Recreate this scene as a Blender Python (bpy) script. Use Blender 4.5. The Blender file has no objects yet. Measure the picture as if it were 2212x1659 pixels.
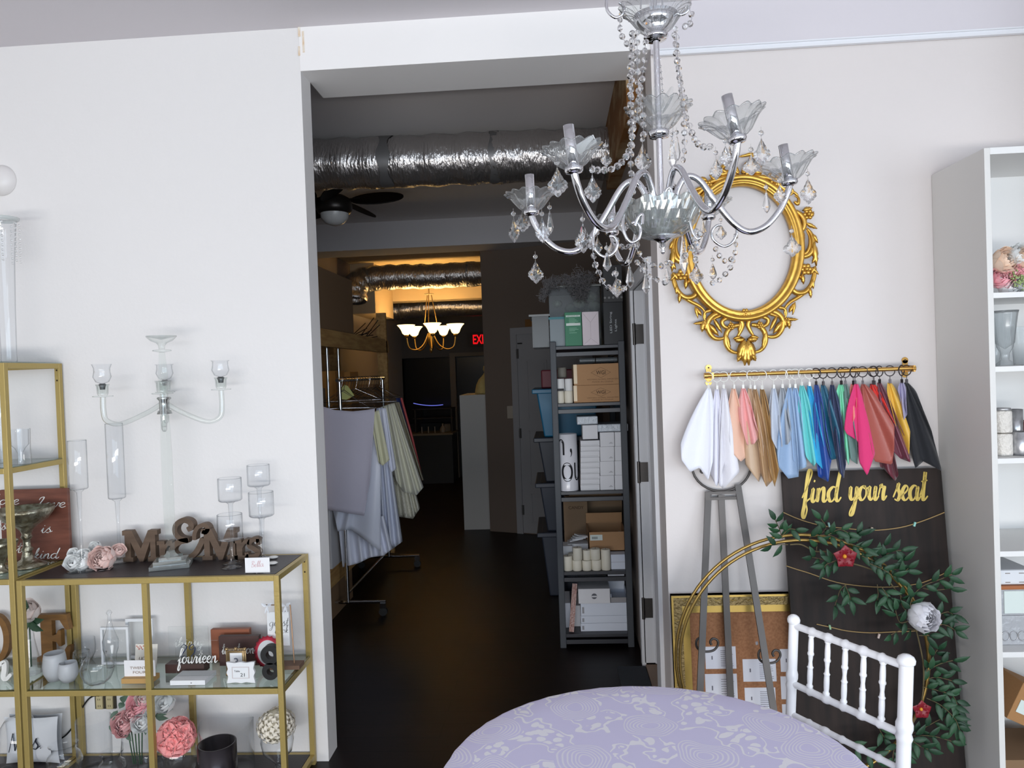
import bpy, math, random
from mathutils import Vector, Matrix
random.seed(7)
sc = bpy.context.scene
C = sc.collection
# ---------------------------------------------------------------- camera
F = 1600.0; CXP, CYP = 1106.0, 829.5; EYE = Vector((0, 0, 1.69))
_yc = Vector((94 / F, 29.5 / F, -1)).normalized()
_zc = Vector((-0.0355, 1, 0)); _zc = (_zc - _zc.dot(_yc) * _yc).normalized()
_xc = _yc.cross(_zc)
RW = Matrix((_xc, _yc, _zc))                      # camera vector -> world vector
cam_d = bpy.data.cameras.new('camera'); cam = bpy.data.objects.new('camera', cam_d); C.objects.link(cam)
cam_d.sensor_fit = 'HORIZONTAL'; cam_d.sensor_width = 36; cam_d.lens = 36 * F / 2212
cam_d.clip_start = 0.05; cam_d.clip_end = 100
cam.matrix_world = Matrix.Translation(EYE) @ RW.to_4x4()
sc.camera = cam
sc.view_settings.view_transform = 'Standard'; sc.view_settings.look = 'None'
sc.view_settings.gamma = 1; sc.view_settings.use_curve_mapping = False
sc.view_settings.exposure = -0.1
sc.cycles.max_bounces = 10; sc.cycles.transparent_max_bounces = 24; sc.cycles.transmission_bounces = 8
sc.cycles.glossy_bounces = 4; sc.cycles.diffuse_bounces = 4
sc.cycles.caustics_reflective = False; sc.cycles.caustics_refractive = False
sc.cycles.sample_clamp_indirect = 6; sc.cycles.use_denoising = True
# ---------------------------------------------------------------- sky and daylight
world = bpy.data.worlds.new('sky'); sc.world = world; world.use_nodes = True
wn = world.node_tree; bg = wn.nodes['Background']
bg.inputs[0].default_value = (0.80, 0.90, 1.0, 1); bg.inputs[1].default_value = 1.1

def area(name, loc, target, sx, sy, power, col, spread=180):
    d = bpy.data.lights.new(name, 'AREA'); d.shape = 'RECTANGLE'; d.size = sx; d.size_y = sy
    d.energy = power; d.color = col; d.spread = math.radians(spread)
    o = bpy.data.objects.new(name, d); C.objects.link(o); o.location = loc
    o.rotation_euler = (Vector(target) - Vector(loc)).to_track_quat('-Z', 'Y').to_euler()
    return o
# daylight of the shop front behind the camera
area('shopfront_daylight', (0.7, -2.9, 1.6), (0.0, 3, 0.2), 5.0, 2.2, 128, (0.68, 0.84, 1.0))
area('side_window_daylight', (4.05, -0.6, 1.5), (0, 1.2, 0.9), 3.4, 2.0, 108, (0.78, 0.89, 1.0))

area('added_ceiling_fill', (-0.3, -3.0, 0.62), (-0.3, 3.2, 2.7), 5.4, 0.5, 158, (1.0, 0.955, 0.91))  # unseen fill lamp, added to brighten the ceilings from below

def point(name, loc, power, col, r=0.04):
    d = bpy.data.lights.new(name, 'POINT'); d.energy = power; d.color = col; d.shadow_soft_size = r
    o = bpy.data.objects.new(name, d); C.objects.link(o); o.location = loc; return o

# ---------------------------------------------------------------- helpers
def ray(px, py): return (RW @ Vector(((px - CXP) / F, -(py - CYP) / F, -1)))
def P(px, py, Y):
    d = ray(px, py); return EYE + d * (Y / d.y)
def PZ(px, py, Z):
    d = ray(px, py); return EYE + d * ((Z - EYE.z) / d.z)
def PX(px, py, X):
    d = ray(px, py); return EYE + d * (X / d.x)
class Zm:                                          # a reading grid laid over one detail of the room
    def __init__(s, ox, oy, k): s.ox, s.oy, s.k = ox, oy, k
    def __call__(s, x, y, Y): return P(s.ox + x / s.k, s.oy + y / s.k, Y)
    def z(s, x, y, Z): return PZ(s.ox + x / s.k, s.oy + y / s.k, Z)
    def m(s, Y): return Y / F / s.k
ID = Zm(0, 0, 1)
def lin(c): 
    c /= 255.0
    return c / 12.92 if c <= 0.04045 else ((c + 0.055) / 1.055) ** 2.4
def rgb(r, g, b): return (lin(r), lin(g), lin(b), 1)
MATS = {}
def mat(name, col, rough=0.5, metal=0.0, **k):
    if name in MATS: return MATS[name]
    m = bpy.data.materials.new(name); m.use_nodes = True; MATS[name] = m
    nt = m.node_tree; b = nt.nodes['Principled BSDF']; c = rgb(*col)
    b.inputs['Base Color'].default_value = c; b.inputs['Roughness'].default_value = rough
    b.inputs['Metallic'].default_value = metal
    if 'spec' in k: b.inputs['Specular IOR Level'].default_value = k['spec']
    if 'sheen' in k: b.inputs['Sheen Weight'].default_value = k['sheen']
    if 'alpha' in k: b.inputs['Alpha'].default_value = k['alpha']
    if 'trans' in k: b.inputs['Transmission Weight'].default_value = k['trans']
    if 'emit' in k:
        b.inputs['Emission Color'].default_value = rgb(*k['emit'][0]); b.inputs['Emission Strength'].default_value = k['emit'][1]
    tc = nt.nodes.new('ShaderNodeTexCoord')
    def noise(scale, detail=4, stretch=None, dist=0):
        n = nt.nodes.new('ShaderNodeTexNoise'); n.inputs['Scale'].default_value = scale; n.inputs['Detail'].default_value = detail
        n.inputs['Distortion'].default_value = dist
        mp = nt.nodes.new('ShaderNodeMapping'); mp.inputs['Scale'].default_value = stretch or (1, 1, 1)
        nt.links.new(tc.outputs['Object'], mp.inputs[0]); nt.links.new(mp.outputs[0], n.inputs['Vector']); return n
    if 'col2' in k:                                # second colour through noise
        n = noise(k.get('scale', 8), 5, k.get('stretch'), k.get('dist', 0))
        r = nt.nodes.new('ShaderNodeValToRGB'); r.color_ramp.elements[0].position = k.get('lo', .35); r.color_ramp.elements[1].position = k.get('hi', .65)
        r.color_ramp.elements[0].color = c; r.color_ramp.elements[1].color = rgb(*k['col2'])
        nt.links.new(n.outputs[0], r.inputs[0]); nt.links.new(r.outputs[0], b.inputs['Base Color'])
    if 'bump' in k:                                # (scale, strength, stretch)
        bs = k['bump']; n = noise(bs[0], 3, bs[2] if len(bs) > 2 else None)
        bp = nt.nodes.new('ShaderNodeBump'); bp.inputs['Strength'].default_value = bs[1]; bp.inputs['Distance'].default_value = bs[3] if len(bs) > 3 else 0.01
        nt.links.new(n.outputs[0], bp.inputs['Height']); nt.links.new(bp.outputs[0], b.inputs['Normal'])
    return m
def glass_thin(name, tint=(254, 255, 255), edge=(150, 155, 160), gl=0.9, rough=0.02, base=0.0, refr_light=0.0):
    if name in MATS: return MATS[name]
    m = bpy.data.materials.new(name); m.use_nodes = True; MATS[name] = m; nt = m.node_tree; nt.nodes.clear()
    out = nt.nodes.new('ShaderNodeOutputMaterial'); mx = nt.nodes.new('ShaderNodeMixShader')
    tr = nt.nodes.new('ShaderNodeBsdfTransparent'); g = nt.nodes.new('ShaderNodeBsdfGlossy'); g.inputs['Roughness'].default_value = rough
    g.inputs['Color'].default_value = (gl, gl, gl, 1)
    fw = nt.nodes.new('ShaderNodeLayerWeight'); fw.inputs[0].default_value = 0.5
    pw = nt.nodes.new('ShaderNodeMath'); pw.operation = 'POWER'; pw.inputs[1].default_value = 3.0; nt.links.new(fw.outputs['Facing'], pw.inputs[0])
    fr = nt.nodes.new('ShaderNodeMath'); fr.operation = 'MULTIPLY_ADD'; fr.inputs[1].default_value = 0.85; fr.inputs[2].default_value = 0.02; nt.links.new(pw.outputs[0], fr.inputs[0])
    lw = nt.nodes.new('ShaderNodeLayerWeight'); lw.inputs[0].default_value = 0.35
    rp = nt.nodes.new('ShaderNodeValToRGB'); rp.color_ramp.elements[0].position = 0.35; rp.color_ramp.elements[1].position = 0.98
    rp.color_ramp.elements[0].color = rgb(*tint); rp.color_ramp.elements[1].color = rgb(*edge)
    nt.links.new(lw.outputs['Facing'], rp.inputs[0]); nt.links.new(rp.outputs[0], tr.inputs[0])
    ad = nt.nodes.new('ShaderNodeMath'); ad.operation = 'ADD'; ad.inputs[1].default_value = base; ad.use_clamp = True
    nt.links.new(fr.outputs[0], ad.inputs[0])
    nt.links.new(ad.outputs[0], mx.inputs[0]); nt.links.new(tr.outputs[0], mx.inputs[1]); nt.links.new(g.outputs[0], mx.inputs[2])
    if refr_light:  # white mixed into the glass for the bright light crystal refracts
        df = nt.nodes.new('ShaderNodeBsdfDiffuse'); df.inputs[0].default_value = (.9, .92, .92, 1); tl = nt.nodes.new('ShaderNodeBsdfTranslucent'); tl.inputs[0].default_value = (.9, .92, .92, 1)
        m1 = nt.nodes.new('ShaderNodeMixShader'); nt.links.new(df.outputs[0], m1.inputs[1]); nt.links.new(tl.outputs[0], m1.inputs[2])
        m2 = nt.nodes.new('ShaderNodeMixShader'); m2.inputs[0].default_value = refr_light; nt.links.new(mx.outputs[0], m2.inputs[1]); nt.links.new(m1.outputs[0], m2.inputs[2]); mx = m2
    nt.links.new(mx.outputs[0], out.inputs[0]); return m
def glass_solid(name, col=(250, 250, 250), ior=1.5, rough=0.0, mixw=0.0):
    if name in MATS: return MATS[name]
    m = bpy.data.materials.new(name); m.use_nodes = True; MATS[name] = m; nt = m.node_tree; nt.nodes.clear()
    out = nt.nodes.new('ShaderNodeOutputMaterial'); g = nt.nodes.new('ShaderNodeBsdfGlass'); g.inputs['IOR'].default_value = ior
    g.inputs['Color'].default_value = rgb(*col); g.inputs['Roughness'].default_value = rough
    tr = nt.nodes.new('ShaderNodeBsdfTransparent'); mx = nt.nodes.new('ShaderNodeMixShader'); mx.inputs[0].default_value = 1 - mixw
    nt.links.new(tr.outputs[0], mx.inputs[1]); nt.links.new(g.outputs[0], mx.inputs[2]); nt.links.new(mx.outputs[0], out.inputs[0]); return m

ORG = {}
def tag(o, label=None, cat=None, group=None, kind=None):
    if label: o['label'] = label
    if cat: o['category'] = cat
    if group: o['group'] = group
    if kind: o['kind'] = kind
    return o
def thing(name, label, cat, loc, group=None):
    o = bpy.data.objects.new(name, None); C.objects.link(o); o.location = loc; o.empty_display_size = 0.05
    ORG[o.name] = Vector(loc); return tag(o, label, cat, group)
def frame_of(d):
    d = d.normalized(); a = Vector((0, 0, 1)) if abs(d.z) < 0.9 else Vector((1, 0, 0))
    u = d.cross(a).normalized(); return u, d.cross(u).normalized()
class MB:
    def __init__(s): s.v = []; s.f = []; s.s = []; s.mi = []; s.cur = 0
    def add(s, vs, fs, smooth=False):
        o = len(s.v); s.v += [Vector(x) for x in vs]; s.f += [tuple(i + o for i in f) for f in fs]
        s.s += [smooth] * len(fs); s.mi += [s.cur] * len(fs); return s
    def use(s, i): s.cur = i; return s
    def box(s, x0, x1, y0, y1, z0, z1):
        return s.add([(x, y, z) for x in (x0, x1) for y in (y0, y1) for z in (z0, z1)],
                     [(0, 1, 3, 2), (4, 6, 7, 5), (0, 4, 5, 1), (2, 3, 7, 6), (0, 2, 6, 4), (1, 5, 7, 3)])
    def cbox(s, c, sx, sy, sz, rz=0, rx=0, ry=0):
        R = Matrix.Rotation(rz, 3, 'Z') @ Matrix.Rotation(ry, 3, 'Y') @ Matrix.Rotation(rx, 3, 'X'); c = Vector(c)
        return s.add([c + R @ Vector((x * sx / 2, y * sy / 2, z * sz / 2)) for x in (-1, 1) for y in (-1, 1) for z in (-1, 1)],
                     [(0, 1, 3, 2), (4, 6, 7, 5), (0, 4, 5, 1), (2, 3, 7, 6), (0, 2, 6, 4), (1, 5, 7, 3)])
    def bar(s, a, b, w, h, up=(0, 0, 1)):
        a = Vector(a); b = Vector(b); d = (b - a).normalized(); up = Vector(up)
        u = d.cross(up).normalized() * w / 2; v = u.cross(d).normalized() * h / 2
        return s.add([a - u - v, a + u - v, a + u + v, a - u + v, b - u - v, b + u - v, b + u + v, b - u + v],
                     [(0, 3, 2, 1), (4, 5, 6, 7), (0, 1, 5, 4), (1, 2, 6, 5), (2, 3, 7, 6), (3, 0, 4, 7)])
    def tube(s, pts, r, n=8, closed=False, cap=True, flat=1.0, up=None):
        pts = [Vector(p) for p in pts]; N = len(pts); rs = r if isinstance(r, (list, tuple)) else [r] * N
        vs = []; u = None
        for i, p in enumerate(pts):
            if closed: t = pts[(i + 1) % N] - pts[i - 1]
            else: t = pts[min(i + 1, N - 1)] - pts[max(i - 1, 0)]
            if t.length < 1e-9: t = Vector((0, 0, 1))
            t.normalize()
            if up is not None: w = Vector(up); u = t.cross(w); u = u.normalized() if u.length > 1e-6 else frame_of(t)[0]
            elif u is None: u = frame_of(t)[0]
            else:
                u = u - u.dot(t) * t; u = u.normalized() if u.length > 1e-6 else frame_of(t)[0]
            v = t.cross(u)
            for k in range(n):
                a = 2 * math.pi * k / n; vs.append(p + (u * math.cos(a) + v * math.sin(a) * flat) * rs[i])
        fs = []
        for i in range(N if closed else N - 1):
            j = (i + 1) % N
            for k in range(n): fs.append((i * n + k, i * n + (k + 1) % n, j * n + (k + 1) % n, j * n + k))
        s.add(vs, fs, True)
        if cap and not closed: s.add([vs[k] for k in range(n)], [tuple(range(n))[::-1]]); s.add([vs[(N - 1) * n + k] for k in range(n)], [tuple(range(n))])
        return s
    def lathe(s, o, prof, n=24, M=None, wave=None, smooth=True, cap=False):
        o = Vector(o); vs = []; M = M or Matrix.Identity(3)
        for j, (r, z) in enumerate(prof):
            for k in range(n):
                a = 2 * math.pi * k / n; rr = r; zz = z
                if wave: rr, zz = wave(r, z, a, j)
                vs.append(o + M @ Vector((rr * math.cos(a), rr * math.sin(a), zz)))
        fs = [(j * n + k, j * n + (k + 1) % n, (j + 1) * n + (k + 1) % n, (j + 1) * n + k) for j in range(len(prof) - 1) for k in range(n)]
        s.add(vs, fs, smooth)
        if cap: s.add(vs[:n], [tuple(range(n))[::-1]]); s.add(vs[-n:], [tuple(range(n))])
        return s
    def ball(s, c, r, n=12, sc_=(1, 1, 1)):
        m = max(4, n // 2)
        return s.lathe(c, [(r * math.sin(math.pi * j / m) * 1, -r * math.cos(math.pi * j / m) * sc_[2]) for j in range(m + 1)], n,
                       Matrix(((sc_[0], 0, 0), (0, sc_[1], 0), (0, 0, 1))))
    def ext(s, o, u, v, pts, t):                    # outline pts (a,b) in plane o+u a+v b, thickness vector t
        o = Vector(o); u = Vector(u); v = Vector(v); t = Vector(t); n = len(pts)
        A = [o + u * a + v * b for a, b in pts]
        s.add(A + [p + t for p in A], [tuple(range(n)), tuple(range(n, 2 * n))[::-1]] + [(i, i + n, (i + 1) % n + n, (i + 1) % n) for i in range(n)])
        return s
    def grid(s, fn, nu, nv, smooth=True, cu=False):
        vs = [fn(i / (nu - (0 if cu else 1)), j / (nv - 1)) for j in range(nv) for i in range(nu)]
        fs = [(j * nu + i, j * nu + (i + 1) % nu, (j + 1) * nu + (i + 1) % nu, (j + 1) * nu + i) for j in range(nv - 1) for i in range(nu if cu else nu - 1)]
        return s.add(vs, fs, smooth)
    def build(s, name, m, parent=None, label=None, cat=None, group=None, kind=None, solid=0, bevel=0):
        me = bpy.data.meshes.new(name)
        if parent is not None: org = ORG[parent.name]
        else:
            lo = [min(p[i] for p in s.v) for i in range(3)]; hi = [max(p[i] for p in s.v) for i in range(3)]
            org = Vector(((lo[0] + hi[0]) / 2, (lo[1] + hi[1]) / 2, lo[2]))
        me.from_pydata([tuple(p - org) for p in s.v], [], s.f)
        for i, p in enumerate(me.polygons): p.use_smooth = s.s[i]; p.material_index = s.mi[i]
        for mm in (m if isinstance(m, (list, tuple)) else [m]): me.materials.append(mm)
        me.validate(); me.update()
        o = bpy.data.objects.new(name, me); C.objects.link(o)
        if parent is not None: o.parent = parent
        else: o.location = org
        ORG[o.name] = org
        if solid: q = o.modifiers.new('thickness', 'SOLIDIFY'); q.thickness = solid; q.offset = 0
        if bevel: q = o.modifiers.new('edge', 'BEVEL'); q.width = bevel; q.segments = 2; q.limit_method = 'ANGLE'
        if parent is None and kind is None and cat is None: kind = 'structure'
        return tag(o, label, cat, group, kind)
def struct(name, mb, m, kind='structure', **k): return mb.build(name, m, kind=kind, **k)
def smooth_path(pts, sub=6, closed=False):
    pts = [Vector(p) for p in pts]; out = []; N = len(pts)
    for i in range(N if closed else N - 1):
        p0 = pts[(i - 1) % N] if closed or i > 0 else pts[0]; p1 = pts[i]; p2 = pts[(i + 1) % N]
        p3 = pts[(i + 2) % N] if closed or i + 2 < N else pts[-1]
        for k in range(sub):
            t = k / sub
            out.append(0.5 * ((2 * p1) + (p2 - p0) * t + (2 * p0 - 5 * p1 + 4 * p2 - p3) * t * t + (3 * p1 - p0 - 3 * p2 + p3) * t ** 3))
    if not closed: out.append(pts[-1])
    return out
def copy_tree(o, parent=None, loc=None):
    c = o.copy(); C.objects.link(c)
    if parent is not None: c.parent = parent
    if loc is not None: c.location = loc
    for ch in o.children: copy_tree(ch, c)
    return c
# ---------------------------------------------------------------- handwriting
SF = {
 'a': ([[(.75,.85),(.45,1),(.1,.7),(.08,.3),(.3,0),(.6,.25),(.78,.95)],[(.78,.95),(.72,.3),(.85,0),(1.1,.3)]],1.0),
 'b': ([[(0,.3),(.4,1.4),(.45,2.1),(.25,1.6),(.15,.2),(.4,0),(.7,.4),(.55,.95),(.25,.7)]],.85),
 'd': ([[(.75,.85),(.45,1),(.1,.7),(.08,.3),(.3,0),(.6,.25),(.8,1)],[(.98,2.1),(.82,1.2),(.72,.3),(.9,0),(1.15,.3)]],1.05),
 'e': ([[(-.05,.3),(.35,.5),(.6,.8),(.4,1),(.12,.7),(.12,.25),(.4,0),(.75,.25)]],.75),
 'f': ([[(-.05,.3),(.4,1.2),(.68,2),(.45,2.2),(.3,1.5),(.2,0),(.08,-.8),(.25,-1.05),(.42,-.5),(.3,0),(.7,.3)]],.65),
 'g': ([[(.75,.85),(.45,1),(.1,.7),(.08,.3),(.3,0),(.6,.25),(.78,.95)],[(.78,.95),(.7,-.2),(.5,-.9),(.2,-1),(.2,-.7),(.7,0),(1.05,.3)]],1.0),
 'h': ([[(0,.3),(.4,1.4),(.45,2.1),(.25,1.6),(.12,0)],[(.12,.1),(.32,.75),(.55,.98),(.62,.6),(.6,.15),(.75,0),(1.0,.3)]],.95),
 'i': ([[(0,.3),(.2,.95),(.15,.25),(.3,0),(.55,.3)],[(.26,1.35),(.3,1.5)]],.5),
 'k': ([[(0,.3),(.4,1.4),(.45,2.1),(.25,1.6),(.12,0)],[(.15,.4),(.45,.95),(.5,.7),(.25,.5),(.45,.1),(.8,.2)]],.8),
 'l': ([[(0,.3),(.4,1.4),(.45,2.1),(.25,1.6),(.15,.3),(.3,0),(.55,.3)]],.5),
 'n': ([[(0,.3),(.15,.95),(.1,0)],[(.1,.1),(.3,.75),(.55,.98),(.62,.6),(.6,.15),(.75,0),(1.0,.3)]],.95),
 'o': ([[(.5,.98),(.15,.8),(.05,.35),(.3,0),(.65,.3),(.65,.75),(.45,.98),(.6,.8),(.9,.85)]],.85),
 'r': ([[(0,.3),(.2,1.05),(.25,.85),(.52,.9),(.45,.4),(.52,0),(.8,.3)]],.72),
 's': ([[(-.05,.2),(.25,.8),(.42,1.15),(.36,.8),(.56,.38),(.38,0),(.08,.1)],[(.38,0),(.8,.3)]],.7),
 't': ([[(0,.3),(.35,1.2),(.42,1.9),(.3,.3),(.42,0),(.75,.3)],[(.08,1.25),(.65,1.35)]],.65),
 'u': ([[(0,.3),(.15,.95),(.12,.3),(.35,.02),(.62,.4),(.72,.95)],[(.72,.95),(.66,.25),(.8,0),(1.05,.3)]],1.0),
 'v': ([[(0,.3),(.15,.95),(.3,.05),(.55,.6),(.6,.95),(.8,.8)]],.72),
 'w': ([[(0,.3),(.12,.95),(.2,.1),(.35,.1),(.5,.9),(.55,.1),(.7,.1),(.88,.95),(1.1,.85)]],1.05),
 'y': ([[(0,.3),(.15,.95),(.15,.3),(.35,.05),(.65,.4),(.75,.95)],[(.75,.95),(.65,0),(.45,-.85),(.2,-1),(.2,-.7),(.6,-.1),(1.0,.3)]],.95),
 'L': ([[(.25,1.5),(.35,1.95),(.7,2.1),(.62,1.5),(.42,.8),(.25,.2),(-.02,-.02),(-.08,.2),(.25,.15),(.65,-.08),(1.05,.25)]],.95),
 'M': ([[(0,0),(.2,1),(.4,2)],[(.4,2),(.55,.8),(.6,.1)],[(.6,.1),(.9,1.2),(1.15,2)],[(1.15,2),(1.1,.6),(1.25,0),(1.5,.2)]],1.5),
 'R': ([[(.2,0),(.3,1),(.45,2)],[(0,1.6),(.4,2.05),(.9,1.8),(.7,1.2),(.35,1.0),(.7,.5),(1.05,0)]],1.05),
 'B': ([[(.2,0),(.3,1),(.4,2)],[(0,1.7),(.5,2.1),(.9,1.7),(.4,1.1),(.9,.7),(.6,.05),(.1,.1)]],1.0),
 'G': ([[(1,1.7),(.7,2.1),(.2,1.5),(.1,.5),(.5,0),(.9,.5),(.9,1),(.5,.9)],[(.9,1),(.8,-.4),(.3,-.5)]],1.15),
 '.': ([[(.1,0),(.15,.12)]],.35), ' ': ([], .55),
 '2': ([[(0,1.5),(.3,2),(.7,1.6),(.4,.8),(0,0),(.4,.15),(.8,0)]],.95), '9': ([[(.7,1.6),(.35,2),(.05,1.5),(.3,1.1),(.7,1.5),(.7,.7),(.3,0)]],.9)}
def stroke(mb, o, u, v, n, pts, w, t, lo=.35, sub=5):
    q = smooth_path([(a, b, 0) for a, b in pts], sub); L = []; R = []
    for i, p in enumerate(q):
        d = q[min(i + 1, len(q) - 1)] - q[max(i - 1, 0)]
        if d.length < 1e-9: d = Vector((0, 1, 0))
        d.normalize(); ww = w / 2 * (lo + (1 - lo) * abs(d.y) if d.y < 0 else lo + .15 * (1 - lo))
        if i in (0, len(q) - 1): ww *= .6
        nn = Vector((-d.y, d.x, 0)); L.append(p + nn * ww); R.append(p - nn * ww)
    N = len(q); W = lambda p, k: o + u * p.x + v * p.y + n * (t * k)
    vs = [W(p, 1) for p in L] + [W(p, 1) for p in R] + [W(p, 0) for p in L] + [W(p, 0) for p in R]; fs = []
    for i in range(N - 1):
        fs += [(i, N + i, N + i + 1, i + 1), (i, i + 1, 2 * N + i + 1, 2 * N + i), (N + i, 3 * N + i, 3 * N + i + 1, N + i + 1)]
    fs += [(0, 2 * N, 3 * N, N), (N - 1, 2 * N - 1, 4 * N - 1, 3 * N - 1)]
    mb.add(vs, fs)
def script(mb, text, a, b, hx, w=.16, t=.002, n=(0, -1, 0), lo=.35, slant=.15, up=None):
    """handwriting from point a to point b (baseline), x-height hx metres"""
    a = Vector(a); b = Vector(b); adv = sum(SF[c][1] for c in text); L = (b - a).length; u = (b - a).normalized(); n = Vector(n).normalized()
    v = Vector(up).normalized() if up else n.cross(u) * -1
    if not up and v.z < 0: v = -v
    kx = L / adv; x = 0
    for c in text:
        for st in SF[c][0]:
            pts = [((x + p[0]) * kx / hx + p[1] * slant, p[1]) for p in st]
            stroke(mb, a, u * hx, v * hx, n, pts, w, t, lo)
        x += SF[c][1]
    return mb
def text(mb, body, o, h, u=(1, 0, 0), v=(0, 0, 1), n=(0, -1, 0), t=.001, width=None, bold=0):
    cu = bpy.data.curves.new('lettering', 'FONT'); cu.body = body; cu.size = 1; cu.extrude = 0; cu.offset = bold; cu.align_x = 'CENTER'
    ob = bpy.data.objects.new('lettering', cu); C.objects.link(ob); dg = bpy.context.evaluated_depsgraph_get()
    me = bpy.data.meshes.new_from_object(ob.evaluated_get(dg)); bpy.data.objects.remove(ob); bpy.data.curves.remove(cu)
    xs = [q.co.x for q in me.vertices]; ys = [q.co.y for q in me.vertices]
    if not xs: return mb
    x0, x1, y0, y1 = min(xs), max(xs), min(ys), max(ys); ky = h / (y1 - y0); kx = width / (x1 - x0) if width else ky
    u, v, n, o = Vector(u), Vector(v), Vector(n), Vector(o)
    vs = [o + u * ((q.co.x - (x0 + x1) / 2) * kx) + v * ((q.co.y - (y0 + y1) / 2) * ky) + n * t for q in me.vertices]
    mb.add(vs, [tuple(p.vertices) for p in me.polygons]); bpy.data.meshes.remove(me); return mb
# ---------------------------------------------------------------- flowers and leaves
def rose(mb, c, r, ax=(0, -1, .3), layers=4, per=5, openness=1.0):
    """layered cupped petals, each a curved patch with a rolled lip"""
    c = Vector(c); ax = Vector(ax).normalized(); u, v = frame_of(ax)
    for L in range(layers):
        f = (L + 1) / layers; RL = r * (.28 + .72 * f); n = max(3, per - 1 + L // 2)
        for k in range(n):
            a0 = 6.2832 * (k + L * .41) / n + random.uniform(-.15, .15); span = 6.2832 / n * 1.45; tt = .12 + .95 * f * openness * random.uniform(.85, 1.1); ex = random.uniform(.96, 1.05)
            def fn(a, b):
                s_ = 2 * a - 1; th = (2.5 * (1 - b) + tt * b) + .28 * s_ * s_ * b * b; az = a0 + s_ * span / 2 * (1 - .25 * b ** 5)
                R_ = RL * ex * (1 + .14 * b ** 5 - .05 * math.cos(s_ * 3) * b)
                return c + ax * (math.cos(th) * R_ - .1 * r) + (u * math.cos(az) + v * math.sin(az)) * math.sin(th) * R_
            mb.grid(fn, 6, 6)
    return mb
def leaf(mb, a, b, w, n=(0, -1, 0), fold=.15):
    a = Vector(a); b = Vector(b); d = b - a; n = Vector(n); s = d.cross(n)
    if s.length < 1e-9: s = frame_of(d)[0]
    s = s.normalized() * w; nn = s.cross(d).normalized() * w * fold * 2
    prof = [(0, .02), (.2, .75), (.45, 1), (.7, .75), (.9, .25), (1, 0)]
    mid = [a + d * t + nn * (.6 * math.sin(t * 3)) for t, _ in prof]
    L = [m + s * .5 * k + nn * k * .6 for m, (_, k) in zip(mid, prof)]; R = [m - s * .5 * k + nn * k * .6 for m, (_, k) in zip(mid, prof)]
    N = len(prof); fs = [(i, i + 1, N + i + 1, N + i) for i in range(N - 1)] + [(N + i, N + i + 1, 2 * N + i + 1, 2 * N + i) for i in range(N - 1)]
    mb.add(L + mid + R, fs, True); return mb
def sprig(mbs, mbl, pts, r, nl, ll, lw, n=(0, -1, 0), ang=.9):
    q = smooth_path(pts, 6); mbs.tube(q, r, 5)
    for k in range(nl):
        t = (k + 1) / nl; i = min(len(q) - 2, int(t * (len(q) - 1))); d = (q[i + 1] - q[i]).normalized(); nn = Vector(n)
        sd = d.cross(nn).normalized() * (1 if k % 2 else -1)
        if k == nl - 1: sd *= .1
        dr = (d * math.cos(ang) + sd * math.sin(ang) + nn * random.uniform(.0, .45)).normalized()
        leaf(mbl, q[i], q[i] + dr * ll * random.uniform(.8, 1.15), lw, (nn + sd * .3 + Vector((0, 0, random.uniform(-.3, .3)))))
# ================================================================ THE SETTING
W = 3.19                                           # wall between the shop and the back passage
CH = 3.22
def pb(mb, zf, x0, y0, x1, y1, Y, dep, zb=None, zt=None, rz=0):
    c = zf((x0 + x1) / 2, (y0 + y1) / 2, Y); k = zf.m(Y); w = abs(x1 - x0) * k; h = abs(y1 - y0) * k
    z0 = c.z - h / 2 if zb is None else zb; z1 = z0 + h if zt is None else zt
    if rz: return mb.cbox((c.x, Y + dep / 2, (z0 + z1) / 2), w, dep, z1 - z0, rz)
    return mb.box(c.x - w / 2, c.x + w / 2, Y, Y + dep, z0, z1)
white_paint = mat('white_wall_paint', (236, 233, 231), .85, bump=(60, .08))
header_paint = mat('header_paint', (247, 244, 242), .8)
lilac_paint = mat('lilac_wall_paint', (226, 219, 216), .85, bump=(60, .06))
ceil_paint = mat('ceiling_paint', (222, 217, 221), .9, bump=(25, .1))
trim_white = mat('white_trim', (235, 236, 240), .45)
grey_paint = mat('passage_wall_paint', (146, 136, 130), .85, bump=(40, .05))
raw_patch = mat('raw_brown_plaster', (128, 82, 30), .8, col2=(205, 180, 140), scale=3.0, lo=.45, hi=.72, stretch=(1, 1, 2.2))
passage_ceiling = mat('passage_ceiling_paint', (226, 222, 222), .9)

# dark plank floor
m = bpy.data.materials.new('dark_plank_floor'); MATS['floor'] = m; m.use_nodes = True; nt = m.node_tree; b = nt.nodes['Principled BSDF']
tc = nt.nodes.new('ShaderNodeTexCoord'); mp = nt.nodes.new('ShaderNodeMapping')
br = nt.nodes.new('ShaderNodeTexBrick'); br.inputs['Scale'].default_value = 1; br.inputs['Brick Width'].default_value = 1.2; br.inputs['Row Height'].default_value = .13
br.inputs['Mortar Size'].default_value = .003; br.inputs['Color1'].default_value = rgb(36, 25, 21); br.inputs['Color2'].default_value = rgb(29, 20, 18); br.inputs['Mortar'].default_value = rgb(12, 8, 7)
nt.links.new(tc.outputs['Object'], mp.inputs[0]); nt.links.new(mp.outputs[0], br.inputs[0])
nz = nt.nodes.new('ShaderNodeTexNoise'); nz.inputs['Scale'].default_value = 6; mp2 = nt.nodes.new('ShaderNodeMapping'); mp2.inputs['Scale'].default_value = (1, 14, 1)
nt.links.new(tc.outputs['Object'], mp2.inputs[0]); nt.links.new(mp2.outputs[0], nz.inputs[0])
mx = nt.nodes.new('ShaderNodeMixRGB'); mx.blend_type = 'MULTIPLY'; mx.inputs[0].default_value = .7
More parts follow.
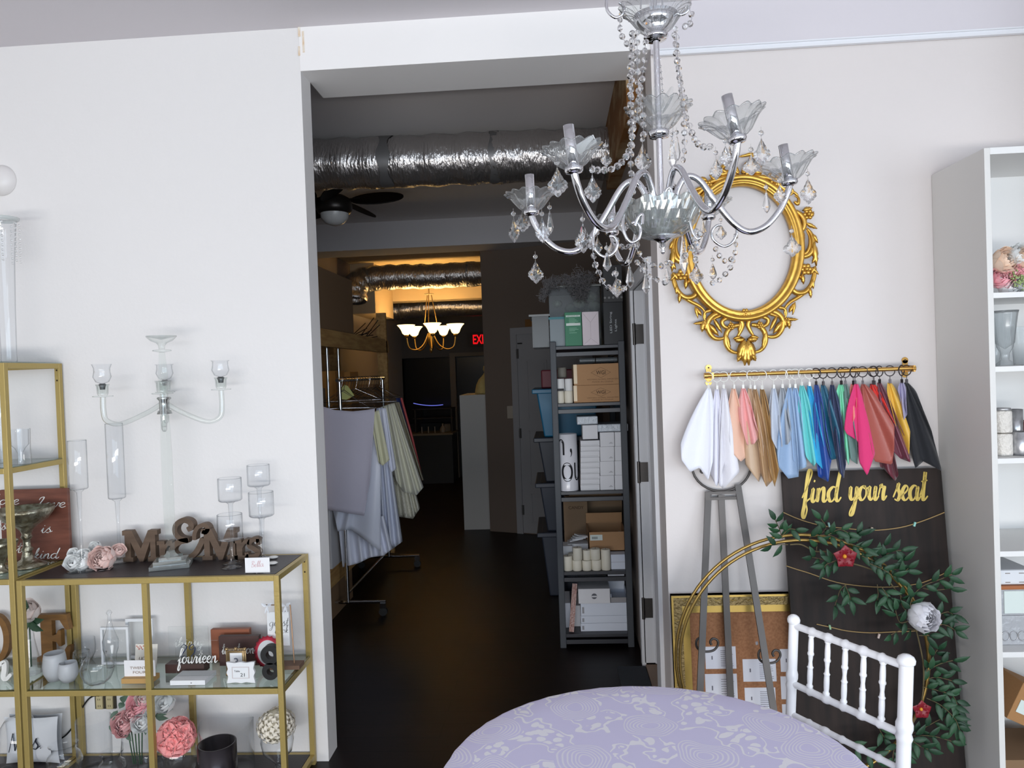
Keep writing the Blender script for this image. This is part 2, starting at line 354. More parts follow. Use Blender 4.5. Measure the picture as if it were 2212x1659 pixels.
nt.links.new(br.outputs[0], mx.inputs[1]); nt.links.new(nz.outputs[0], mx.inputs[2]); nt.links.new(mx.outputs[0], b.inputs['Base Color'])
b.inputs['Roughness'].default_value = .42; b.inputs['Specular IOR Level'].default_value = .25

XL = (P(642, 155, W).x + P(716, 1600, W).x) / 2
XR = (P(1410, 150, W).x + P(1447, 1480, W).x) / 2
HZ = P(1030, 131, W).z                             # underside of the header
HB = 3.505                                         # back of the header
DY0, DY1 = 3.52, PX(1380, 1000, XR).y              # side doorway in the right passage wall
DZ = PX(1350, 625, XR).z if False else 2.12
print('XL', XL, 'XR', XR, 'HZ', HZ, 'DY', DY0, DY1)
LWX = -2.5                                         # left wall of the passage
RX = P(2210, 800, W).x
struct('floor', MB().box(-4.2, 4.2, -3.2, 12.6, -.1, 0), MATS['floor'])
struct('ceiling', MB().box(-4.2, 4.2, -3.2, W + .01, CH, CH + .1), ceil_paint)
mb = MB().box(-4.2, XL, W, W + .125, 0, CH)
struct('wall_left', mb, white_paint)
struct('wall_header', MB().box(XL, XR, W - .004, HB, HZ, CH), header_paint)
tz = P(1820, 95, W).z
mb = MB().box(XR, 4.2, W, W + .2, 0, tz); struct('wall_right', mb, lilac_paint)
struct('wall_right_upper', MB().box(XR, 4.2, W - .012, W + .2, tz, CH), ceil_paint)
struct('wall_side_left', MB().box(-4.3, -4.2, -3.2, W, 0, CH), white_paint)
struct('wall_side_right', MB().box(4.2, 4.3, -3.2, W, 0, CH), white_paint)
# shop front behind the camera: low wall and lintel, open glass between
struct('wall_front', MB().box(-4.2, 4.2, -3.3, -3.2, 0, .35).box(-4.2, 4.2, -3.3, -3.2, 2.8, CH).box(-4.2, -3.2, -3.3, -3.2, .35, 2.8).box(3.2, 4.2, -3.3, -3.2, .35, 2.8), white_paint)
mb = MB(); a = P(1432, 111, W - .02); bq = Vector((4.2, W - .02, a.z + .0))
mb.box(XR + .01, 4.2, W - .03, W - .012, tz - .012, tz + .012).box(XR + .01, 4.2, W - .038, W - .012, tz + .006, tz + .012)
struct('trim_1', mb, trim_white)
# tape seam and torn patches in the left corner of the header
mb = MB()
for (x, y, w, h) in ((646, 66, 5, 26), (655, 90, 4, 46), (646, 110, 4, 20), (648, 50, 4, 10)):
    pb(mb, ID, x - w / 2, y - h / 2, x + w / 2, y + h / 2, W - .0062, .002)
struct('wall_header_tape_patch', mb, mat('torn_tape', (225, 190, 150), .9, col2=(240, 236, 225), scale=30))
# right side of the passage: wall, doorway, side room
mb = MB()
mb.box(XR, XR + .14, W + .2, DY0 - .06, 0, CH + .05)
mb.box(XR, XR + .14, DY1 + .06, 7.9, 0, CH + .05)
mb.box(XR, XR + .14, DY0 - .06, DY1 + .06, DZ + .06, CH + .05)
struct('wall_passage_right', mb, grey_paint)
JX = P(1352, 172, HB).x
struct('wall_passage_jog', MB().box(JX, XR, HB, 4.9, 2.86, CH + .02), raw_patch)
mb = MB()
for y0, y1 in ((DY0 - .13, DY0), (DY1, DY1 + .06)):
    mb.box(XR - .018, XR + .005, y0, y1, 0, DZ + .0)
mb.box(XR - .018, XR + .005, DY0 - .13, DY1 + .06, DZ, DZ + .07)
mb.box(XR - .004, XR + .17, DY1, DY1 + .04, 0.02, DZ).box(XR - .004, XR + .17, DY0 - .05, DY0, 0, DZ).box(XR - .004, XR + .17, DY0, DY1, DZ - .0, DZ + .03)
mb.box(XR + .055, XR + .09, DY1 - .012, DY1, 0.02, DZ).box(XR + .055, XR + .09, DY0, DY0 + .012, 0, DZ).box(XR + .055, XR + .09, DY0, DY1, DZ - .012, DZ)
dr = struct('door_1', mb, trim_white, bevel=.002)
for hz in (P(1363, 722, DY1 - .02).z, P(1376, 1021, DY1 - .02).z, P(1384, 1316, DY1 - .02).z):
    h = MB().box(XR + .004, XR + .05, DY1 - .004, DY1, hz - .055, hz + .055)
    h.tube([(XR - .003, DY1 - .008, hz - .06), (XR - .003, DY1 - .008, hz + .06)], .009, 10)
    for q in (-.03, 0, .03): h.cbox((XR + .033 + (.008 if q else -.004), DY1 - .0045, hz + q), .007, .002, .007)
    h.build('hinge', mat('dark_hinge_metal', (92, 88, 86), .35, .8), dr)
struct('floor_threshold', MB().box(XR, XR + .17, DY0, DY1, 0, .012), mat('wood_threshold', (150, 125, 105), .6, bump=(40, .2, (1, 8, 1))))
struct('floor_side_room', MB().box(XR + .17, XR + 1.8, DY0 - 1, DY1 + 1, 0, .006), mat('pale_side_floor', (150, 150, 158), .7))
struct('wall_side_room', MB().box(XR + 1.8, XR + 1.9, DY0 - 1, DY1 + 1, 0, CH).box(XR + .15, XR + 1.9, DY1 + 1, DY1 + 1.1, 0, CH), grey_paint)
struct('ceiling_side_room', MB().box(XR + .14, XR + 1.9, W + .2, DY1 + 1.1, 2.7, 2.8), passage_ceiling)
mg = MB().box(XR - .16, XR - .004, DY0 - .3, DY1 - .02, 0, .012)
mg.build('doormat', mat('charcoal_mat', (60, 64, 70), .95, bump=(200, .6)), label='charcoal mat lying on the dark floor along the side doorway', cat='mat')
# passage ceiling, left wall, beam, diagonal wall
BY0, BY1 = 7.35, 7.75
bz0 = P(900, 534, BY0).z; bz1 = P(900, 470, BY0).z + .01
struct('ceiling_passage', MB().box(LWX, XR + .2, HB, BY0 + .02, CH + .02, CH + .12), passage_ceiling)
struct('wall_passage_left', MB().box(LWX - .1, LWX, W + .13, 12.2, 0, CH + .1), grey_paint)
struct('wall_beam', MB().box(LWX, XR + .2, BY0, BY1, bz0, CH + .1), mat('beam_paint', (196, 194, 198), .85))
A = PZ(1060, 1152, 0); B = PZ(1138, 1171, 0); print('A', A, 'B', B)
A = Vector((P(1050, 900, 7.85).x, 7.85, 0)); dd = Vector((B.x - A.x, B.y - A.y, 0)); dd = Vector((1, -.42, 0)).normalized()
Lw = (XR - A.x) / dd.x; nn_ = Vector((dd.y, -dd.x, 0))     # towards the camera
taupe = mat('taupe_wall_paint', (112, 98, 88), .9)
mb = MB().ext(A, dd, (0, 0, 1), [(0, 0), (Lw, 0), (Lw, bz0 + .02), (0, bz0 + .02)], Vector((-nn_.x, -nn_.y, 0)) * .12)
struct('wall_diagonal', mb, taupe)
def on_diag(px, py, off=0):                        # point on the diagonal wall seen at a reading
    d = ray(px, py); t = ((A - EYE).dot(nn_) + off) / d.dot(nn_); return EYE + d * t
dl = on_diag(1123, 900).x; s0 = (dl - A.x) / dd.x; dtop = on_diag(1130, 722).z; print('door', s0, dtop, Lw)
dw = .76; mdoor = mat('grey_white_door_paint', (150, 148, 150), .6)
O = A + nn_ * .004
def dbox(mb, a0, a1, z0, z1, t, base=0): mb.ext(A + nn_ * base, dd, (0, 0, 1), [(a0, z0), (a1, z0), (a1, z1), (a0, z1)], nn_ * t)
mb = MB(); dbox(mb, s0 - .07, s0, 0, dtop + .07, .02); dbox(mb, s0 + dw, s0 + dw + .07, 0, dtop + .07, .02); dbox(mb, s0, s0 + dw, dtop, dtop + .07, .02)
d2 = struct('door_2', mb, mdoor)
mb = MB(); dbox(mb, s0, s0 + dw, 0.01, dtop, .006)
for r0, r1 in ((.12, .42), (.52, 1.08), (1.18, 1.8)):
    for c0, c1 in ((.1, .33), (.43, .66)):
        z1 = min(r1, dtop - .1)
        for e in ((c0, c1, r0, r0 + .012), (c0, c1, z1 - .012, z1), (c0, c0 + .012, r0, z1), (c1 - .012, c1, r0, z1)): dbox(mb, s0 + e[0], s0 + e[1], e[2], e[3], .006, .006)
        dbox(mb, s0 + c0 + .03, s0 + c1 - .03, r0 + .03, z1 - .03, .006, .006)
dp = mb.build('door_panel', mdoor, d2)
mb = MB()
for z in (.2, 1.0, dtop - .25): dbox(mb, s0 - .01, s0 + .015, z, z + .1, .02)
mb.build('hinge', mat('dull_hinge', (90, 88, 86), .5, .5), d2)
mb = MB(); dbox(mb, s0 + .02, s0 + .06, dtop - .1, dtop - .09, .04); mb.build('coat_hook', mat('black_iron', (20, 20, 20), .5), d2)
mb = MB(); c = on_diag(1105, 890)
mb.cbox((c.x, c.y - .01, c.z), .09, .012, .13); 
mb.build('light_switch', mat('beige_switch', (130, 115, 95), .5), label='beige switch plate on the diagonal wall left of the panelled door', cat='switch')
mb = MB(); dbox(mb, s0 + .1, Lw, dtop + .075, dtop + .15, .004); struct('wall_diagonal_raw_strip', mb, mat('raw_strip', (120, 82, 40), .9))
# back room
struct('ceiling_back', MB().box(LWX, 2.2, BY1, 12.2, 3.1, 3.2), mat('cream_ceiling', (225, 205, 165), .9))
struct('wall_back_right', MB().box(2.2, 2.3, 7.4, 12.2, 0, 3.1), taupe)
struct('wall_bulkhead', MB().box(LWX, -2.2, 9.08, 10.1, 2.48, 3.1), mat('cream_bulkhead', (190, 170, 140), .9))
struct('wall_back_beam', MB().box(LWX, 2.2, 10.1, 10.4, 2.72, 3.1), mat('cream_beam', (200, 182, 150), .9))
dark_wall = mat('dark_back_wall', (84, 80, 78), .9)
BWY = 12.0; oz = P(940, 772, BWY).z
ox0 = P(842, 900, BWY).x; ox1 = P(976, 900, BWY).x; ox2 = P(988, 900, BWY).x; ox3 = P(1070, 900, BWY).x
mb = MB().box(LWX, 2.2, BWY, BWY + .15, oz, 3.1).box(LWX, ox0, BWY, BWY + .15, 0, oz).box(ox3, 2.2, BWY, BWY + .15, 0, oz).box(ox1, ox2, BWY, BWY + .15, 0, oz)
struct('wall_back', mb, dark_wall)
mb = MB().box(ox0, ox1, BWY + .12, BWY + .15, .9, oz).box(ox2, ox3, BWY + .12, BWY + .15, 0, oz)  # second box is a black sheet painting the darkness of a doorway
struct('window_1', mb, mat('black_opening_sheet', (6, 6, 7), .25))
mb = MB().box(ox1 - .0, ox2 + .0, BWY - .02, BWY, 0, oz + .06).box(ox2, ox3, BWY - .02, BWY, oz, oz + .06)
struct('trim_2', mb, mat('dim_brown_trim', (105, 95, 84), .7))
struct('baseboard_back', MB().box(LWX, ox1, BWY - .01, BWY + .12, 0, .9), mat('black_panel', (12, 11, 11), .6))
# ================================================================ PASSAGE AND BACK ROOM
def foil(name, c=(205, 200, 198)):
    return mat(name, c, .3, .95, bump=(24, .8, (2.6, .8, .8), .014))
FOIL = foil('crumpled_foil_wrap')
black_tape = mat('grey_foil_tape', (120, 118, 118), .45, .6)
yellow_tape = mat('yellow_glue_smear', (190, 150, 40), .5)
def duct(label, pts, r, seams, seed, yel=()):
    rnd = random.Random(seed); q = smooth_path(pts, 14); root = thing('foil_duct', label, 'duct', pts[0])
    N = len(q); n = 40; vs = []
    rr = [r * (1 + .035 * math.sin(i * .9 + seed) + rnd.uniform(-.012, .012)) for i in range(N)]
    ph = [[rnd.uniform(-.02, .02) * r for _ in range(n)] for _ in range(N)]
    u = None
    for i, p in enumerate(q):
        t = (q[min(i + 1, N - 1)] - q[max(i - 1, 0)]).normalized(); u = Vector((0, 0, 1)) - t * t.z; u.normalize(); v = t.cross(u)
        for k in range(n):
            a = 2 * math.pi * k / n; R_ = rr[i] + ph[i][k]; vs.append(p + (u * math.cos(a) * .96 + v * math.sin(a)) * R_)
    fs = [(i * n + k, i * n + (k + 1) % n, (i + 1) * n + (k + 1) % n, (i + 1) * n + k) for i in range(N - 1) for k in range(n)]
    MB().add(vs, fs, True).build('duct_sleeve', FOIL, root)
    for nm, lst, mt, ex in (('tape_band', seams, black_tape, 1.03), ('glue_smear', yel, yellow_tape, 1.035)):
        for s_, w_, a0, a1 in lst:
            i = int(s_ * (N - 1)); i = max(1, min(N - 2, i)); p = q[i]; t = (q[i + 1] - q[i - 1]).normalized()
            u = (Vector((0, 0, 1)) - t * t.z).normalized(); v = t.cross(u); mb = MB()
            def fn(a, b): 
                an = a0 + (a1 - a0) * a; return p + t * (b - .5) * w_ * (1 + .3 * math.sin(an * 5)) + (u * math.cos(an) * .96 + v * math.sin(an)) * r * (ex + .03 * math.sin(an * 3 + s_ * 20) * .3)
            mb.grid(fn, 40, 3).build(nm, mt, root)
    return root
Yd = 4.75
dz = [P(500, 368, Yd), P(700, 356, Yd), P(820, 352, Yd), P(960, 346, Yd), P(1100, 340, Yd), P(1250, 335, Yd), P(1395, 328, Yd)]
duct('large silver foil wrapped duct crossing the passage ceiling behind the header', dz, .165,
     [(.368, .07, 0, 6.283), (.64, .05, 0, 6.283)], 3, [(.345, .03, 3.3, 5.2), (.955, .035, 0, 6.283)])
# ceiling fan
dk = mat('dark_bronze', (52, 48, 46), .35, .6); fb = mat('fan_blade_dark', (20, 16, 15), .6, spec=.2)
fc = P(722, 452, 5.5); hub_z = fc.z
root = thing('ceiling_fan', 'dark ceiling fan with a white glass light below the foil duct', 'fan', (fc.x, fc.y, hub_z))
MB().lathe((fc.x, fc.y, hub_z), [(0, .10), (.08, .10), (.13, .07), (.135, 0), (.12, -.03), (.1, -.035)], 28).build('motor_housing', dk, root)
MB().tube([(fc.x, fc.y, hub_z + .08), (fc.x, fc.y, CH + .02)], .016, 10).build('down_rod', dk, root)
MB().lathe((fc.x, fc.y, hub_z - .03), [(.105, 0), (.1, -.04), (.07, -.075), (.03, -.09), (0, -.092)], 24).build('glass_bowl', mat('milk_glass', (205, 205, 205), .3), root)
for k in range(5):
    a = math.radians(14 + 72 * k) - .25; d = Vector((math.cos(a), math.sin(a), 0)); s = Vector((-d.y, d.x, 0)); mb = MB()
    o = Vector((fc.x, fc.y, hub_z + .07)); pts = []
    for t in range(25):
        th = 2 * math.pi * t / 24; pts.append(o + d * (.33 + .2 * math.cos(th)) + s * .1 * math.sin(th) + Vector((0, 0, .065 * math.sin(th))))
    mb.add(pts[:24] + [p + Vector((0, 0, -.008)) for p in pts[:24]], [tuple(range(24)), tuple(range(24, 48))[::-1]] + [(i, (i + 1) % 24, 24 + (i + 1) % 24, 24 + i) for i in range(24)])
    mb.bar(o + d * .1, o + d * .2, .03, .006)
    mb.build('blade', fb, root)
# back room ducts
duct('crumpled foil duct bending down at its left end in the lit back room', [P(765, 650, 8.75), P(768, 618, 8.8), P(800, 603, 8.9), P(860, 598, 8.9), P(930, 597, 8.9), P(1000, 593, 8.9), P(1080, 590, 8.9)], .155, [(.3, .03, 0, 6.28), (.62, .03, 0, 6.28), (.86, .03, 0, 6.28)], 5)
fd = duct('farther foil duct behind the brass chandelier and the back beam', [P(846, 672, 11), P(880, 668, 11), P(960, 662, 11), P(1070, 662, 11)], .15, [(.25, .03, 0, 6.28), (.5, .03, 0, 6.28)], 9)
# brass chandelier
brass = mat('aged_brass', (190, 150, 80), .3, .9); cream = mat('cream_plate', (190, 175, 140), .6)
YC = 9.5; cc = P(930, 720, YC); k = YC / F
top = P(926, 566, YC)
root = thing('brass_chandelier', 'lit brass chandelier with frosted bell shades hanging in the back room', 'chandelier', (cc.x, cc.y, cc.z))
MB().lathe((cc.x, cc.y, 3.1), [(.0, -.045), (.03, -.04), (.07, -.015), (.075, 0)], 20).build('canopy', cream, root)
zp = P(930, 636, YC).z; zh = P(932, 700, YC).z; zb_ = P(933, 760, YC).z
MB().tube([(cc.x, cc.y, 3.06), (cc.x, cc.y, zp)], .006, 6).build('chain', brass, root)
MB().lathe((cc.x, cc.y, zp), [(0, .015), (.06, .01), (.065, 0), (0, -.01)], 20).build('upper_plate', cream, root)
mb = MB()
for q in range(3):
    a = q * 2.094 + .5; mb.tube([(cc.x + .03 * math.cos(a), cc.y + .03 * math.sin(a), zp), (cc.x + .1 * math.cos(a), cc.y + .1 * math.sin(a), zh - .02)], .006, 6)
mb.build('hanging_rod', brass, root)
MB().lathe((cc.x, cc.y, zb_), [(0, -.02), (.012, 0), (.025, .03), (.01, .06), (.03, .12), (.04, .2), (.015, .26), (.02, .32)], 12).build('centre_column', brass, root)
shade_m = mat('glowing_frosted_shade', (255, 235, 190), .5, emit=((255, 214, 140), 4))
for q in range(5):
    a = math.radians(-90 + 72 * q + 14); d = Vector((math.cos(a), math.sin(a), 0)); o = Vector((cc.x, cc.y, 0)); zs = P(930, 725, YC).z
    pr = [(.03, zh - .12), (.1, zh - .26), (.2, zb_ + .03), (.3, zb_ + .06), (.33, zs + .0)]
    am = MB().tube(smooth_path([o + d * r + Vector((0, 0, z)) for r, z in pr], 6), .009, 8); am.ball(o + d * .33 + Vector((0, 0, zs)), .03, 8)
    arm = am.build('arm', brass, root); so = o + d * .33 + Vector((0, 0, zs + .01))
    MB().lathe(so, [(.025, 0), (.05, .02), (.065, .06), (.09, .10), (.115, .125), (.108, .128)], 20).build('glass_shade', shade_m, arm)
    point('chandelier_bulb', so + Vector((0, 0, .1)), 4.2, (1, .68, .30), .03)
# exit sign
ec = P(1036, 733, BWY - .06); root = thing('exit_sign', 'red lit sign high on the dark back wall, partly behind the diagonal wall', 'sign', (ec.x, ec.y, ec.z - .1))
MB().cbox(ec, .32, .06, .22).build('sign_box', mat('sign_box_dark', (40, 14, 14), .6), root)
text(MB(), 'EXIT', (ec.x + .02, ec.y - .035, ec.z), .15, width=.25, bold=.02).build('lettering', mat('red_led', (255, 20, 30), .5, emit=((255, 10, 25), .9)), root)
# dark furniture at the far end
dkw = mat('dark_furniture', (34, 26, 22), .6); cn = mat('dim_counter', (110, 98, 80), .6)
y0 = BWY - .6; ct = P(940, 936, y0)
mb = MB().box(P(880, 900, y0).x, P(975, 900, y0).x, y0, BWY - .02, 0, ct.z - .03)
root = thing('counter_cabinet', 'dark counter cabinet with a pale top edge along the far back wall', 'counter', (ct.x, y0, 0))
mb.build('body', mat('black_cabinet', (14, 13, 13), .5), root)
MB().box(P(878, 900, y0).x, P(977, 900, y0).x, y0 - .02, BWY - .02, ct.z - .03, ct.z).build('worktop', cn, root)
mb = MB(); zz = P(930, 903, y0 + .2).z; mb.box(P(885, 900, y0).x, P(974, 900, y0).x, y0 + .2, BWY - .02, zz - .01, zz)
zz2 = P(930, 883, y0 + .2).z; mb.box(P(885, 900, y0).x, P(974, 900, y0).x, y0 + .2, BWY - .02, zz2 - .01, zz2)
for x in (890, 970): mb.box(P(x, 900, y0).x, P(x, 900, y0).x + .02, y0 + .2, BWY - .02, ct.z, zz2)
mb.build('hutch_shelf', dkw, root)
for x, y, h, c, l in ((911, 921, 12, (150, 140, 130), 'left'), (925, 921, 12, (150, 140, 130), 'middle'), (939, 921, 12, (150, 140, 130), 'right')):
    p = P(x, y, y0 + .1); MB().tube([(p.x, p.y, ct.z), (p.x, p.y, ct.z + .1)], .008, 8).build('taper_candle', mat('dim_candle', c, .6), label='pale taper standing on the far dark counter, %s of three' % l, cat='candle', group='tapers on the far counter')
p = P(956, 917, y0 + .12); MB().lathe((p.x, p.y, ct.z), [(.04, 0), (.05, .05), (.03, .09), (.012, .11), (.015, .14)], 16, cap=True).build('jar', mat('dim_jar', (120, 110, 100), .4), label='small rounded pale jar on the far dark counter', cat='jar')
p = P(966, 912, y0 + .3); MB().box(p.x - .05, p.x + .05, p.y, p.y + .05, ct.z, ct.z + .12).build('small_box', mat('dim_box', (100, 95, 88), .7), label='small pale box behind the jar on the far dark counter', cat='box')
mb = MB().tube(smooth_path([P(893 + i * 8, 871 + (i - 5) ** 2 * -.2 + 5, BWY - .3) for i in range(9)], 3), .006, 6)
mb.build('string_lights', mat('bluish_led', (150, 160, 230), .5, emit=((120, 130, 255), .8)), label='faint bluish string of lights drooping in the dark far window', cat='lights')
# white laminate bookshelf seen end-on with the woven hat on it
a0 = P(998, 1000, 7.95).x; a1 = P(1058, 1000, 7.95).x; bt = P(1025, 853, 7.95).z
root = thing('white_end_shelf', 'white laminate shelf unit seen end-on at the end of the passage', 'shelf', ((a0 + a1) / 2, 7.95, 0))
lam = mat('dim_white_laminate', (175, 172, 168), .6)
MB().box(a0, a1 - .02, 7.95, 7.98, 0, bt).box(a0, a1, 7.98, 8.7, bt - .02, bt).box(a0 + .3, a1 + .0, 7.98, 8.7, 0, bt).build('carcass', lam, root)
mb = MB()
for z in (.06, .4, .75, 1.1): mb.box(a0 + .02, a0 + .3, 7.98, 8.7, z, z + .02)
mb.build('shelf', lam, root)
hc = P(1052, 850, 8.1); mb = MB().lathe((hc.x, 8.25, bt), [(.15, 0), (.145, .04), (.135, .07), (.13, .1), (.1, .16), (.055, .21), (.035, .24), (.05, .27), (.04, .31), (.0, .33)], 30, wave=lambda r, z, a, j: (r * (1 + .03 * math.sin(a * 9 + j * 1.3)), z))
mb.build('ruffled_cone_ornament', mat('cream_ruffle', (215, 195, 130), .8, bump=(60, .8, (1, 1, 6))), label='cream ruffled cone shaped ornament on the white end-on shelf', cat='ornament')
# rough wooden rack on the left of the passage
wood = mat('raw_lumber', (186, 148, 92), .75, col2=(160, 120, 70), scale=4, stretch=(8, 1, 8))
Ya = 5.0; X0 = P(692, 715, Ya).x; Yb = X0 * F / (838 - 1200) ; zt = P(692, 706, Ya).z; zt2 = P(836, 742, Yb).z; print('woodrack', X0, Yb, zt, zt2)
zt = (zt + zt2) / 2
root = thing('lumber_rack', 'raw wood storage rack along the left side of the passage', 'rack', (X0 - .25, Ya, 0))
for (x, y, z1) in ((X0 - .09, Ya - .04, 2.35), (X0 - .55, Ya - .04, 2.35), (X0 - .09, Yb - .09, zt + .27), (X0 - .55, Yb - .09, zt + .27)):
    MB().box(x, x + .09, y, y + .04, 0, z1).build('post', wood, root)
for z in (zt, 1.0, .35):
    MB().box(X0 - .04, X0, Ya, Yb, z - .11, z).box(X0 - .55, X0 - .51, Ya, Yb, z - .11, z).build('beam', wood, root)
    MB().box(X0 - .55, X0 - .005, Ya, Yb, z, z + .012).build('shelf_board', wood, root)
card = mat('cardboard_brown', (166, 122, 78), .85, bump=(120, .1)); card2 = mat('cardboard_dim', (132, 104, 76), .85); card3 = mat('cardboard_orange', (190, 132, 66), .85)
tape = mat('clear_packing_tape', (200, 170, 120), .25)
def carton(name, x0, x1, y0, y1, z0, z1, m_, label, group=None, cat='box', strip=None, seam=True):
    r = thing(name, label, cat, ((x0 + x1) / 2, (y0 + y1) / 2, z0), group)
    MB().box(x0, x1, y0, y1, z0, z1).build('body', m_, r, bevel=.003)
    if seam: MB().box((x0 + x1) / 2 - .025, (x0 + x1) / 2 + .025, y0 - .001, y1 + .001, z1 - .04, z1 + .001).build('tape', strip or tape, r)
    return r
b0 = X0 - .5
q = P(752, 598, 5.6)
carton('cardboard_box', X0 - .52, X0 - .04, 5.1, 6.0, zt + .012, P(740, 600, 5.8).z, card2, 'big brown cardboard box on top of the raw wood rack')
zs = 1.012
carton('cardboard_box', X0 - .5, X0 - .14, 5.15, 5.5, zs, 1.62, mat('cardboard_grey', (120, 105, 92), .85), 'greyish tall box on the wood rack just behind the chrome poles')
carton('cardboard_box', X0 - .5, X0 - .12, 5.7, 5.95, zs, 1.75, card3, 'narrow upright orange brown box on the middle board of the wood rack')
carton('cardboard_box', X0 - .5, X0 - .1, 6.05, 6.3, zs, 1.74, card3, 'second narrow orange brown box deeper along the wood rack')
carton('cardboard_box', X0 - .45, X0 - .03, 6.55, 7.0, zs, 1.62, card, 'printed cardboard box at the far end of the wood rack')
carton('cardboard_box', X0 - .45, X0 + .0, 5.05, 5.5, .362, .85, mat('white_carton', (200, 198, 200), .8), 'pale carton low on the wood rack below the hanging lilac cloth')
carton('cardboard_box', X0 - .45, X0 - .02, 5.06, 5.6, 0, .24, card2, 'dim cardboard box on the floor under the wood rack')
mb = MB()
for i in range(9):
    a = Vector((X0 - .1 - .03 * (i % 3), 6.2 + i * .07, zt + .02)); mb.tube([a, a + Vector((.1, .12, .02 + .05 * (i % 4)))], .004, 5)
mb.build('wire_bundle', mat('black_wire', (18, 16, 16), .5), label='tangle of black wires lying on top of the wood rack beam', cat='wires')
# chrome rolling garment rack
chrome = mat('chrome', (225, 225, 228), .12, 1.0); blk = mat('black_rubber', (20, 20, 22), .6)
g0 = PZ(745, 1330, .09); g1 = PZ(830, 1213, .09); gx = (P(718, 850, 5.15).x + g0.x) / 2; ga, gb = 5.15, 6.45; rz = P(760, 820, 5.8).z
root = thing('garment_rack', 'chrome rolling clothes rack hung with folded linens in the passage', 'clothes rack', (gx, (ga + gb) / 2, 0))
for y in (ga, gb): MB().tube([(gx, y, .1), (gx, y, rz - .01)], .0135, 12).build('post', chrome, root)
MB().tube([(gx, ga - .05, rz), (gx, gb + .05, rz)], .0135, 12).build('hanging_rail', chrome, root)
MB().tube([(gx, ga, .16), (gx, gb, .16)], .009, 8).build('lower_rail', chrome, root)
for y in (ga, gb):
    MB().tube([(gx - .26, y, .1), (gx + .27, y, .1)], .0125, 10).build('base_bar', chrome, root)
    for x in (gx - .25, gx + .25):
        w_ = MB().tube([(x, y - .012, .03), (x, y + .012, .03)], .03, 16).build('caster', blk, root)
        MB().box(x - .02, x + .02, y - .016, y + .016, .055, .09).tube([(x, y, .03), (x, y, .1)], .006, 6).build('caster_fork', chrome, w_)
mb = MB(); pz = P(705, 742, 5.35)
root = thing('tall_rack_poles', 'taller chrome rack whose slim poles rise behind the linens', 'rack', (pz.x, 5.35, 0))
MB().tube([(pz.x, 5.35, 0.0), (pz.x, 5.35, pz.z)], .009, 10).build('pole', chrome, root)
MB().tube([(pz.x + .01, 5.6, 0.0), (pz.x + .01, 5.6, pz.z - .02)], .009, 10).build('pole', chrome, root)
MB().tube([(pz.x, 5.33, pz.z), (pz.x + .01, 5.62, pz.z - .02)], .006, 8).build('cross_rod', chrome, root)
# hangers
wire = mat('dark_wire_hanger', (60, 55, 50), .4, .7)
hb = MB(); hr = rz + .018
def hanger_mesh(mb, y, dx, dzr, yw=0):
    zt_ = rz; p = [(gx - .0, y, zt_ + .0), (gx - .016, y, zt_ + .014), (gx, y, zt_ + .03 - .008), (gx + .018, y, zt_ + .012), (gx + .012, y, zt_ - .02), (gx, y, zt_ - .07)]
    mb.tube(smooth_path(p, 4), .0018, 5)
    mb.tube([(gx, y, zt_ - .07), (gx + dx, y + yw, zt_ - .07 - dzr), (gx - dx, y - yw, zt_ - .07 - dzr), (gx, y, zt_ - .07)], .0022, 5)
for i in range(16):
    y = ga + .03 + i * .078; mb = MB(); hanger_mesh(mb, y, .20 + .02 * math.sin(i * 3.3), .13 + .045 * math.sin(i * 2.1), .06 * math.sin(i * 1.7))
    mb.build('wire_hanger', wire if i % 5 else chrome, label='thin wire hanger crowded with others on the chrome rail of the rolling rack', cat='hanger', group='hangers on the rolling rack')
mb = MB(); c = P(746, 846, 5.3); mb.ext((c.x - .055, c.y, c.z - .06), (1, 0, 0), (0, 0, 1), [(0, .01), (.012, .07), (.05, .11), (.075, .1), (.12, .03), (.06, 0)], (0, .002, 0))
mb.build('paper_tag', mat('yellow_green_paper', (190, 192, 120), .8), label='yellow green paper tag on a hanger above the lilac linen', cat='tag')
# hanging linens (readings on the linen area)
z4 = Zm(660, 700, 2.37)
def interp(pts, t):
    n = len(pts) - 1; i = min(n - 1, int(t * n)); f = t * n - i; a, b = pts[i], pts[i + 1]; return (a[0] + (b[0] - a[0]) * f, a[1] + (b[1] - a[1]) * f)
def drape(zf, top, bot, Y, folds=4, amp=.02, n=40, bulge=.0, ph=0.0, rows=24, lean=0.0):
    mb = MB()
    def fn(u, v):
        t = interp(top, u); b_ = interp(bot, u); x = t[0] + (b_[0] - t[0]) * v; y = t[1] + (b_[1] - t[1]) * v
        Yy = Y + amp * math.sin(u * folds * 2 * math.pi + ph + v * .8) * (.25 + .75 * v) - bulge * math.sin(u * math.pi) * (.4 + v * .6) + lean * v
        p = zf(x, y, Yy); return p
    return mb.grid(fn, n, rows)
lil = mat('lilac_linen', (205, 200, 216), .8, sheen=.3, bump=(300, .15)); sat = mat('white_satin', (225, 228, 242), .35, sheen=.3); ivo = mat('ivory_organza', (218, 216, 198), .55, sheen=.4)
lace = mat('ivory_lace', (222, 218, 202), .7, bump=(90, 1.0)); crm = mat('cream_cloth', (214, 212, 180), .6); bge = mat('beige_crochet', (176, 168, 145), .8, bump=(120, 1.0))
nav = mat('navy_cloth', (32, 44, 92), .6); redc = mat('red_edge', (170, 70, 70), .6)
L_ = lambda mb, m_, lab, cat='linen': mb.build('hanging_linen', m_, label=lab, cat=cat, solid=.002)
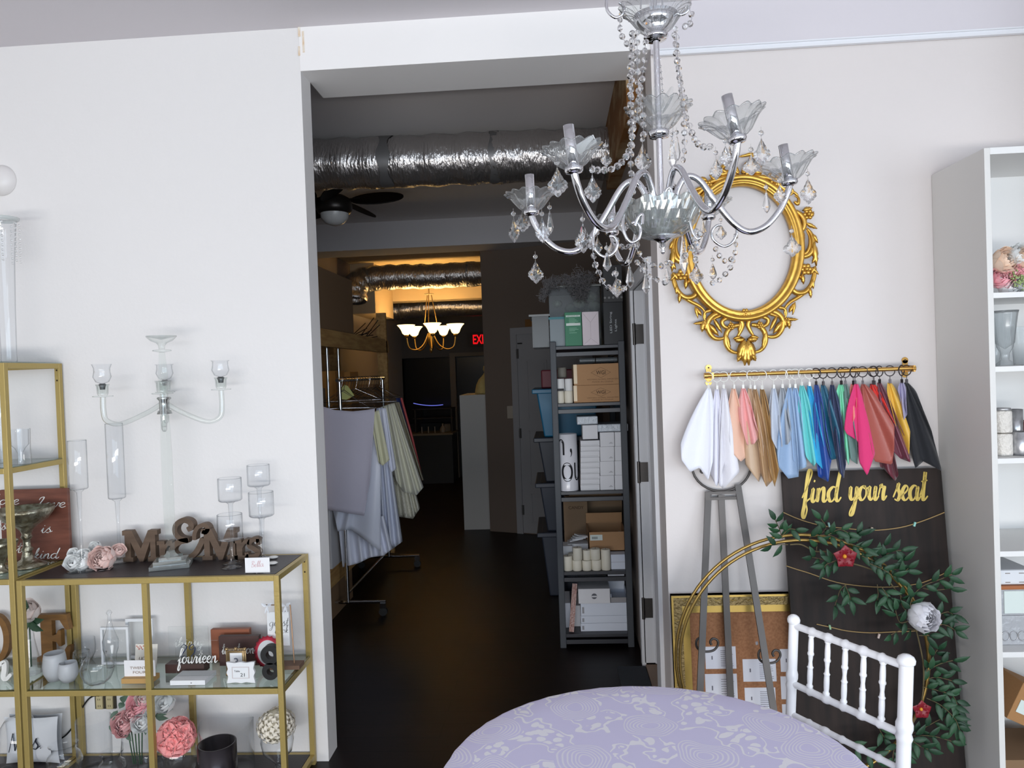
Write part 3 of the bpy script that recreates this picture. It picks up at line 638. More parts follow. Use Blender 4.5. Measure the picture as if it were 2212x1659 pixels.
L_(drape(z4, [(60, 414), (150, 440), (240, 447), (310, 440), (355, 432)], [(85, 945), (150, 958), (240, 972), (300, 982), (330, 800)], 5.0, 1.5, .006), lil, 'lilac folded cloth at the front of the rolling rack')
L_(drape(z4, [(130, 760), (250, 700), (330, 460), (385, 440)], [(140, 950), (165, 1062), (230, 1050), (385, 1165)], 5.07, 3, .015), sat, 'white satin cloth showing just below the lilac folded cloth')
L_(drape(z4, [(165, 1000), (260, 1020), (340, 1000), (400, 980)], [(190, 1245), (270, 1225), (330, 1195), (400, 1185), (445, 1150)], 5.16, 5, .03), sat, 'white satin hem gathered in deep folds at the bottom of the rack')
L_(drape(z4, [(335, 600), (365, 430), (395, 425)], [(310, 1130), (400, 1150), (440, 1155), (498, 1112)], 5.22, 4, .03), mat('white_satin_wide', (212, 216, 230), .4), 'wide white satin cloth flaring to the right below the cream one')
L_(drape(z4, [(330, 470), (350, 450), (375, 440)], [(375, 710), (395, 725), (430, 695)], 5.03, 2, .008), crm, 'narrow cream cloth beside the lilac folded cloth')
L_(drape(z4, [(372, 430), (400, 430), (412, 430)], [(420, 720), (440, 760), (465, 740)], 5.2, 2, .01), sat, 'slim white satin fold between the cream and ivory cloths')
L_(drape(z4, [(385, 425), (430, 410), (455, 405)], [(440, 760), (500, 860), (570, 875), (604, 835)], 5.45, 4, .04), ivo, 'long ivory organza cloth sloping out to the right')
L_(drape(z4, [(395, 420), (420, 415), (445, 408)], [(435, 960), (470, 985), (550, 997), (586, 942)], 5.52, 5, .03), lace, 'ivory lace edged cloth with a ragged corner under the organza')
L_(drape(z4, [(425, 410), (460, 400), (480, 400)], [(540, 780), (580, 800), (606, 800)], 5.62, 3, .03), bge, 'beige crochet textured cloth behind the ivory organza')
q = drape(z4, [(462, 380), (478, 378), (490, 378)], [(556, 690), (575, 740), (590, 775)], 5.74, 1, .01)
o = L_(q, nav, 'navy blue cloth with a red edge, rearmost on the rolling rack')
MB().tube([z4(490, 378, 5.72), z4(545, 580, 5.72), z4(592, 775, 5.72)], .01, 6).build('red_edging', redc, o)

mb = MB()
for x in (900, 1010): q_ = P(x, 662, 11); mb.box(q_.x - .01, q_.x + .01, 10.99, 11.01, q_.z + .13, 3.1)
mb.build('hanging_strap', FOIL, fd)
# ================================================================ BLACK STORAGE RACK BY THE SIDE DOOR
z5 = Zm(1120, 560, 4.147); z6 = Zm(1140, 940, 3.073)
RF, RB = 4.48, 5.38
rx0 = (P(1188, 760, RF).x + P(1210, 1390, RF).x) / 2; rx1 = (P(1349, 760, RF).x + P(1371, 1390, RF).x) / 2
rack_m = mat('charcoal_plastic', (62, 66, 72), .55, bump=(200, .1)); rack_d = mat('charcoal_shelf', (42, 43, 50), .4)
lev = [P(1270, 746, RF).z, P(1275, 870, RF).z, P(1280, 1061, RF).z, P(1285, 1235, RF).z, P(1290, 1370, RF).z]
root = thing('storage_rack', 'five tier charcoal plastic storage rack beside the side doorway', 'rack', ((rx0 + rx1) / 2, (RF + RB) / 2, 0))
for x in (rx0, rx1 - .038):
    for y in (RF, RB - .04): MB().box(x, x + .038, y, y + .04, 0, lev[0] + (.03 if x == rx0 else .02)).build('post', rack_m, root, bevel=.004)
for z in lev:
    mb = MB().box(rx0 + .03, rx1 - .03, RF + .004, RB - .004, z - .02, z)
    mb.box(rx0 + .036, rx1 - .036, RF + .008, RF + .03, z - .062, z - .036).box(rx0 + .01, rx0 + .03, RF + .04, RB - .04, z - .06, z).box(rx1 - .03, rx1 - .01, RF + .04, RB - .04, z - .06, z)
    mb.build('shelf', rack_d, root, bevel=.002)
def sb(zf, x0, y0, x1, y1, dY, dep, lv, name, m_, label, cat, group=None, parts=None, dz=0, bev=.002):
    """a box on rack level lv, front face at RF+dY; dz lifts it onto what carries it"""
    Y = RF + dY; k = zf.m(Y); c = zf((x0 + x1) / 2, y1, Y); w = (x1 - x0) * k; h = (y1 - y0) * k; zb = lev[lv] + .0005 + dz
    mb = MB().box(c.x - w / 2, c.x + w / 2, Y, Y + dep, zb, zb + h)
    if parts is None: o = mb.build(name, m_, label=label, cat=cat, group=group, bevel=bev); return o, (c.x, Y, zb, w, h)
    r = thing(name, label, cat, (c.x, Y + dep / 2, zb), group); mb.build(parts, m_, r, bevel=bev); return r, (c.x, Y, zb, w, h)
wcart = mat('white_card', (218, 218, 222), .7); wcart2 = mat('white_card_blueish', (214, 220, 232), .7); ink = mat('dark_ink', (40, 38, 40), .7); kraft = mat('kraft_carton', (176, 136, 98), .85, bump=(100, .1))
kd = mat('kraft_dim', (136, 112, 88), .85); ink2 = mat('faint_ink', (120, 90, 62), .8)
# level 0, on top
tote_clear = glass_thin('cloudy_plastic', (190, 198, 196), (110, 118, 118), .5, .25, .06)
r, q = sb(z5, 285, 235, 745, 770, .30, .5, 0, 'clear_storage_bin', tote_clear, 'large cloudy plastic bin stuffed with clear wrap on top of the storage rack', 'bin', parts='bin_body')
MB().box(q[0] - q[3] / 2 - .012, q[0] + q[3] / 2 + .012, q[1] - .012, q[1] + .512, q[2] + q[4], q[2] + q[4] + .012).build('lid', mat('grey_lid', (120, 124, 122), .5), r)
mb = MB(); rnd = random.Random(2)
for i in range(26):
    c = Vector((q[0] + rnd.uniform(-.42, .42) * q[3], q[1] + rnd.uniform(.06, .3), q[2] + rnd.uniform(.05, .9) * q[4])); mb.ball(c, rnd.uniform(.03, .05), 7, (1, .8, .8))
mb.build('wrap_bundle', mat('green_grey_wrap', (128, 135, 118), .25, bump=(50, .8)), r)
r, q = sb(z5, 285, 525, 425, 775, .05, .22, 0, 'teal_lidded_bin', mat('grey_blue_bin', (104, 116, 122), .35), 'small greyish bin with teal lid left of the green box', 'bin', parts='bin_body')
MB().box(q[0] - q[3] / 2 - .004, q[0] + q[3] / 2 + .004, q[1] - .004, q[1] + .225, q[2] + q[4] - .004, q[2] + q[4] + .01).build('lid', mat('teal_lid', (40, 120, 130), .5), r)
Yq = RF + .34; c = z5(212, 835, Yq); k = z5.m(Yq)
r = thing('clear_plastic_tub', 'clear plastic tub stood on the rack top overhanging its left side', 'tub', (c.x, Yq, lev[0]))
r2 = MB().box(c.x - 70 * k, c.x + 70 * k, RF + .06, RF + .45, lev[0] + .001, lev[0] + .19); r2.build('tub_body', mat('tub_plastic', (104, 106, 106), .3, alpha=.7), r)
MB().box(c.x - 95 * k, c.x + 82 * k, RF + .05, RF + .46, lev[0] + .19, lev[0] + .202).build('lid', mat('tub_lid', (118, 120, 120), .4), r)
gm = mat('green_box_card', (32, 120, 84), .5); wl = mat('label_white', (215, 225, 220), .6)
r, q = sb(z5, 422, 475, 572, 775, .0, .14, 0, 'green_product_box', gm, 'green product box with white lettering bands on top of the rack', 'box', parts='carton')
mb = MB()
for y, h in ((.86, .05), (.60, .075)): mb.box(q[0] - q[3] * .42, q[0] + q[3] * .42, q[1] - .0012, q[1], q[2] + q[4] * y, q[2] + q[4] * (y + h))
mb.build('label_band', wl, r); mb = MB()
for i, y in enumerate((.80, .76, .72, .68, .52, .48, .44, .38)): mb.box(q[0] - q[3] * .25, q[0] + q[3] * (.1 + .2 * ((i * 7) % 3) / 2), q[1] - .0012, q[1], q[2] + q[4] * y, q[2] + q[4] * (y + .012))
mb.build('lettering', mat('pale_green_ink', (150, 200, 175), .6), r)
mb = MB(); text(mb, 'LED LIGHT SET', (q[0], q[1] - .0014, q[2] + q[4] * .885), .006, width=q[3] * .7); mb.build('title_lettering', gm, r)
r, q = sb(z5, 578, 470, 725, 768, .0, .14, 0, 'white_envelope_box', mat('pinkish_white_card', (222, 212, 218), .7), 'plain white box with folded envelope end beside the green box', 'box', parts='carton')
mb = MB(); f = mat('fold_line', (190, 178, 184), .8)
for a, b in (((-.5, .5), (0, .18)), ((.5, .5), (0, .18)), ((0, .18), (0, -.3)), ((0, -.3), (-.5, -.5)), ((0, -.3), (.5, -.5))):
    mb.tube([(q[0] + a[0] * q[3], q[1], q[2] + q[4] * (.5 + a[1])), (q[0] + b[0] * q[3], q[1], q[2] + q[4] * (.5 + b[1]))], .0008, 4)
mb.build('flap_crease', f, r)
r, q = sb(z5, 770, 392, 945, 768, .02, .2, 0, 'black_lights_box', mat('black_shiny_card', (24, 25, 28), .42, spec=.3), 'shiny black box of string lights standing at the right end of the rack top', 'box', parts='carton')
mb = MB(); text(mb, 'LED String', (q[0] - q[3] * .12, q[1] - .001, q[2] + q[4] * .52), q[3] * .14, u=(0, 0, 1), v=(-1, 0, 0), width=q[4] * .5)
text(mb, 'Lights', (q[0] + q[3] * .12, q[1] - .001, q[2] + q[4] * .45), q[3] * .13, u=(0, 0, 1), v=(-1, 0, 0), width=q[4] * .28); mb.build('lettering', mat('silver_print', (180, 185, 190), .4), r)
h0 = q[4]
r, q2 = sb(z5, 765, 60, 935, 390, .03, .2, 0, 'black_bulb_box', mat('black_matt_card', (26, 25, 28), .5), 'matt black box stacked on the shiny black string lights box', 'box', parts='carton', dz=h0)
mb = MB(); 
for i in range(5): mb.lathe((q2[0] - .05 + i * .025, q2[1] - .001, q2[2] + .028), [(.006, 0), (.003, 0)], 10, Matrix(((1, 0, 0), (0, 0, 1), (0, 1, 0))))
mb.build('printed_icons', mat('icon_print', (150, 150, 150), .5), r)
# wire and twig tangle
mb = MB(); rnd = random.Random(5)
def tangle(mb, c, rad, n, ln, sq=(1, .6, 1), r_=.0016):
    for i in range(n):
        d = Vector((rnd.gauss(0, 1), rnd.gauss(0, 1), rnd.gauss(0, 1))).normalized(); p = c + Vector((d.x * sq[0], d.y * sq[1], d.z * sq[2])) * rad * rnd.uniform(.3, 1.05)
        e = Vector((rnd.gauss(0, 1), rnd.gauss(0, 1), rnd.gauss(0, 1))).normalized(); f_ = Vector((rnd.gauss(0, 1), rnd.gauss(0, 1), rnd.gauss(0, 1))).normalized()
        mb.tube([p, p + e * ln * .5, p + e * ln + f_ * ln * .3], r_, 3, cap=False)
Yt = RF + .25
for (x, y, r_, n) in ((545, 250, 110, 420), (545, 175, 95, 260), (640, 160, 60, 130), (430, 190, 60, 150), (340, 205, 60, 170), (265, 225, 60, 170), (235, 300, 50, 120), (215, 350, 35, 60), (560, 330, 60, 120)):
    tangle(mb, z5(x, y, Yt), r_ * z5.m(Yt), n, .022)
mb.build('twig_tangle', mat('grey_wire_twigs', (120, 118, 120), .6), label='grey tangle of thin spiky twigs draped over the large cloudy bin', cat='twigs')
# level 1: candles and WGI cartons
for zi, (y0, y1, lab, dz_) in enumerate(((1128, 1282, 'lower WGI printed kraft carton on the second rack shelf', 0), (935, 1122, 'upper WGI printed kraft carton, stacked on the lower one', None))):
    if dz_ is None: dz_ = prev
    r, q = sb(z5, 500, y0, 915, y1, .03, .5, 1, 'kraft_carton', kraft, lab, 'carton', 'WGI cartons on the storage rack', parts='carton_body', dz=dz_)
    mb = MB(); cx, cz = q[0] + q[3] * .08, q[2] + q[4] * .58; dx, dz2 = q[3] * .21, q[4] * .25
    for a, b in (((-dx, 0), (0, dz2)), ((0, dz2), (dx, 0)), ((dx, 0), (0, -dz2)), ((0, -dz2), (-dx, 0))): mb.bar((cx + a[0], q[1] - .0006, cz + a[1]), (cx + b[0], q[1] - .0006, cz + b[1]), .0012, .0012)
    text(mb, 'WGI', (cx, q[1] - .001, cz), q[4] * .19, width=q[3] * .2, bold=.01); mb.build('printed_logo', mat('brown_ink', (84, 62, 44), .8), r)
    mb = MB(); text(mb, 'WESTERN GLOBAL IMPORTERS', (cx + .01, q[1] - .001, q[2] + q[4] * .26), q[4] * .06, width=q[3] * .68); text(mb, 'MADE IN CHINA', (cx + .01, q[1] - .001, q[2] + q[4] * .14), q[4] * .06, width=q[3] * .45)
    mb.build('lettering', ink2, r); MB().box(q[0] - q[3] / 2 - .001, q[0] - q[3] / 2 + .02, q[1] - .001, q[1] + .4, q[2] + .01, q[2] + q[4]).build('tape', tape, r); prev = q[4] + .001
wr = mat('clear_cellophane', (120, 126, 130), .2, alpha=.6)
for i, (x0, x1, l) in enumerate(((545, 685, 'left'), (690, 885, 'right'))):
    c = z5((x0 + x1) / 2, 890, RF + .14); mb = MB(); zz = lev[1] + .001 + prev + 154 * z5.m(RF) + .016 * 0
    zz = lev[1] + (1282 - 932) * z5.m(RF + .03) + .018; w_ = (x1 - x0) / 2 * z5.m(RF)
    mb.tube([(c.x - w_, RF + .14, zz), (c.x, RF + .14, zz), (c.x + w_, RF + .14, zz)], .016, 12); mb.build('cellophane_roll', wr, label='%s roll of clear wrap lying on the upper WGI carton' % l, cat='roll', group='clear rolls above the WGI cartons')
wax = mat('ivory_wax', (232, 226, 210), .6); wax2 = mat('white_wax', (228, 228, 228), .6); wick = mat('wick', (50, 45, 40), .8)
def candle(zf, x, yb, yt, rp, dY, zb, label, group, mm=wax, wk=True):
    Y = RF + dY; k = zf.m(Y); c = zf(x, yb, Y); h = (yb - yt) * k; r_ = rp * k; root = thing('pillar_candle', label, 'candle', (c.x, Y, zb), group)
    MB().lathe((c.x, Y, zb), [(r_ * .94, 0), (r_, .002), (r_, h - .003), (r_ * .92, h), (r_ * .75, h - .002), (0, h - .003)], 22).build('wax_body', mm, root)
    if wk: MB().tube([(c.x, Y, zb + h - .004), (c.x + .001, Y, zb + h + .006)], .0012, 5).build('wick', wick, root)
    return h
L1 = lev[1] + .0005; gz = 'candles beside the WGI cartons'
ha = candle(z5, 378, 1290, 1180, 34, .05, L1, 'short ivory candle at the left post, bottom layer beside the cartons', gz)
hb_ = candle(z5, 452, 1290, 1180, 38, .05, L1, 'short ivory candle touching the lower carton, bottom layer', gz)
candle(z5, 378, 1178, 1068, 36, .05, L1 + ha, 'ivory candle in a labelled wrap, standing on the bottom left candle', gz, wax2)
candle(z5, 452, 1178, 1070, 34, .05, L1 + hb_, 'white candle standing on the bottom right candle beside the cartons', gz, wax2)
candle(z5, 392, 1068, 975, 40, .14, L1 + ha * 2.05, 'dim greyish candle on top behind the labelled ivory candle', gz, mat('grey_wax', (130, 126, 118), .6))
c = z5(378, 1155, RF + .015); MB().box(c.x - .02, c.x + .02, RF + .012, RF + .016, L1 + ha + .002, L1 + ha + .014).build('barcode_sticker', ink, label='dark barcode sticker on the wrapped ivory candle', cat='sticker')
# level 2: small white boxes, print roll
L2 = lev[2]
def stack(x0, x1, ys, lab, grp, dY=.03, dep=.3, cat='box', logo=True, mm=wcart):
    n = len(ys) - 1; base = ys[0]; acc = 0
    for i in range(n):
        posn = ['bottom', 'second', 'third', 'fourth', 'fifth', 'sixth', 'seventh', 'eighth', 'ninth', 'tenth'][i]
        if i == n - 1: posn = 'topmost'
        r, q = sb(z6, x0, ys[i + 1] + 1, x1, ys[i], dY, dep, 2, 'white_carton', mm, '%s %s' % (posn, lab), cat, grp, parts='carton', dz=acc)
        if logo:
            mb = MB(); c = Vector((q[0] + q[3] * .26, q[1] - .0012, q[2] + q[4] * .22))
            mb.box(c.x - .012, c.x + .012, c.y, c.y + .001, c.z - .001, c.z + .001).tube([c + Vector((-.006, 0, .002)), c + Vector((0, 0, .008)), c + Vector((.006, 0, .002))], .001, 4); mb.build('printed_mark', mat('grey_print', (150, 150, 155), .7), r)
        else:
            MB().box(q[0] - q[3] * .46, q[0] + q[3] * .42, q[1] - .0008, q[1], q[2] + q[4] * .2, q[2] + q[4] * .24).build('flap_line', mat('grey_line', (170, 170, 172), .8), r)
        acc += q[4] + .0006
    return acc
stack(352, 478, [368, 330, 292, 256, 218, 182, 146, 106, 72, 34], 'flat white carton of the left stack on the middle rack shelf', 'flat white cartons on the middle shelf', logo=False)
a1_ = stack(482, 576, [368, 272, 177, 80, -15], 'square white carton of the middle column on the middle shelf', 'square cartons, middle column')
stack(580, 664, [368, 272, 177, 80, -15], 'square white carton of the right column by the rack post', 'square cartons, right column')
r, q = sb(z6, 366, -61, 466, 32, .02, .2, 2, 'white_carton', wcart, 'small square white carton sitting on the left flat stack', 'box', parts='carton', dz=(368 - 34) * z6.m(RF + .03) + .006)
clr = mat('clear_plastic_pack', (185, 192, 200), .2, bump=(60, .6))
zt5 = (1650 - 1480) / 4.147
sb(z6, 328, -118, 466, -64, .02, .2, 2, 'plastic_pack', clr, 'crinkled clear plastic pack on the small square carton', 'pack', dz=(368 - 34 + 95) * z6.m(RF + .03) + .008, bev=.006)
sb(z6, 450, -150, 664, -100 , .04, .22, 2, 'plastic_pack', clr, 'clear lidded plastic tray on top of the square white cartons', 'pack', dz=a1_ + .002, bev=.006)
Y = RF + .075; c = z6(272, 380, Y); k = z6.m(Y); hh = 372 * k; rr = 66 * k
r = thing('printed_vinyl_roll', 'thick white roll with big black letters standing at the left post', 'roll', (c.x, Y, L2))
MB().lathe((c.x, Y, L2 + .001), [(rr, 0), (rr, hh), (rr * .96, hh), (rr * .96, .01)], 40).build('roll_body', mat('glossy_white_vinyl', (226, 226, 232), .15), r)
mb = MB()
def wrapt(body, cx, cz, h, w):
    t = MB(); text(t, body, (0, 0, 0), h, width=w, bold=-.005)
    for f_ in t.f: pass
    vs = [Vector((c.x + (rr + .0015) * math.sin((p.x + cx) / rr), Y - (rr + .0015) * math.cos((p.x + cx) / rr), L2 + cz + p.z)) for p in t.v]
    mb.add(vs, t.f)
wrapt('n', -.045, hh * .78, hh * .28, .055); wrapt(',', .022, hh * .68, hh * .15, .013); wrapt('p', -.09, hh * .33, hh * .42, .05); wrapt('o', -.005, hh * .34, hh * .34, .07); wrapt('u', .065, hh * .34, hh * .32, .05)
mb.build('lettering', mat('black_print', (22, 22, 28), .4), r)
sb(z6, 200, -130, 330, 40, .5, .3, 2, 'dark_teal_bin', mat('deep_teal_plastic', (18, 58, 62), .4), 'dark teal bin at the back of the middle rack shelf', 'bin', dz=0.05)
# level 3
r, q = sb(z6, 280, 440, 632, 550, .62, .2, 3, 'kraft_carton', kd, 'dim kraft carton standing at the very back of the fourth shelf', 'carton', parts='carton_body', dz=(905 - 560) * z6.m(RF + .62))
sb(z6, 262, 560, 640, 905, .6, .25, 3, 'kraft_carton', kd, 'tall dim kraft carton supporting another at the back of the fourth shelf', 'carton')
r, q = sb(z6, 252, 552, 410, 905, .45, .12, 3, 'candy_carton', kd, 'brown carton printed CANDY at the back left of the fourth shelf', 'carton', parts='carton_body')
MB(); mb = MB(); text(mb, 'CANDY', (q[0] + .005, q[1] - .001, q[2] + q[4] * .87), .02, width=.1, bold=.01); mb.build('lettering', mat('brown_ink', (84, 62, 44), .8), r)
r, q = sb(z6, 555, 793, 664, 892, .04, .3, 3, 'white_flat_carton', wcart2, 'pair of flat white cartons under the open kraft box, fourth shelf', 'carton', parts='carton_body')
MB().box(q[0] - q[3] / 2 - .001, q[0] + q[3] / 2, q[1] - .001, q[1], q[2] + q[4] * .48, q[2] + q[4] * .5).build('edge_line', mat('grey_line', (170, 170, 172), .8), r); h1 = q[4] + .001
Yk = RF + .12; kk = z6.m(Yk); cA = z6(530, 760, Yk); w_ = 125 * kk; zb = lev[3] + h1
r = thing('open_kraft_box', 'open kraft box with a barcode label, holding round white candles', 'box', (cA.x, Yk + .15, zb))
mb = MB().box(cA.x - w_, cA.x + w_, Yk, Yk + .006, zb, zb + 130 * kk).box(cA.x - w_, cA.x + w_, Yk + .28, Yk + .286, zb, zb + 200 * kk).box(cA.x - w_, cA.x - w_ + .006, Yk, Yk + .28, zb, zb + 130 * kk).box(cA.x + w_ - .006, cA.x + w_, Yk, Yk + .28, zb, zb + 130 * kk).box(cA.x - w_, cA.x + w_, Yk, Yk + .28, zb, zb + .006)
mb.build('box_walls', kraft, r); MB().box(cA.x - w_ * .9, cA.x - w_ * .25, Yk - .001, Yk, zb + 75 * kk, zb + 112 * kk).build('barcode_label', wl, r)
mb = MB()
for i in range(9): mb.box(cA.x - w_ * .8 + i * .004, cA.x - w_ * .8 + i * .004 + .002, Yk - .0016, Yk, zb + 84 * kk, zb + 100 * kk)
mb.build('barcode', ink, r)
for i in range(4):
    x = cA.x - w_ * .78 + i * w_ * .5; MB().lathe((x, Yk + .05 + .02 * (i % 2), zb + .007), [(.02, 0), (.021, .05), (.018, .085), (.01, .1), (0, .102)], 14).build('round_candle', wax2, label='round white candle in the open kraft box, %s from its left side' % ['first', 'second', 'third', 'fourth'][i], cat='candle', group='candles in the open kraft box')
L3 = lev[3] + .0005; g3 = 'ivory candles on the fourth rack shelf'
candle(z6, 268, 908, 812, 31, .05, L3, 'leftmost ivory pillar candle on the fourth shelf', g3)
h_ = candle(z6, 330, 915, 846, 31, .045, L3, 'ivory candle carrying another, next to the leftmost candle', g3, wk=False)
candle(z6, 332, 845, 762, 31, .045, L3 + h_, 'ivory candle stacked highest on the second bottom candle', g3)
h_ = candle(z6, 394, 912, 846, 31, .045, L3, 'third short ivory candle of the bottom line on the fourth shelf', g3, wk=False)
candle(z6, 394, 845, 778, 26, .05, L3 + h_, 'narrow cream candle stacked on the third bottom candle', g3)
h_ = candle(z6, 457, 910, 842, 32, .045, L3, 'fourth short ivory candle of the bottom line on the fourth shelf', g3, wk=False)
candle(z6, 450, 842, 770, 33, .05, L3 + h_, 'wide ivory candle stacked on the fourth bottom candle', g3)
candle(z6, 521, 908, 772, 31, .045, L3, 'tall ivory pillar candle rightmost on the fourth shelf', g3)
candle(z6, 300, 860, 765, 30, .11, L3, 'ivory candle tucked behind the front row, second from left', g3); candle(z6, 375, 860, 755, 28, .12, L3, 'ivory candle tucked behind the narrow cream candle', g3)
wp = mat('white_paper_pack', (222, 224, 228), .6)
o, q = sb(z6, 230, 722, 300, 850, .16, .12, 3, 'white_paper_pack', wp, 'upright white paper packet behind the leftmost candle', 'packet')
mb = MB(); c = z6(335, 715, RF + .2)
for i in range(4): mb.cbox((c.x - .01 + .012 * i, RF + .24, L3 + .145 + .008 * i), .085, .05, .006, .2 * i, .05, .12 * (i - 1.5))
mb.build('tissue_bundle', wp, label='loose white tissue packets on the packet behind the candles', cat='tissue')
sb(z6, 270, 750, 410, 880, .2, .12, 3, 'white_paper_pack', wp, 'wide white packet carrying the tissue, behind the stacked candles', 'packet')
# level 4
L4 = lev[4]
hh = 0
for i, (y0, y1, lab) in enumerate(((1255, 1308, 'bottom'), (1205, 1254, 'second'), (1120, 1204, 'top'))):
    r, q = sb(z6, 354, y0, 676, y1, .05, .4, 4, 'white_flat_carton', wcart2, '%s wide white carton of the pile on the lowest rack shelf' % lab, 'carton', 'wide white cartons on the lowest shelf', parts='carton_body', dz=hh)
    MB().box(q[0] - q[3] * .47, q[0] - q[3] * .43, q[1] - .001, q[1], q[2] + q[4] * .2, q[2] + q[4] * .7).build('printed_code', mat('grey_print', (150, 150, 155), .7), r); hh += q[4] + .0008
r, q = sb(z6, 338, 1020, 548, 1118, .04, .3, 4, 'white_drawer_box', wcart, 'white box with a round window, open on top, lowest shelf', 'box', parts='carton', dz=hh)
MB().lathe((q[0], q[1] - .0015, q[2] + q[4] * .5), [(0, 0), (.017, 0)], 24, Matrix(((1, 0, 0), (0, 0, 1), (0, 1, 0)))).build('round_window', mat('dark_round_window', (90, 92, 100), .2), r)
MB().box(q[0] - .016, q[0] + .016, q[1] - .0035, q[1] - .002, q[2] + q[4] * .44, q[2] + q[4] * .54).build('printed_band', wcart, r)
mb = MB(); Yk = RF + .06; c = z6(608, 1118, Yk); k = z6.m(Yk); zb = L4 + hh + .0005; w_ = 56 * k
r = thing('open_white_tray', 'open white carton tray beside the round window box, lowest shelf', 'box', (c.x, Yk, zb))
MB().box(c.x - w_, c.x + w_, Yk, Yk + .3, zb, zb + .004).box(c.x - w_, c.x - w_ + .004, Yk, Yk + .3, zb, zb + .05).box(c.x + w_ - .004, c.x + w_, Yk, Yk + .3, zb, zb + .05).box(c.x - w_, c.x + w_, Yk + .2, Yk + .204, zb, zb + 125 * k).build('tray', wcart2, r)
MB().box(c.x - w_, c.x + w_, Yk - .003, Yk, zb, zb + 32 * k).build('front_flap', mat('grey_flap', (150, 148, 150), .8), r)
mb = MB(); a = z6(290, 1302, RF + .04); b_ = z6(312, 985, RF + .1); a.z = L4 + .004
MB().bar(a, b_, .03, .02, (0, 1, 0)).build('wrapped_taper_pack', mat('pinkish_brown_wrap', (150, 108, 98), .25, bump=(60, .6)), label='pinkish brown cellophane pack leaning upright on the lowest shelf', cat='pack')
sb(z6, 246, 1050, 286, 1215, .12, .25, 4, 'white_narrow_box', wcart2, 'narrow whitish box behind the leaning brown pack, lowest shelf', 'box', dz=0)
sb(z6, 300, 1110, 352, 1250, .14, .25, 4, 'white_narrow_box', wcart, 'grey white box between the leaning pack and the carton pile', 'box', dz=0)
# totes in a stack to the left behind the rack
tb = [(mat('dark_blue_tote', (46, 52, 66), .45), 'lowest dark blue grey tote of the stack behind the rack'), (mat('dark_blue_tote', (46, 52, 66), .45), 'second dark tote of the stack, just above the lowest one'),
      (mat('navy_tote', (44, 50, 62), .45), 'third dark tote of the stack, under the bright blue one'), (mat('bright_blue_tote', (20, 110, 150), .4), 'bright blue tote on top of the dark tote stack')]
YT = 5.5; x1 = P(1215, 1100, YT).x; zb = 0
for i, (mm, lab) in enumerate(tb):
    x0 = P(1190, 1100, YT).x - .06; yt = [1150, 1043, 945, 840][i]; zt_ = P(1175, yt, YT).z; h = zt_ - zb if i else zt_
    r = thing('storage_tote', lab, 'tote', (x1, YT + .25, zb), 'stacked totes behind the storage rack'); lo = x0 - .0; mb = MB()
    a, b2 = (x0 + .03, x1 + .25), (x0 - .02, x1 + .3)
    mb.add([(a[0], YT + .03, zb), (a[1], YT + .03, zb), (a[1], YT + .55, zb), (a[0], YT + .55, zb), (b2[0], YT, zt_), (b2[1], YT, zt_), (b2[1], YT + .58, zt_), (b2[0], YT + .58, zt_)],
           [(0, 3, 2, 1), (0, 1, 5, 4), (1, 2, 6, 5), (2, 3, 7, 6), (3, 0, 4, 7), (4, 5, 6, 7)]); mb.build('tub', mm, r, bevel=.01)
    MB().box(b2[0] - .03, b2[1] + .02, YT - .02, YT + .6, zt_ - .035, zt_ - .001).build('rim', mm, r, bevel=.006); zb = zt_ + .0005
c = P(1183, 820, YT); MB().box(c.x - .05, c.x + .2, YT + .1, YT + .4, zb, zb + .14).build('red_bin', mat('dark_red_plastic', (110, 30, 45), .5), label='dim red container on top of the bright blue tote', cat='bin', bevel=.01)
# ================================================================ GOLD SHELVES ON THE LEFT AND WHAT STANDS ON THEM
zA = Zm(0, 620, 2.633); zB = Zm(0, 1180, 2.989)
gold = mat('gold_painted_metal', (178, 156, 94), .4, .35, bump=(90, .08)); blktop = mat('black_brown_top', (46, 40, 42), .45, bump=(120, .1))
glass = glass_thin('clear_glass', edge=(195, 200, 205)); gl_shelf = glass_thin('glass_shelf', (244, 250, 248), (170, 200, 192), base=.03)
gl_dark = glass_thin('thick_clear_glass', (251, 252, 253), (150, 156, 164), base=.01)
S0, S1 = 2.83, 3.18; t_ = .022
zs_top = P(320, 1249, S0).z; zs_mid = P(320, 1491, S0).z; zs_bot = P(640, 1630, 3.16).z
lx0 = P(42, 1300, S0).x - t_ / 2; lx1 = P(604, 1300, S0).x; lxm = (P(316, 1300, S0).x + P(322, 1600, S0).x) / 2
print('low', lx0, lx1, zs_top, zs_mid, zs_bot)
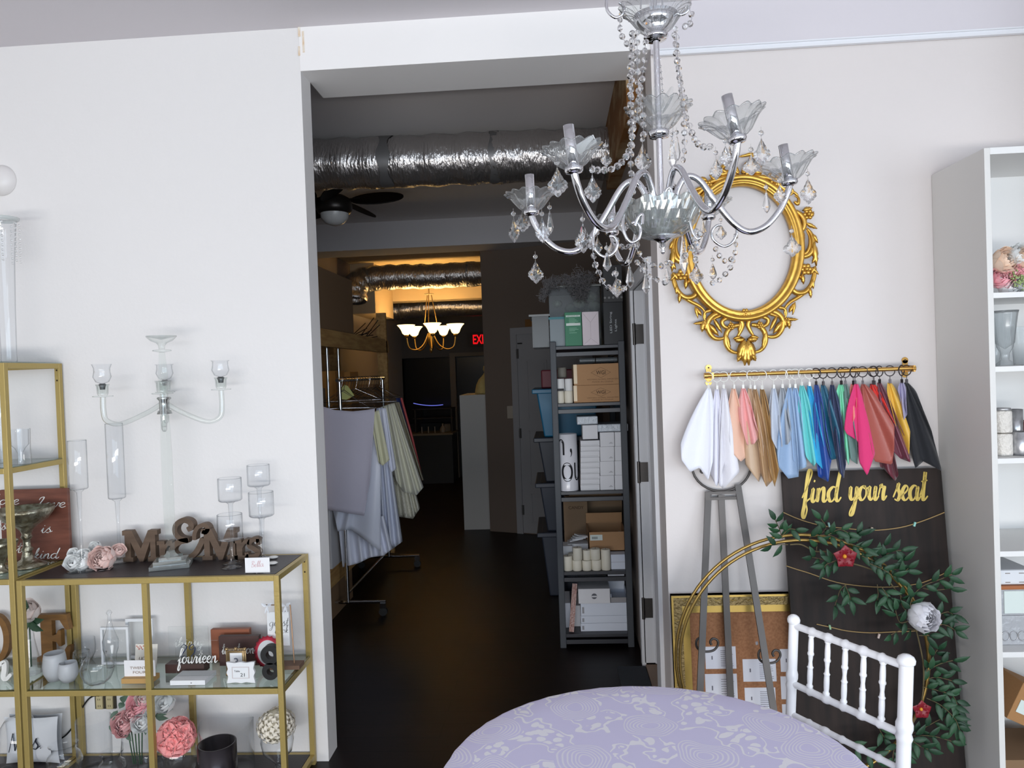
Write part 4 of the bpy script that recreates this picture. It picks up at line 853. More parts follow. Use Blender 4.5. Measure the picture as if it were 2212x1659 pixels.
def gold_unit(name, label, x0, x1, tiers, mids=(), top_i=0):
    root = thing(name, label, 'shelf', ((x0 + x1) / 2, (S0 + S1) / 2, 0)); zt = tiers[0][0]
    for x in (x0, x1 - t_):
        for y in (S0, S1 - t_):
            p = MB().box(x, x + t_, y, y + t_, 0, zt).build('post', gold, root, bevel=.0015)
            for z in (zt - .03, zt - .075): 
                MB().lathe((x + t_ / 2, y - .0008 if y == S0 else y - .0008, z), [(0, 0), (.004, 0)], 10, Matrix(((1, 0, 0), (0, 0, 1), (0, 1, 0)))).build('screw', mat('screw_dark', (60, 45, 25), .4, .6), p) if y != S0 else None
    for xm in mids:
        for y in (S0, S1 - t_): MB().box(xm - t_ / 2, xm + t_ / 2, y + .001, y + t_ - .001, 0, zt - t_).build('middle_post', gold, root)
    for z, kind in tiers:
        mb = MB()
        for y in (S0, S1 - t_): mb.box(x0 + t_, x1 - t_, y + .0005, y + t_ - .0005, z - t_, z)
        for x in (x0, x1 - t_): mb.box(x + .0005, x + t_ - .0005, S0 + t_, S1 - t_, z - t_, z)
        mb.build('rail', gold, root, bevel=.0015)
        if kind == 'g': MB().box(x0 + .004, x1 - .004, S0 + .004, S1 - .004, z, z + .005).build('glass_shelf', gl_shelf, root)
        else: MB().box(x0 + t_, x1 - t_, S0 + t_, S1 - t_, z - .014, z + .001).build('top_board' if z == zt else 'bottom_board', blktop, root)
    return root
gold_unit('low_gold_shelf', 'low wide gold metal shelf with a black top against the white wall', lx0, lx1, [(zs_top, 'b'), (zs_mid, 'g'), (zs_bot + .0, 'b')], (lxm,))
tx1 = P(30, 1250, S0).x; tx0 = tx1 - .51
zt1, zt2, zt3 = P(20, 783, S0).z, P(25, 1012, S0).z, P(31, 1252, S0).z
zt4 = zs_mid + .0
gold_unit('tall_gold_shelf', 'tall narrow gold metal shelf cut off by the left edge of the photo', tx0, tx1, [(zt1, 'g'), (zt2, 'g'), (zt3, 'g'), (zt4, 'g'), (zs_bot, 'b')])
def LZ(name, zf, cx, yb, zsh, prof, mm, label=None, cat=None, group=None, n=32, root=None, cap=False, wave=None, build=True, solid=0):
    p = zf.z(cx, yb, zsh); k = zf.m(p.y); pr = [(r * k, (yb - y) * k) for r, y in prof]; mb = MB().lathe((p.x, p.y, zsh + .0008), pr, n, cap=cap, wave=wave)
    if not build: return mb, p, k
    return mb.build(name, mm, parent=root, label=label, cat=cat, group=group, solid=solid), p, k
T3, T1, T2 = zt3 + .005, zt1 + .005, zt2 + .005; LT = zs_top + .001; LM = zs_mid + .005; LB = zs_bot + .001; TM = zt4 + .005
# ---- top of the tall shelf
p = P(12, 772, 2.98); c = Vector((p.x, 3.0, T1)); k = 3.0 / F
root = thing('trumpet_vase', 'tall clear trumpet vase hung with crystal strings on the tall gold shelf', 'vase', c)
MB().lathe(c, [(.0, .004), (15 * k, .002), (16 * k, 6 * k), (15.5 * k, 20 * k), (17 * k, 120 * k), (20 * k, 230 * k), (26 * k, 318 * k), (28 * k, 322 * k)], 30).build('vase_body', gl_dark, root)
MB().lathe(c + Vector((0, 0, 318 * k)), [(27 * k, 0), (32 * k, 3 * k), (33 * k, 8 * k), (27 * k, 9 * k), (27 * k, 0)], 30).build('glass_rim', mat('pale_rim_glass', (212, 218, 216), .1, alpha=.6), root)
crystal = glass_solid('cut_crystal', (252, 252, 252), 1.52, 0, .18)
for a in range(7):
    an = a * .9 - 1.9; mb = MB()
    for i in range(9): mb.ball(c + Vector((31 * k * math.cos(an) , 31 * k * math.sin(an), 312 * k - i * .0195)), .0055, 6)
    mb.build('crystal_string', crystal, root)
p = P(-3, 388, W - .02); MB().lathe((p.x, W - .001, p.z), [(0, .045), (.03, .043), (.055, .03), (.068, .008), (.068, 0)], 36, Matrix(((1, 0, 0), (0, 0, -1), (0, 1, 0)))).build('wall_disc', mat('white_round_fixture', (232, 228, 226), .4), label='white round domed fixture on the wall above the trumpet vase', cat='wall fixture')
# ---- second level of the tall shelf: glass candle cups
for cx, yb, w, h, l in ((118, 1008, 57, 210, 'wide stacked clear glass candle cup behind the gold post, nearer the middle'), (20, 1000, 40, 330, 'taller clear glass candle cup cut by the left edge, second shelf')):
    root_, p, k = LZ('x', zA, cx, yb, T2, [(0, 0)], glass, build=False); root = thing('glass_candle_cup', l, 'candle holder', (p.x, p.y, T2))
    MB().lathe((p.x, p.y, T2 + .001), [(0, 0), (w * k, 0), (w * k, 5 * k), (w * .95 * k, 90 * k), (w * 1.0 * k, h * k)], 28).build('outer_glass', gl_dark, root)
    MB().lathe((p.x, p.y, T2 + .001), [(w * .25 * k, 2 * k), (w * .2 * k, 60 * k), (w * .5 * k, 95 * k), (w * .82 * k, 115 * k), (w * .85 * k, h * .98 * k)], 28).build('inner_cup', gl_dark, root)
# ---- third level: love sign, compotes, tray
cherry = mat('cherry_wood', (122, 72, 56), .5, col2=(98, 55, 42), scale=3, stretch=(2, 2, 14)); whitep = mat('white_lettering', (236, 236, 232), .5)
c = zA(185, 1350, 3.12); w_ = 420 * zA.m(3.12); h_ = 425 * zA.m(3.12); x1_ = zA(392, 1350, 3.12).x
root = thing('love_sign', 'reddish wooden board lettered Love is kind on the tall gold shelf', 'sign', (x1_ - w_ / 2, 3.12, T3))
MB().box(x1_ - w_, x1_, 3.12, 3.136, T3 + .001, T3 + h_).build('board', cherry, root, bevel=.001)
mb = MB(); Y = 3.1195
for s_, xa, xb, y_, hx in (('Love', 200, 372, 1255, 26), ('is', 232, 292, 1398, 26), ('kind', 190, 330, 1545, 26), ('Love', -50, 108, 1238, 26), ('is', -5, 32, 1382, 26), ('t', 90, 122, 1512, 26)):
    script(mb, s_, zA(xa, y_, Y), zA(xb, y_ - 2, Y), hx * 1.15 * zA.m(Y), .22, .001, lo=.45, slant=.3)
mb.build('lettering', whitep, root)
merc = mat('mercury_silver', (178, 176, 160), .3, .85, col2=(120, 112, 92), scale=40, bump=(60, .5))
def pedestal(cx, yb, prof, label):
    o, p, k = LZ('silver_compote', zA, cx, yb, T3, prof, merc, label=label, cat='bowl', n=40); return o
pedestal(160, 1590, [(0, 1590), (98, 1590), (100, 1580), (60, 1560), (35, 1545), (25, 1500), (35, 1485), (22, 1470), (20, 1430), (32, 1415), (25, 1395), (35, 1370), (60, 1345), (115, 1310), (148, 1265), (152, 1238), (146, 1240), (105, 1300), (50, 1335), (0, 1340)], 'mottled silver pedestal bowl in front of the wooden love sign')
pedestal(12, 1625, [(0, 1625), (40, 1625), (42, 1618), (20, 1600), (14, 1570), (22, 1560), (30, 1540), (70, 1500), (85, 1460), (92, 1438), (86, 1440), (60, 1500), (0, 1530)], 'smaller fluted silver pedestal cup cut by the left edge')
# ---- tall shelf below: letters, bud vase
woodl = mat('light_walnut', (140, 100, 52), .55, col2=(112, 78, 40), scale=3, stretch=(2, 2, 10))
def block_E(mb, x0, x1, y0, y1, zf, Y, t):
    w, h = x1 - x0, y0 - y1; o = zf(x0, y0, Y); k = zf.m(Y)
    pts = [(0, 0), (.95, 0), (1.02, .33), (.9, .33), (.72, .12), (.48, .12), (.48, .44), (.6, .42), (.66, .33), (.74, .33), (.74, .67), (.66, .67), (.6, .58), (.48, .56), (.48, .88), (.72, .88), (.88, .68), (1.0, .68), (.93, 1), (0, 1), (0, .9), (.14, .88), (.14, .12), (0, .1)]
    mb.ext(o, (1, 0, 0), (0, 0, 1), [(a * w * k, b * h * k) for a, b in pts], (0, t, 0))
Y = 3.12; mb = MB(); e0 = zB(240, 705, Y); k = zB.m(Y)
block_E(mb, 238, 475, 700, 378, zB, Y, .025)
dzE = TM + .001 - min(v.z for v in mb.v)
for v in mb.v: v.z += dzE
mb.build('wooden_letter', woodl, label='big brown wooden slab letter E on the gold shelf', cat='letter')
c = zB(-38, 540, Y); mb = MB()
mb.grid(lambda u, v: Vector((c.x, 0, TM + .001 + 165 * k)) + Vector((math.cos(u * 6.283) * (105 if v in (0, 1) else 62) * k, 0, math.sin(u * 6.283) * (165 if v in (0, 1) else 125) * k)) + Vector((0, Y if v < .5 else Y, 0)), 40, 2, cu=True)
mb = MB(); V = []
for i in range(40):
    a = i / 40 * 6.283
    for (ra, rb, yy) in ((105, 165, Y), (62, 125, Y), (62, 125, Y + .025), (105, 165, Y + .025)): V.append((c.x + math.cos(a) * ra * k, yy, TM + .001 + 165 * k + math.sin(a) * rb * k))
mb.add(V, [(i * 4 + j, i * 4 + (j + 1) % 4, ((i + 1) % 40) * 4 + (j + 1) % 4, ((i + 1) % 40) * 4 + j) for i in range(40) for j in range(4)])
mb.build('wooden_letter', woodl, label='big brown wooden letter O cut off by the left edge', cat='letter')
rosew = mat('blush_white_petal', (250, 236, 230), .6, sheen=.3); green = mat('leaf_green', (54, 92, 60), .5, col2=(38, 70, 48), scale=12)
pb_, p, k = LZ('x', zB, 205, 822, LM, [(0, 0)], glass, build=False)
root = thing('faceted_bud_vase', 'slim faceted glass bud vase holding one pale rose', 'vase', (p.x, p.y, LM))
MB().lathe((p.x, p.y, LM + .001), [(0, 0), (62 * k, 0), (58 * k, 60 * k), (40 * k, 160 * k), (26 * k, 240 * k), (22 * k, 300 * k), (30 * k, 325 * k)], 12, smooth=False).build('vase_body', gl_dark, root)
MB().tube([(p.x, p.y, LM + .03), (p.x, p.y, LM + 360 * k)], .003, 6).build('stem', green, root)
fl = rose(MB(), (p.x + .0, p.y - .01, LM + 430 * k), 75 * k, (.1, -.8, .7)); fl.build('flower', rosew, root)
mb = MB(); o = Vector((p.x, p.y, LM + 350 * k))
for dx, dz_, l_ in ((.05, -.02, 1), (.075, .015, 1), (-.03, -.04, 1), (.0, .1, 1), (-.03, .11, 1), (.07, -.035, 1)): leaf(mb, o, o + Vector((dx, -.01, dz_)), .035)
mb.build('leaves', green, root)
# ---- white heart script word
mb = MB(); script(mb, 'n', zB(-40, 850, 2.93), zB(75, 845, 2.93), 150 * zB.m(2.93) * .8, .3, .012, lo=.6); dz_ = TM + .001 - min(v.z for v in mb.v)
for v in mb.v: v.z += dz_
mb.build('script_word', whitep, label='chunky white script wooden word cut off at the left edge', cat='word ornament')
# ---- frosted votives
frost = mat('frosted_glass', (214, 218, 222), .4, trans=.3, alpha=.93)
for cx, yb, r_, h_, l in ((358, 862, 74, 182, 'larger frosted round votive beside the bud vase'), (443, 872, 62, 128, 'smaller frosted round votive in front of the larger one')):
    LZ('frosted_votive', zB, cx, yb, LM, [(0, yb), (r_ * .6, yb), (r_ * .95, yb - h_ * .3), (r_, yb - h_ * .55), (r_ * .92, yb - h_ * .85), (r_ * .85, yb - h_), (r_ * .78, yb - h_), (r_ * .8, yb - h_ * .8), (0, yb - h_ * .6)], frost, l, 'votive', 'frosted votives on the glass shelf')
# ---- low shelf, top: tall stemmed cylinders
def stem_glass(zf, cx, yb, yt, ycup, rcup, rb, label, group, tint=gl_dark, rs=9, name='stemmed_candle_glass'):
    p = zf.z(cx, yb - rb * .25, LT); k = zf.m(p.y); root = thing(name, label, 'candle holder', (p.x, p.y, LT), group)
    H = (yb - yt) * k; hc = (yb - ycup) * k; R_ = rcup * k; rb_ = rb * k
    MB().lathe((p.x, p.y, LT + .0008), [(0, 0), (rb_, 0), (rb_, .002), (rb_ * .5, .006), (rs * k * 1.4, .014), (rs * k, .03), (rs * k * .9, hc * .6), (rs * k * 1.5, hc - .012), (rs * k * 3, hc - .004), (R_ * .55, hc)], 28).build('stem_and_foot', tint, root)
    MB().lathe((p.x, p.y, LT + .0008), [(0, hc), (R_ * .9, hc + .001), (R_, hc + .006), (R_, H), (R_ * .985, H + .001), (R_ * .975, H - .002)], 32).build('cup', tint, root)
    return root
g = 'tall stemmed cylinder glasses on the low gold shelf'
stem_glass(zA, 470, 1632, 862, 1152, 51, 82, 'tall stemmed cylinder glass nearest the front left corner, behind it the white flower', g)
stem_glass(zA, 490, 1500, 728, 1395, 57, 70, 'tall glass cylinder with a short stem behind the front left one', g)
stem_glass(zA, 682, 1582, 768, 1212, 48, 90, 'tall stemmed cylinder glass just right of the pink flower', g)
g = 'stemmed goblet candle holders on the low gold shelf'
stem_glass(zA, 1325, 1585, 1088, 1222, 67, 60, 'middle height goblet holder at the back left of the group of four', g)
stem_glass(zA, 1318, 1610, 1298, 1447, 71, 58, 'lowest goblet holder at the front of the group of four', g)
stem_glass(zA, 1490, 1560, 1012, 1135, 64, 60, 'highest goblet holder at the back of the group of four', g)
stem_glass(zA, 1500, 1590, 1170, 1312, 71, 60, 'goblet holder in front of the highest one, by the wall corner', g)
# crystal candelabra
cr = glass_thin('candelabra_crystal', (251, 253, 252), (172, 180, 180), base=.03, refr_light=.03); cr_b = glass_thin('candelabra_base_crystal', (244, 250, 247), (168, 184, 178), base=.14, refr_light=.2); metal = mat('silver_collar', (170, 172, 170), .25, .9)
p = zA.z(975, 1590, LT); Yc_ = p.y; k = zA.m(Yc_); cx, cy = p.x, p.y
def za(y): return LT + (1590 - y) * k
root = thing('crystal_candelabra', 'tall clear crystal candelabra with curved arms on a stepped square base', 'candelabra', (cx, cy, LT))
mb = MB()
for s_, z0, z1 in ((108, 0, 22), (88, 22, 45), (60, 45, 62)): mb.cbox((cx, cy, LT + (z0 + z1) / 2 * k + .001), 2 * s_ * k, 2 * s_ * .75 * k, (z1 - z0) * k, .35)
mb.lathe((cx, cy, LT), [(42 * k, 62 * k), (26 * k, 82 * k), (22 * k, 95 * k)], 4, Matrix.Rotation(.35, 3, 'Z'), smooth=False); mb.build('stepped_base', cr_b, root)
lean_x = -32 * k
cxm = lambda y: cx + (-37 * k) * (1590 - y) / 1350 * 0
MB().lathe((cx, cy, 0), [(24 * k, za(1500)), (34 * k, za(1300)), (34 * k, za(900)), (27 * k, za(700))], 6, smooth=False).build('lower_column', cr, root)
MB().lathe((cx, cy, 0), [(22 * k, za(590)), (30 * k, za(470)), (18 * k, za(330))], 6, smooth=False).build('upper_column', cr, root)
MB().lathe((cx, cy, 0), [(42 * k, za(690)), (36 * k, za(672)), (28 * k, za(668)), (28 * k, za(612)), (40 * k, za(600)), (36 * k, za(592))], 20).build('collar', metal, root)
MB().lathe((cx, cy, 0), [(12 * k, za(330)), (52 * k, za(322)), (50 * k, za(316)), (16 * k, za(312)), (18 * k, za(290)), (30 * k, za(275)), (60 * k, za(262)), (82 * k, za(240)), (84 * k, za(233)), (70 * k, za(240)), (0, za(255))], 28).build('top_dish', cr, root)
arms = [((575, 385, 580, True), 740, -.0), ((848, 395, 570, True), 740, .14), ((1037, 498, 573, False), 770, -.13), ((1265, 388, 565, True), 745, .04)]
for i, ((ax, yt, yp, cup), ylow, dy) in enumerate(arms):
    x = cx + (ax - 945) * k; y = cy + dy; d = Vector((x - cx, y - cy, 0)); b_ = Vector((cx, cy, 0))
    path = [b_ + d * .06 + Vector((0, 0, za(635))), b_ + d * .3 + Vector((0, 0, za(635 + (ylow - 635) * .45))), b_ + d * .72 + Vector((0, 0, za(ylow))), b_ + d * .95 + Vector((0, 0, za(ylow - 20))), b_ + d + Vector((0, 0, za(ylow - 75))), b_ + d + Vector((0, 0, za(yp)))]
    arm = MB().tube(smooth_path(path, 5), 15 * k, 6).build('arm', cr, root)
    MB().lathe((x, y, 0), [(16 * k, za(yp)), (56 * k, za(yp - 3)), (56 * k, za(yp - 8)), (24 * k, za(yp - 10)), (30 * k, za(yp - 22)), (32 * k, za(yp - 62)), (38 * k, za(yp - 76)), (30 * k, za(yp - 74)), (24 * k, za(yp - 20))], 20).build('candle_socket', cr, arm)
    if cup:
        MB().lathe((x, y, 0), [(14 * k, za(yp - 45)), (16 * k, za(yp - 60)), (22 * k, za(yp - 75)), (14 * k, za(yp - 80))], 14).build('dark_plug', mat('dark_plug', (70, 72, 74), .3, .4), arm)
        MB().lathe((x, y, 0), [(12 * k, za(yp - 80)), (36 * k, za(yp - 90)), (50 * k, za(yp - 120)), (44 * k, za(yp - 150)), (44 * k, za(yp - 170)), (54 * k, za(yt))], 24).build('tulip_cup', gl_dark, arm)
# flowers on the low shelf
whitef = mat('white_petal', (248, 249, 248), .6, sheen=.3); pinkf = mat('pink_petal', (253, 226, 218), .6, sheen=.3)
p = zA.z(585, 1605, LT); k = zA.m(p.y); rose(MB(), (p.x, p.y, LT + 66 * k), 72 * k, (.1, -.9, .35), 6, 6).build('loose_flower', pinkf, label='loose blush pink peony between two stemmed glasses', cat='flower')
rose(MB(), (p.x + .035, p.y + .06, LT + 90 * k), 40 * k, (.6, -.5, .6), 3, 5).build('loose_flower', pinkf, label='small pink bloom behind the blush peony', cat='flower')
mb = MB(); p = zA.z(440, 1612, LT)
for dx, dy, dz_, r_ in ((-25, 0, 48, 48), (25, .02, 75, 45), (60, .06, 118, 34), (-50, .03, 90, 34), (30, -.0, 40, 38)): rose(mb, (p.x + dx * k, p.y + dy, LT + dz_ * k), r_ * k, (random.uniform(-.4, .4), -.9, .4), 3, 5)
mb.build('loose_flower', whitef, label='cluster of loose white flowers behind the front left stemmed glass', cat='flower')
# Mr & Mrs
wal = mat('brushed_walnut', (104, 84, 68), .6, col2=(84, 66, 52), scale=5, stretch=(1, 2, 8)); p = zA.z(1000, 1548, LT); Y = 3.09; k = zA.m(Y)
root = thing('mr_and_mrs_sign', 'dark brown wooden cutout word Mr and Mrs along the back of the low shelf', 'sign', (zA(1110, 1540, Y).x, Y, LT))
ox = zA(700, 1540, Y).x
def slab(mb, pts, dx): mb.ext((ox + dx * k, Y, LT + .001), (1, 0, 0), (0, 0, 1), [(a * k, b * k) for a, b in pts], (0, .03, 0))
def slabM(mb, x, s_=1.0, hm=185):
    P_ = [(0, 0), (62, 0), (62, 26), (48, 26), (48, 118), (100, 0), (122, 0), (168, 118), (168, 26), (152, 26), (152, 0), (214, 0), (214, 26), (200, 26), (200, hm - 28), (214, hm - 28), (214, hm), (158, hm), (110, 78), (58, hm), (0, hm), (0, hm - 28), (14, hm - 28), (14, 26), (0, 26)]
    slab(mb, [(a * s_, b) for a, b in P_], x)
def slabr(mb, x, h=118):
    slab(mb, [(0, 0), (66, 0), (66, 24), (50, 24), (50, h * .55), (70, h * .78), (92, h * .72), (96, h), (70, h + 4), (48, h * .82), (46, h), (0, h), (0, h - 22), (16, h - 22), (16, 24), (0, 24)], x)
mb = MB(); slabM(mb, 0); mb.build('letter', wal, root); mb = MB(); slabr(mb, 208); mb.build('letter', wal, root)
mb = MB(); slabM(mb, 480); mb.build('letter', wal, root); mb = MB(); slabr(mb, 672); mb.build('letter', wal, root)
def fat(mb, pts, w, t=.03):
    o = Vector((ox, Y + t, LT + .001)); q = [(a * k, b * k) for a, b in pts]; stroke(mb, o, Vector((1, 0, 0)), Vector((0, 0, 1)), Vector((0, -1, 0)), q, w * k, t, lo=.93, sub=6)
mb = MB(); fat(mb, [(742, 20), (760, 14), (800, 18), (815, 42), (790, 62), (765, 80), (775, 108), (805, 116), (825, 104)], 30); mb.box(ox + 736 * k, ox + 758 * k, Y, Y + .03, LT + .001, LT + 42 * k).box(ox + 806 * k, ox + 826 * k, Y, Y + .03, LT + 84 * k, LT + 120 * k); mb.build('letter', wal, root)
mb = MB(); fat(mb, [(400, 120), (350, 112), (312, 90), (298, 52), (330, 16), (385, 12), (435, 40), (470, 90), (488, 130)], 34, .034)
fat(mb, [(402, 118), (350, 132), (322, 170), (330, 212), (372, 238), (412, 226), (420, 196), (396, 182)], 32, .0352); fat(mb, [(436, 120), (440, 160), (462, 196), (500, 206), (520, 186), (505, 164), (486, 170)], 26, .0365); mb.build('ampersand', wal, root)
# place card and little shells
p = zA.z(1463, 1632, LT); k = zA.m(p.y); root = thing('place_card_holder', 'small white place card lettered Bella at the front right corner of the low shelf', 'card', (p.x, p.y, LT))
MB().box(p.x - 74 * k, p.x + 74 * k, p.y + .004, p.y + .006, LT + 6 * k, LT + 94 * k).build('card', mat('white_card_bright', (238, 238, 240), .6), root, bevel=.002)
MB().box(p.x - 76 * k, p.x + 76 * k, p.y, p.y + .012, LT + .001, LT + 12 * k).build('acrylic_foot', glass, root)
script(MB(), 'Bella', (p.x - 38 * k, p.y + .0035, LT + 38 * k), (p.x + 38 * k, p.y + .0035, LT + 42 * k), 17 * k, .12, .0006).build('lettering', mat('pink_ink', (214, 160, 165), .6), root)
for i, (x, y) in enumerate(((1555, 1545), (1552, 1578))):
    p = zA.z(x, y, LT); MB().lathe((p.x, p.y, LT + .001), [(0, 0), (.012, .001), (.018, .006), (.012, .010), (0, .011)], 20, Matrix.Scale(1.2, 3, (1, 0, 0))).build('white_pebble', whitep, label='smooth white oval disc beside the place card, %s one' % ['farther', 'nearer'][i], cat='pebble', group='white discs by the place card')
# ---- low shelf, middle glass tier
def frame_(name, label, zf, x0, y0, x1, y1, Y, fw, mm, pane, zb, tilt=.0, txt=None, cat='frame'):
    c = zf((x0 + x1) / 2, y1, Y); k = zf.m(Y); w = (x1 - x0) * k; h = (y1 - y0) * k; f = fw * k; root = thing(name, label, cat, (c.x, Y, zb)); x = c.x - w / 2; z = zb + .001
    mb = MB().box(x, x + w, Y, Y + .012, z, z + f).box(x, x + w, Y, Y + .012, z + h - f, z + h).box(x, x + f, Y, Y + .012, z + f, z + h - f).box(x + w - f, x + w, Y, Y + .012, z + f, z + h - f); mb.build('frame_edge', mm, root, bevel=.001)
    MB().box(x + f, x + w - f, Y + .005, Y + .007, z + f, z + h - f).build('pane', pane, root)
    if txt: script(MB(), txt[0], (x + w * txt[1], Y + .004, z + h * txt[3]), (x + w * txt[2], Y + .004, z + h * txt[3] + .002), txt[4] * k, .16, .0008).build('lettering', txt[5], root)
    return root
whf = mat('white_frame_paint', (236, 238, 240), .5)
frame_('picture_frame', 'white framed clear panel lettered Reserved on the glass shelf', zB, 645, 452, 840, 705, 3.08, 16, whf, glass, LM, txt=('Reserved', .28, .82, .6, 15, whitep))
frame_('picture_frame', 'taller white framed clear panel behind the Reserved one', zB, 810, 418, 998, 690, 3.14, 20, whf, glass, LM)
# tented floral card
c = zB(937, 690, 3.04); k = zB.m(3.04); root = thing('floral_table_card', 'ivory floral table card standing behind the TWENTY FOUR sign', 'card', (c.x, 3.04, LM))
MB().ext((c.x - 78 * k, 3.04, LM + .001), (1, 0, .0), (0, 0, 1), [(0, 0), (150 * k, 0), (168 * k, 160 * k), (15 * k, 162 * k)], (0, .003, 0)).build('card', mat('ivory_card', (232, 228, 218), .7), root)
script(MB(), 'you', (c.x - 45 * k, 3.0395, LM + 55 * k), (c.x + 25 * k, 3.0395, LM + 58 * k), 22 * k, .14, .0006).build('lettering', mat('grey_ink', (130, 120, 112), .7), root)
mb = MB()
for i in range(9): mb.cbox((c.x + (-55 + i * 5 + (i % 3) * 3) * k, 3.0392, LM + (150 - (i % 4) * 7) * k), 7 * k, .0008, 7 * k, 0, 0, i)
mb.build('printed_roses', mat('rose_print', (196, 110, 100), .7), root)
# twenty four sign
c = zB(898, 832, 2.9); k = zB.m(2.9); root = thing('table_number_sign', 'white card lettered TWENTY FOUR in a light wood base', 'sign', (c.x, 2.9, LM))
MB().box(c.x - 105 * k, c.x + 105 * k, 2.88, 2.94, LM + .001, LM + 34 * k).build('wooden_base', mat('pale_oak', (190, 150, 92), .6, bump=(30, .2, (8, 1, 1))), root)
MB().box(c.x - 106 * k, c.x + 108 * k, 2.905, 2.909, LM + 34 * k, LM + 142 * k).build('card', mat('white_card_bright', (238, 238, 240), .6), root)
mb = MB(); text(mb, 'TWENTY', (c.x, 2.9045, LM + 92 * k), 17 * k, width=130 * k); text(mb, 'FOUR', (c.x + 0 * k, 2.9045, LM + 62 * k), 17 * k, width=90 * k); mb.build('lettering', mat('taupe_ink', (150, 128, 112), .7), root)
# round bowls and glasses on the middle tier
LZ('round_glass_bowl', zB, 632, 885, LM, [(0, 885), (50, 885), (80, 860), (102, 810), (104, 770), (85, 715), (60, 692), (62, 682)], gl_dark, 'round clear fishbowl at the front left of the glass shelf', 'bowl')
LZ('glass_tumbler', zB, 530, 800, LM, [(0, 800), (36, 800), (48, 760), (54, 700), (50, 672), (46, 672), (48, 700), (30, 790)], gl_dark, 'clear tumbler directly behind the round fishbowl', 'glass')
LZ('glass_tumbler', zB, 552, 735, LM, [(0, 735), (40, 735), (62, 690), (66, 640), (62, 590)], gl_dark, 'larger clear goblet bowl behind the tumbler and fishbowl', 'glass')
mb = MB(); p = zB.z(720, 790, LM); k = zB.m(p.y); LZ('stoppered_decanter', zB, 720, 780, LM, [(0, 780), (30, 780), (34, 700), (48, 655), (50, 600), (22, 520), (12, 470), (10, 430), (18, 412), (10, 398), (0, 392)], gl_dark, 'slim clear decanter with a pointed stopper in front of the Reserved frame', 'decanter')
# acrylic numbers
wdk = mat('dark_stained_block', (74, 50, 46), .5); 
c = zB(1215, 790, 3.0); k = zB.m(3.0); root = thing('acrylic_table_number', 'clear acrylic panel lettered thirty 29 in a dark wooden block', 'sign', (c.x, 3.0, LM))
MB().box(c.x - 140 * k, c.x + 125 * k, 2.98, 3.03, LM + .001, LM + 60 * k).build('wooden_base', wdk, root)
MB().box(c.x - 130 * k, c.x + 145 * k, 3.003, 3.007, LM + 60 * k, LM + 300 * k).build('panel', glass, root)
mb = script(MB(), 'thirty', (c.x - 95 * k, 3.002, LM + 165 * k), (c.x + 110 * k, 3.002, LM + 172 * k), 30 * k, .14, .0006); mb.build('lettering', whitep, root)
mb = MB(); script(mb, '29', (c.x - 55 * k, 3.002, LM + 95 * k), (c.x + 55 * k, 3.002, LM + 98 * k), 42 * k, .2, .0006); mb.build('number_lettering', mat('navy_ink', (50, 60, 90), .6), root)
c = zB(1250, 860, 2.885); k = zB.m(2.885); root = thing('acrylic_table_number', 'clear acrylic panel lettered fourteen in a white block', 'sign', (c.x, 2.885, LM))
MB().box(c.x - 140 * k, c.x + 98 * k, 2.86, 2.96, LM + .001, LM + 32 * k).build('white_base', whf, root)
MB().box(c.x - 135 * k, c.x + 160 * k, 2.905, 2.909, LM + 32 * k, LM + 270 * k).build('panel', glass, root)
script(MB(), 'fourteen', (c.x - 120 * k, 2.9045, LM + 118 * k), (c.x + 150 * k, 2.9045, LM + 122 * k), 46 * k, .2, .001, lo=.4).build('lettering', whitep, root)
MB().box(c.x + 0 * k, c.x + 8 * k, 2.8595, 2.86, LM + 12 * k, LM + 20 * k).build('printed_mark', mat('grey_print', (150, 150, 155), .7), root)
mb = MB(); pb(mb, zB, 1355, 545, 1620, 760, 3.1, .025, zb=LM + .001, bev=0) if False else pb(mb, zB, 1355, 545, 1620, 760, 3.1, .025, zb=LM + .001)
mb.build('wooden_block_sign', mat('orange_brown_block', (150, 88, 62), .5), label='orange brown wooden block behind the dark twenty one block', cat='sign', bevel=.003)
c = zB(1545, 770, 3.05); k = zB.m(3.05); root = thing('wooden_block_sign', 'dark wooden block lettered twenty one in white', 'sign', (c.x, 3.05, LM))
MB().box(c.x - 135 * k, c.x + 140 * k, 3.05, 3.075, LM + .001, LM + 200 * k).build('block', wdk, root, bevel=.002)
script(MB(), 'twenty one', (c.x - 118 * k, 3.0495, LM + 82 * k), (c.x + 128 * k, 3.0495, LM + 84 * k), 36 * k, .18, .0008).build('lettering', whitep, root)
# little gold frame 3, white frame Table 21, red ruffle, black 8
c = zB(1528, 800, 2.95); k = zB.m(2.95); root = thing('gold_table_frame', 'small ornate gold frame showing the number 3', 'frame', (c.x, 2.95, LM)); mb = MB()
for s_ in (1, .86, .74): mb.tube([(c.x + a * 64 * k * s_, 2.95 - (.004 if s_ == .86 else 0), LM + 95 * k + b * 88 * k * (s_ * .95)) for a, b in ((-1, -1), (1, -1), (1, 1), (-1, 1))], 7 * k, 6, closed=True)
for a, b in ((-1, 1), (1, 1), (0, 1.03), (-1, -1), (1, -1)): mb.ball((c.x + a * 62 * k, 2.948, LM + 95 * k + b * 84 * k), 12 * k, 8)
mb.build('gilt_moulding', mat('antique_gilt', (176, 150, 110), .4, .8), root)
MB().box(c.x - 50 * k, c.x + 50 * k, 2.95, 2.953, LM + 25 * k, LM + 165 * k).build('mount', mat('white_card_bright', (238, 238, 240), .6), root)
text(MB(), '3', (c.x, 2.9492, LM + 92 * k), 55 * k, bold=.01).build('lettering', mat('grey_blue_ink', (110, 115, 130), .6), root)
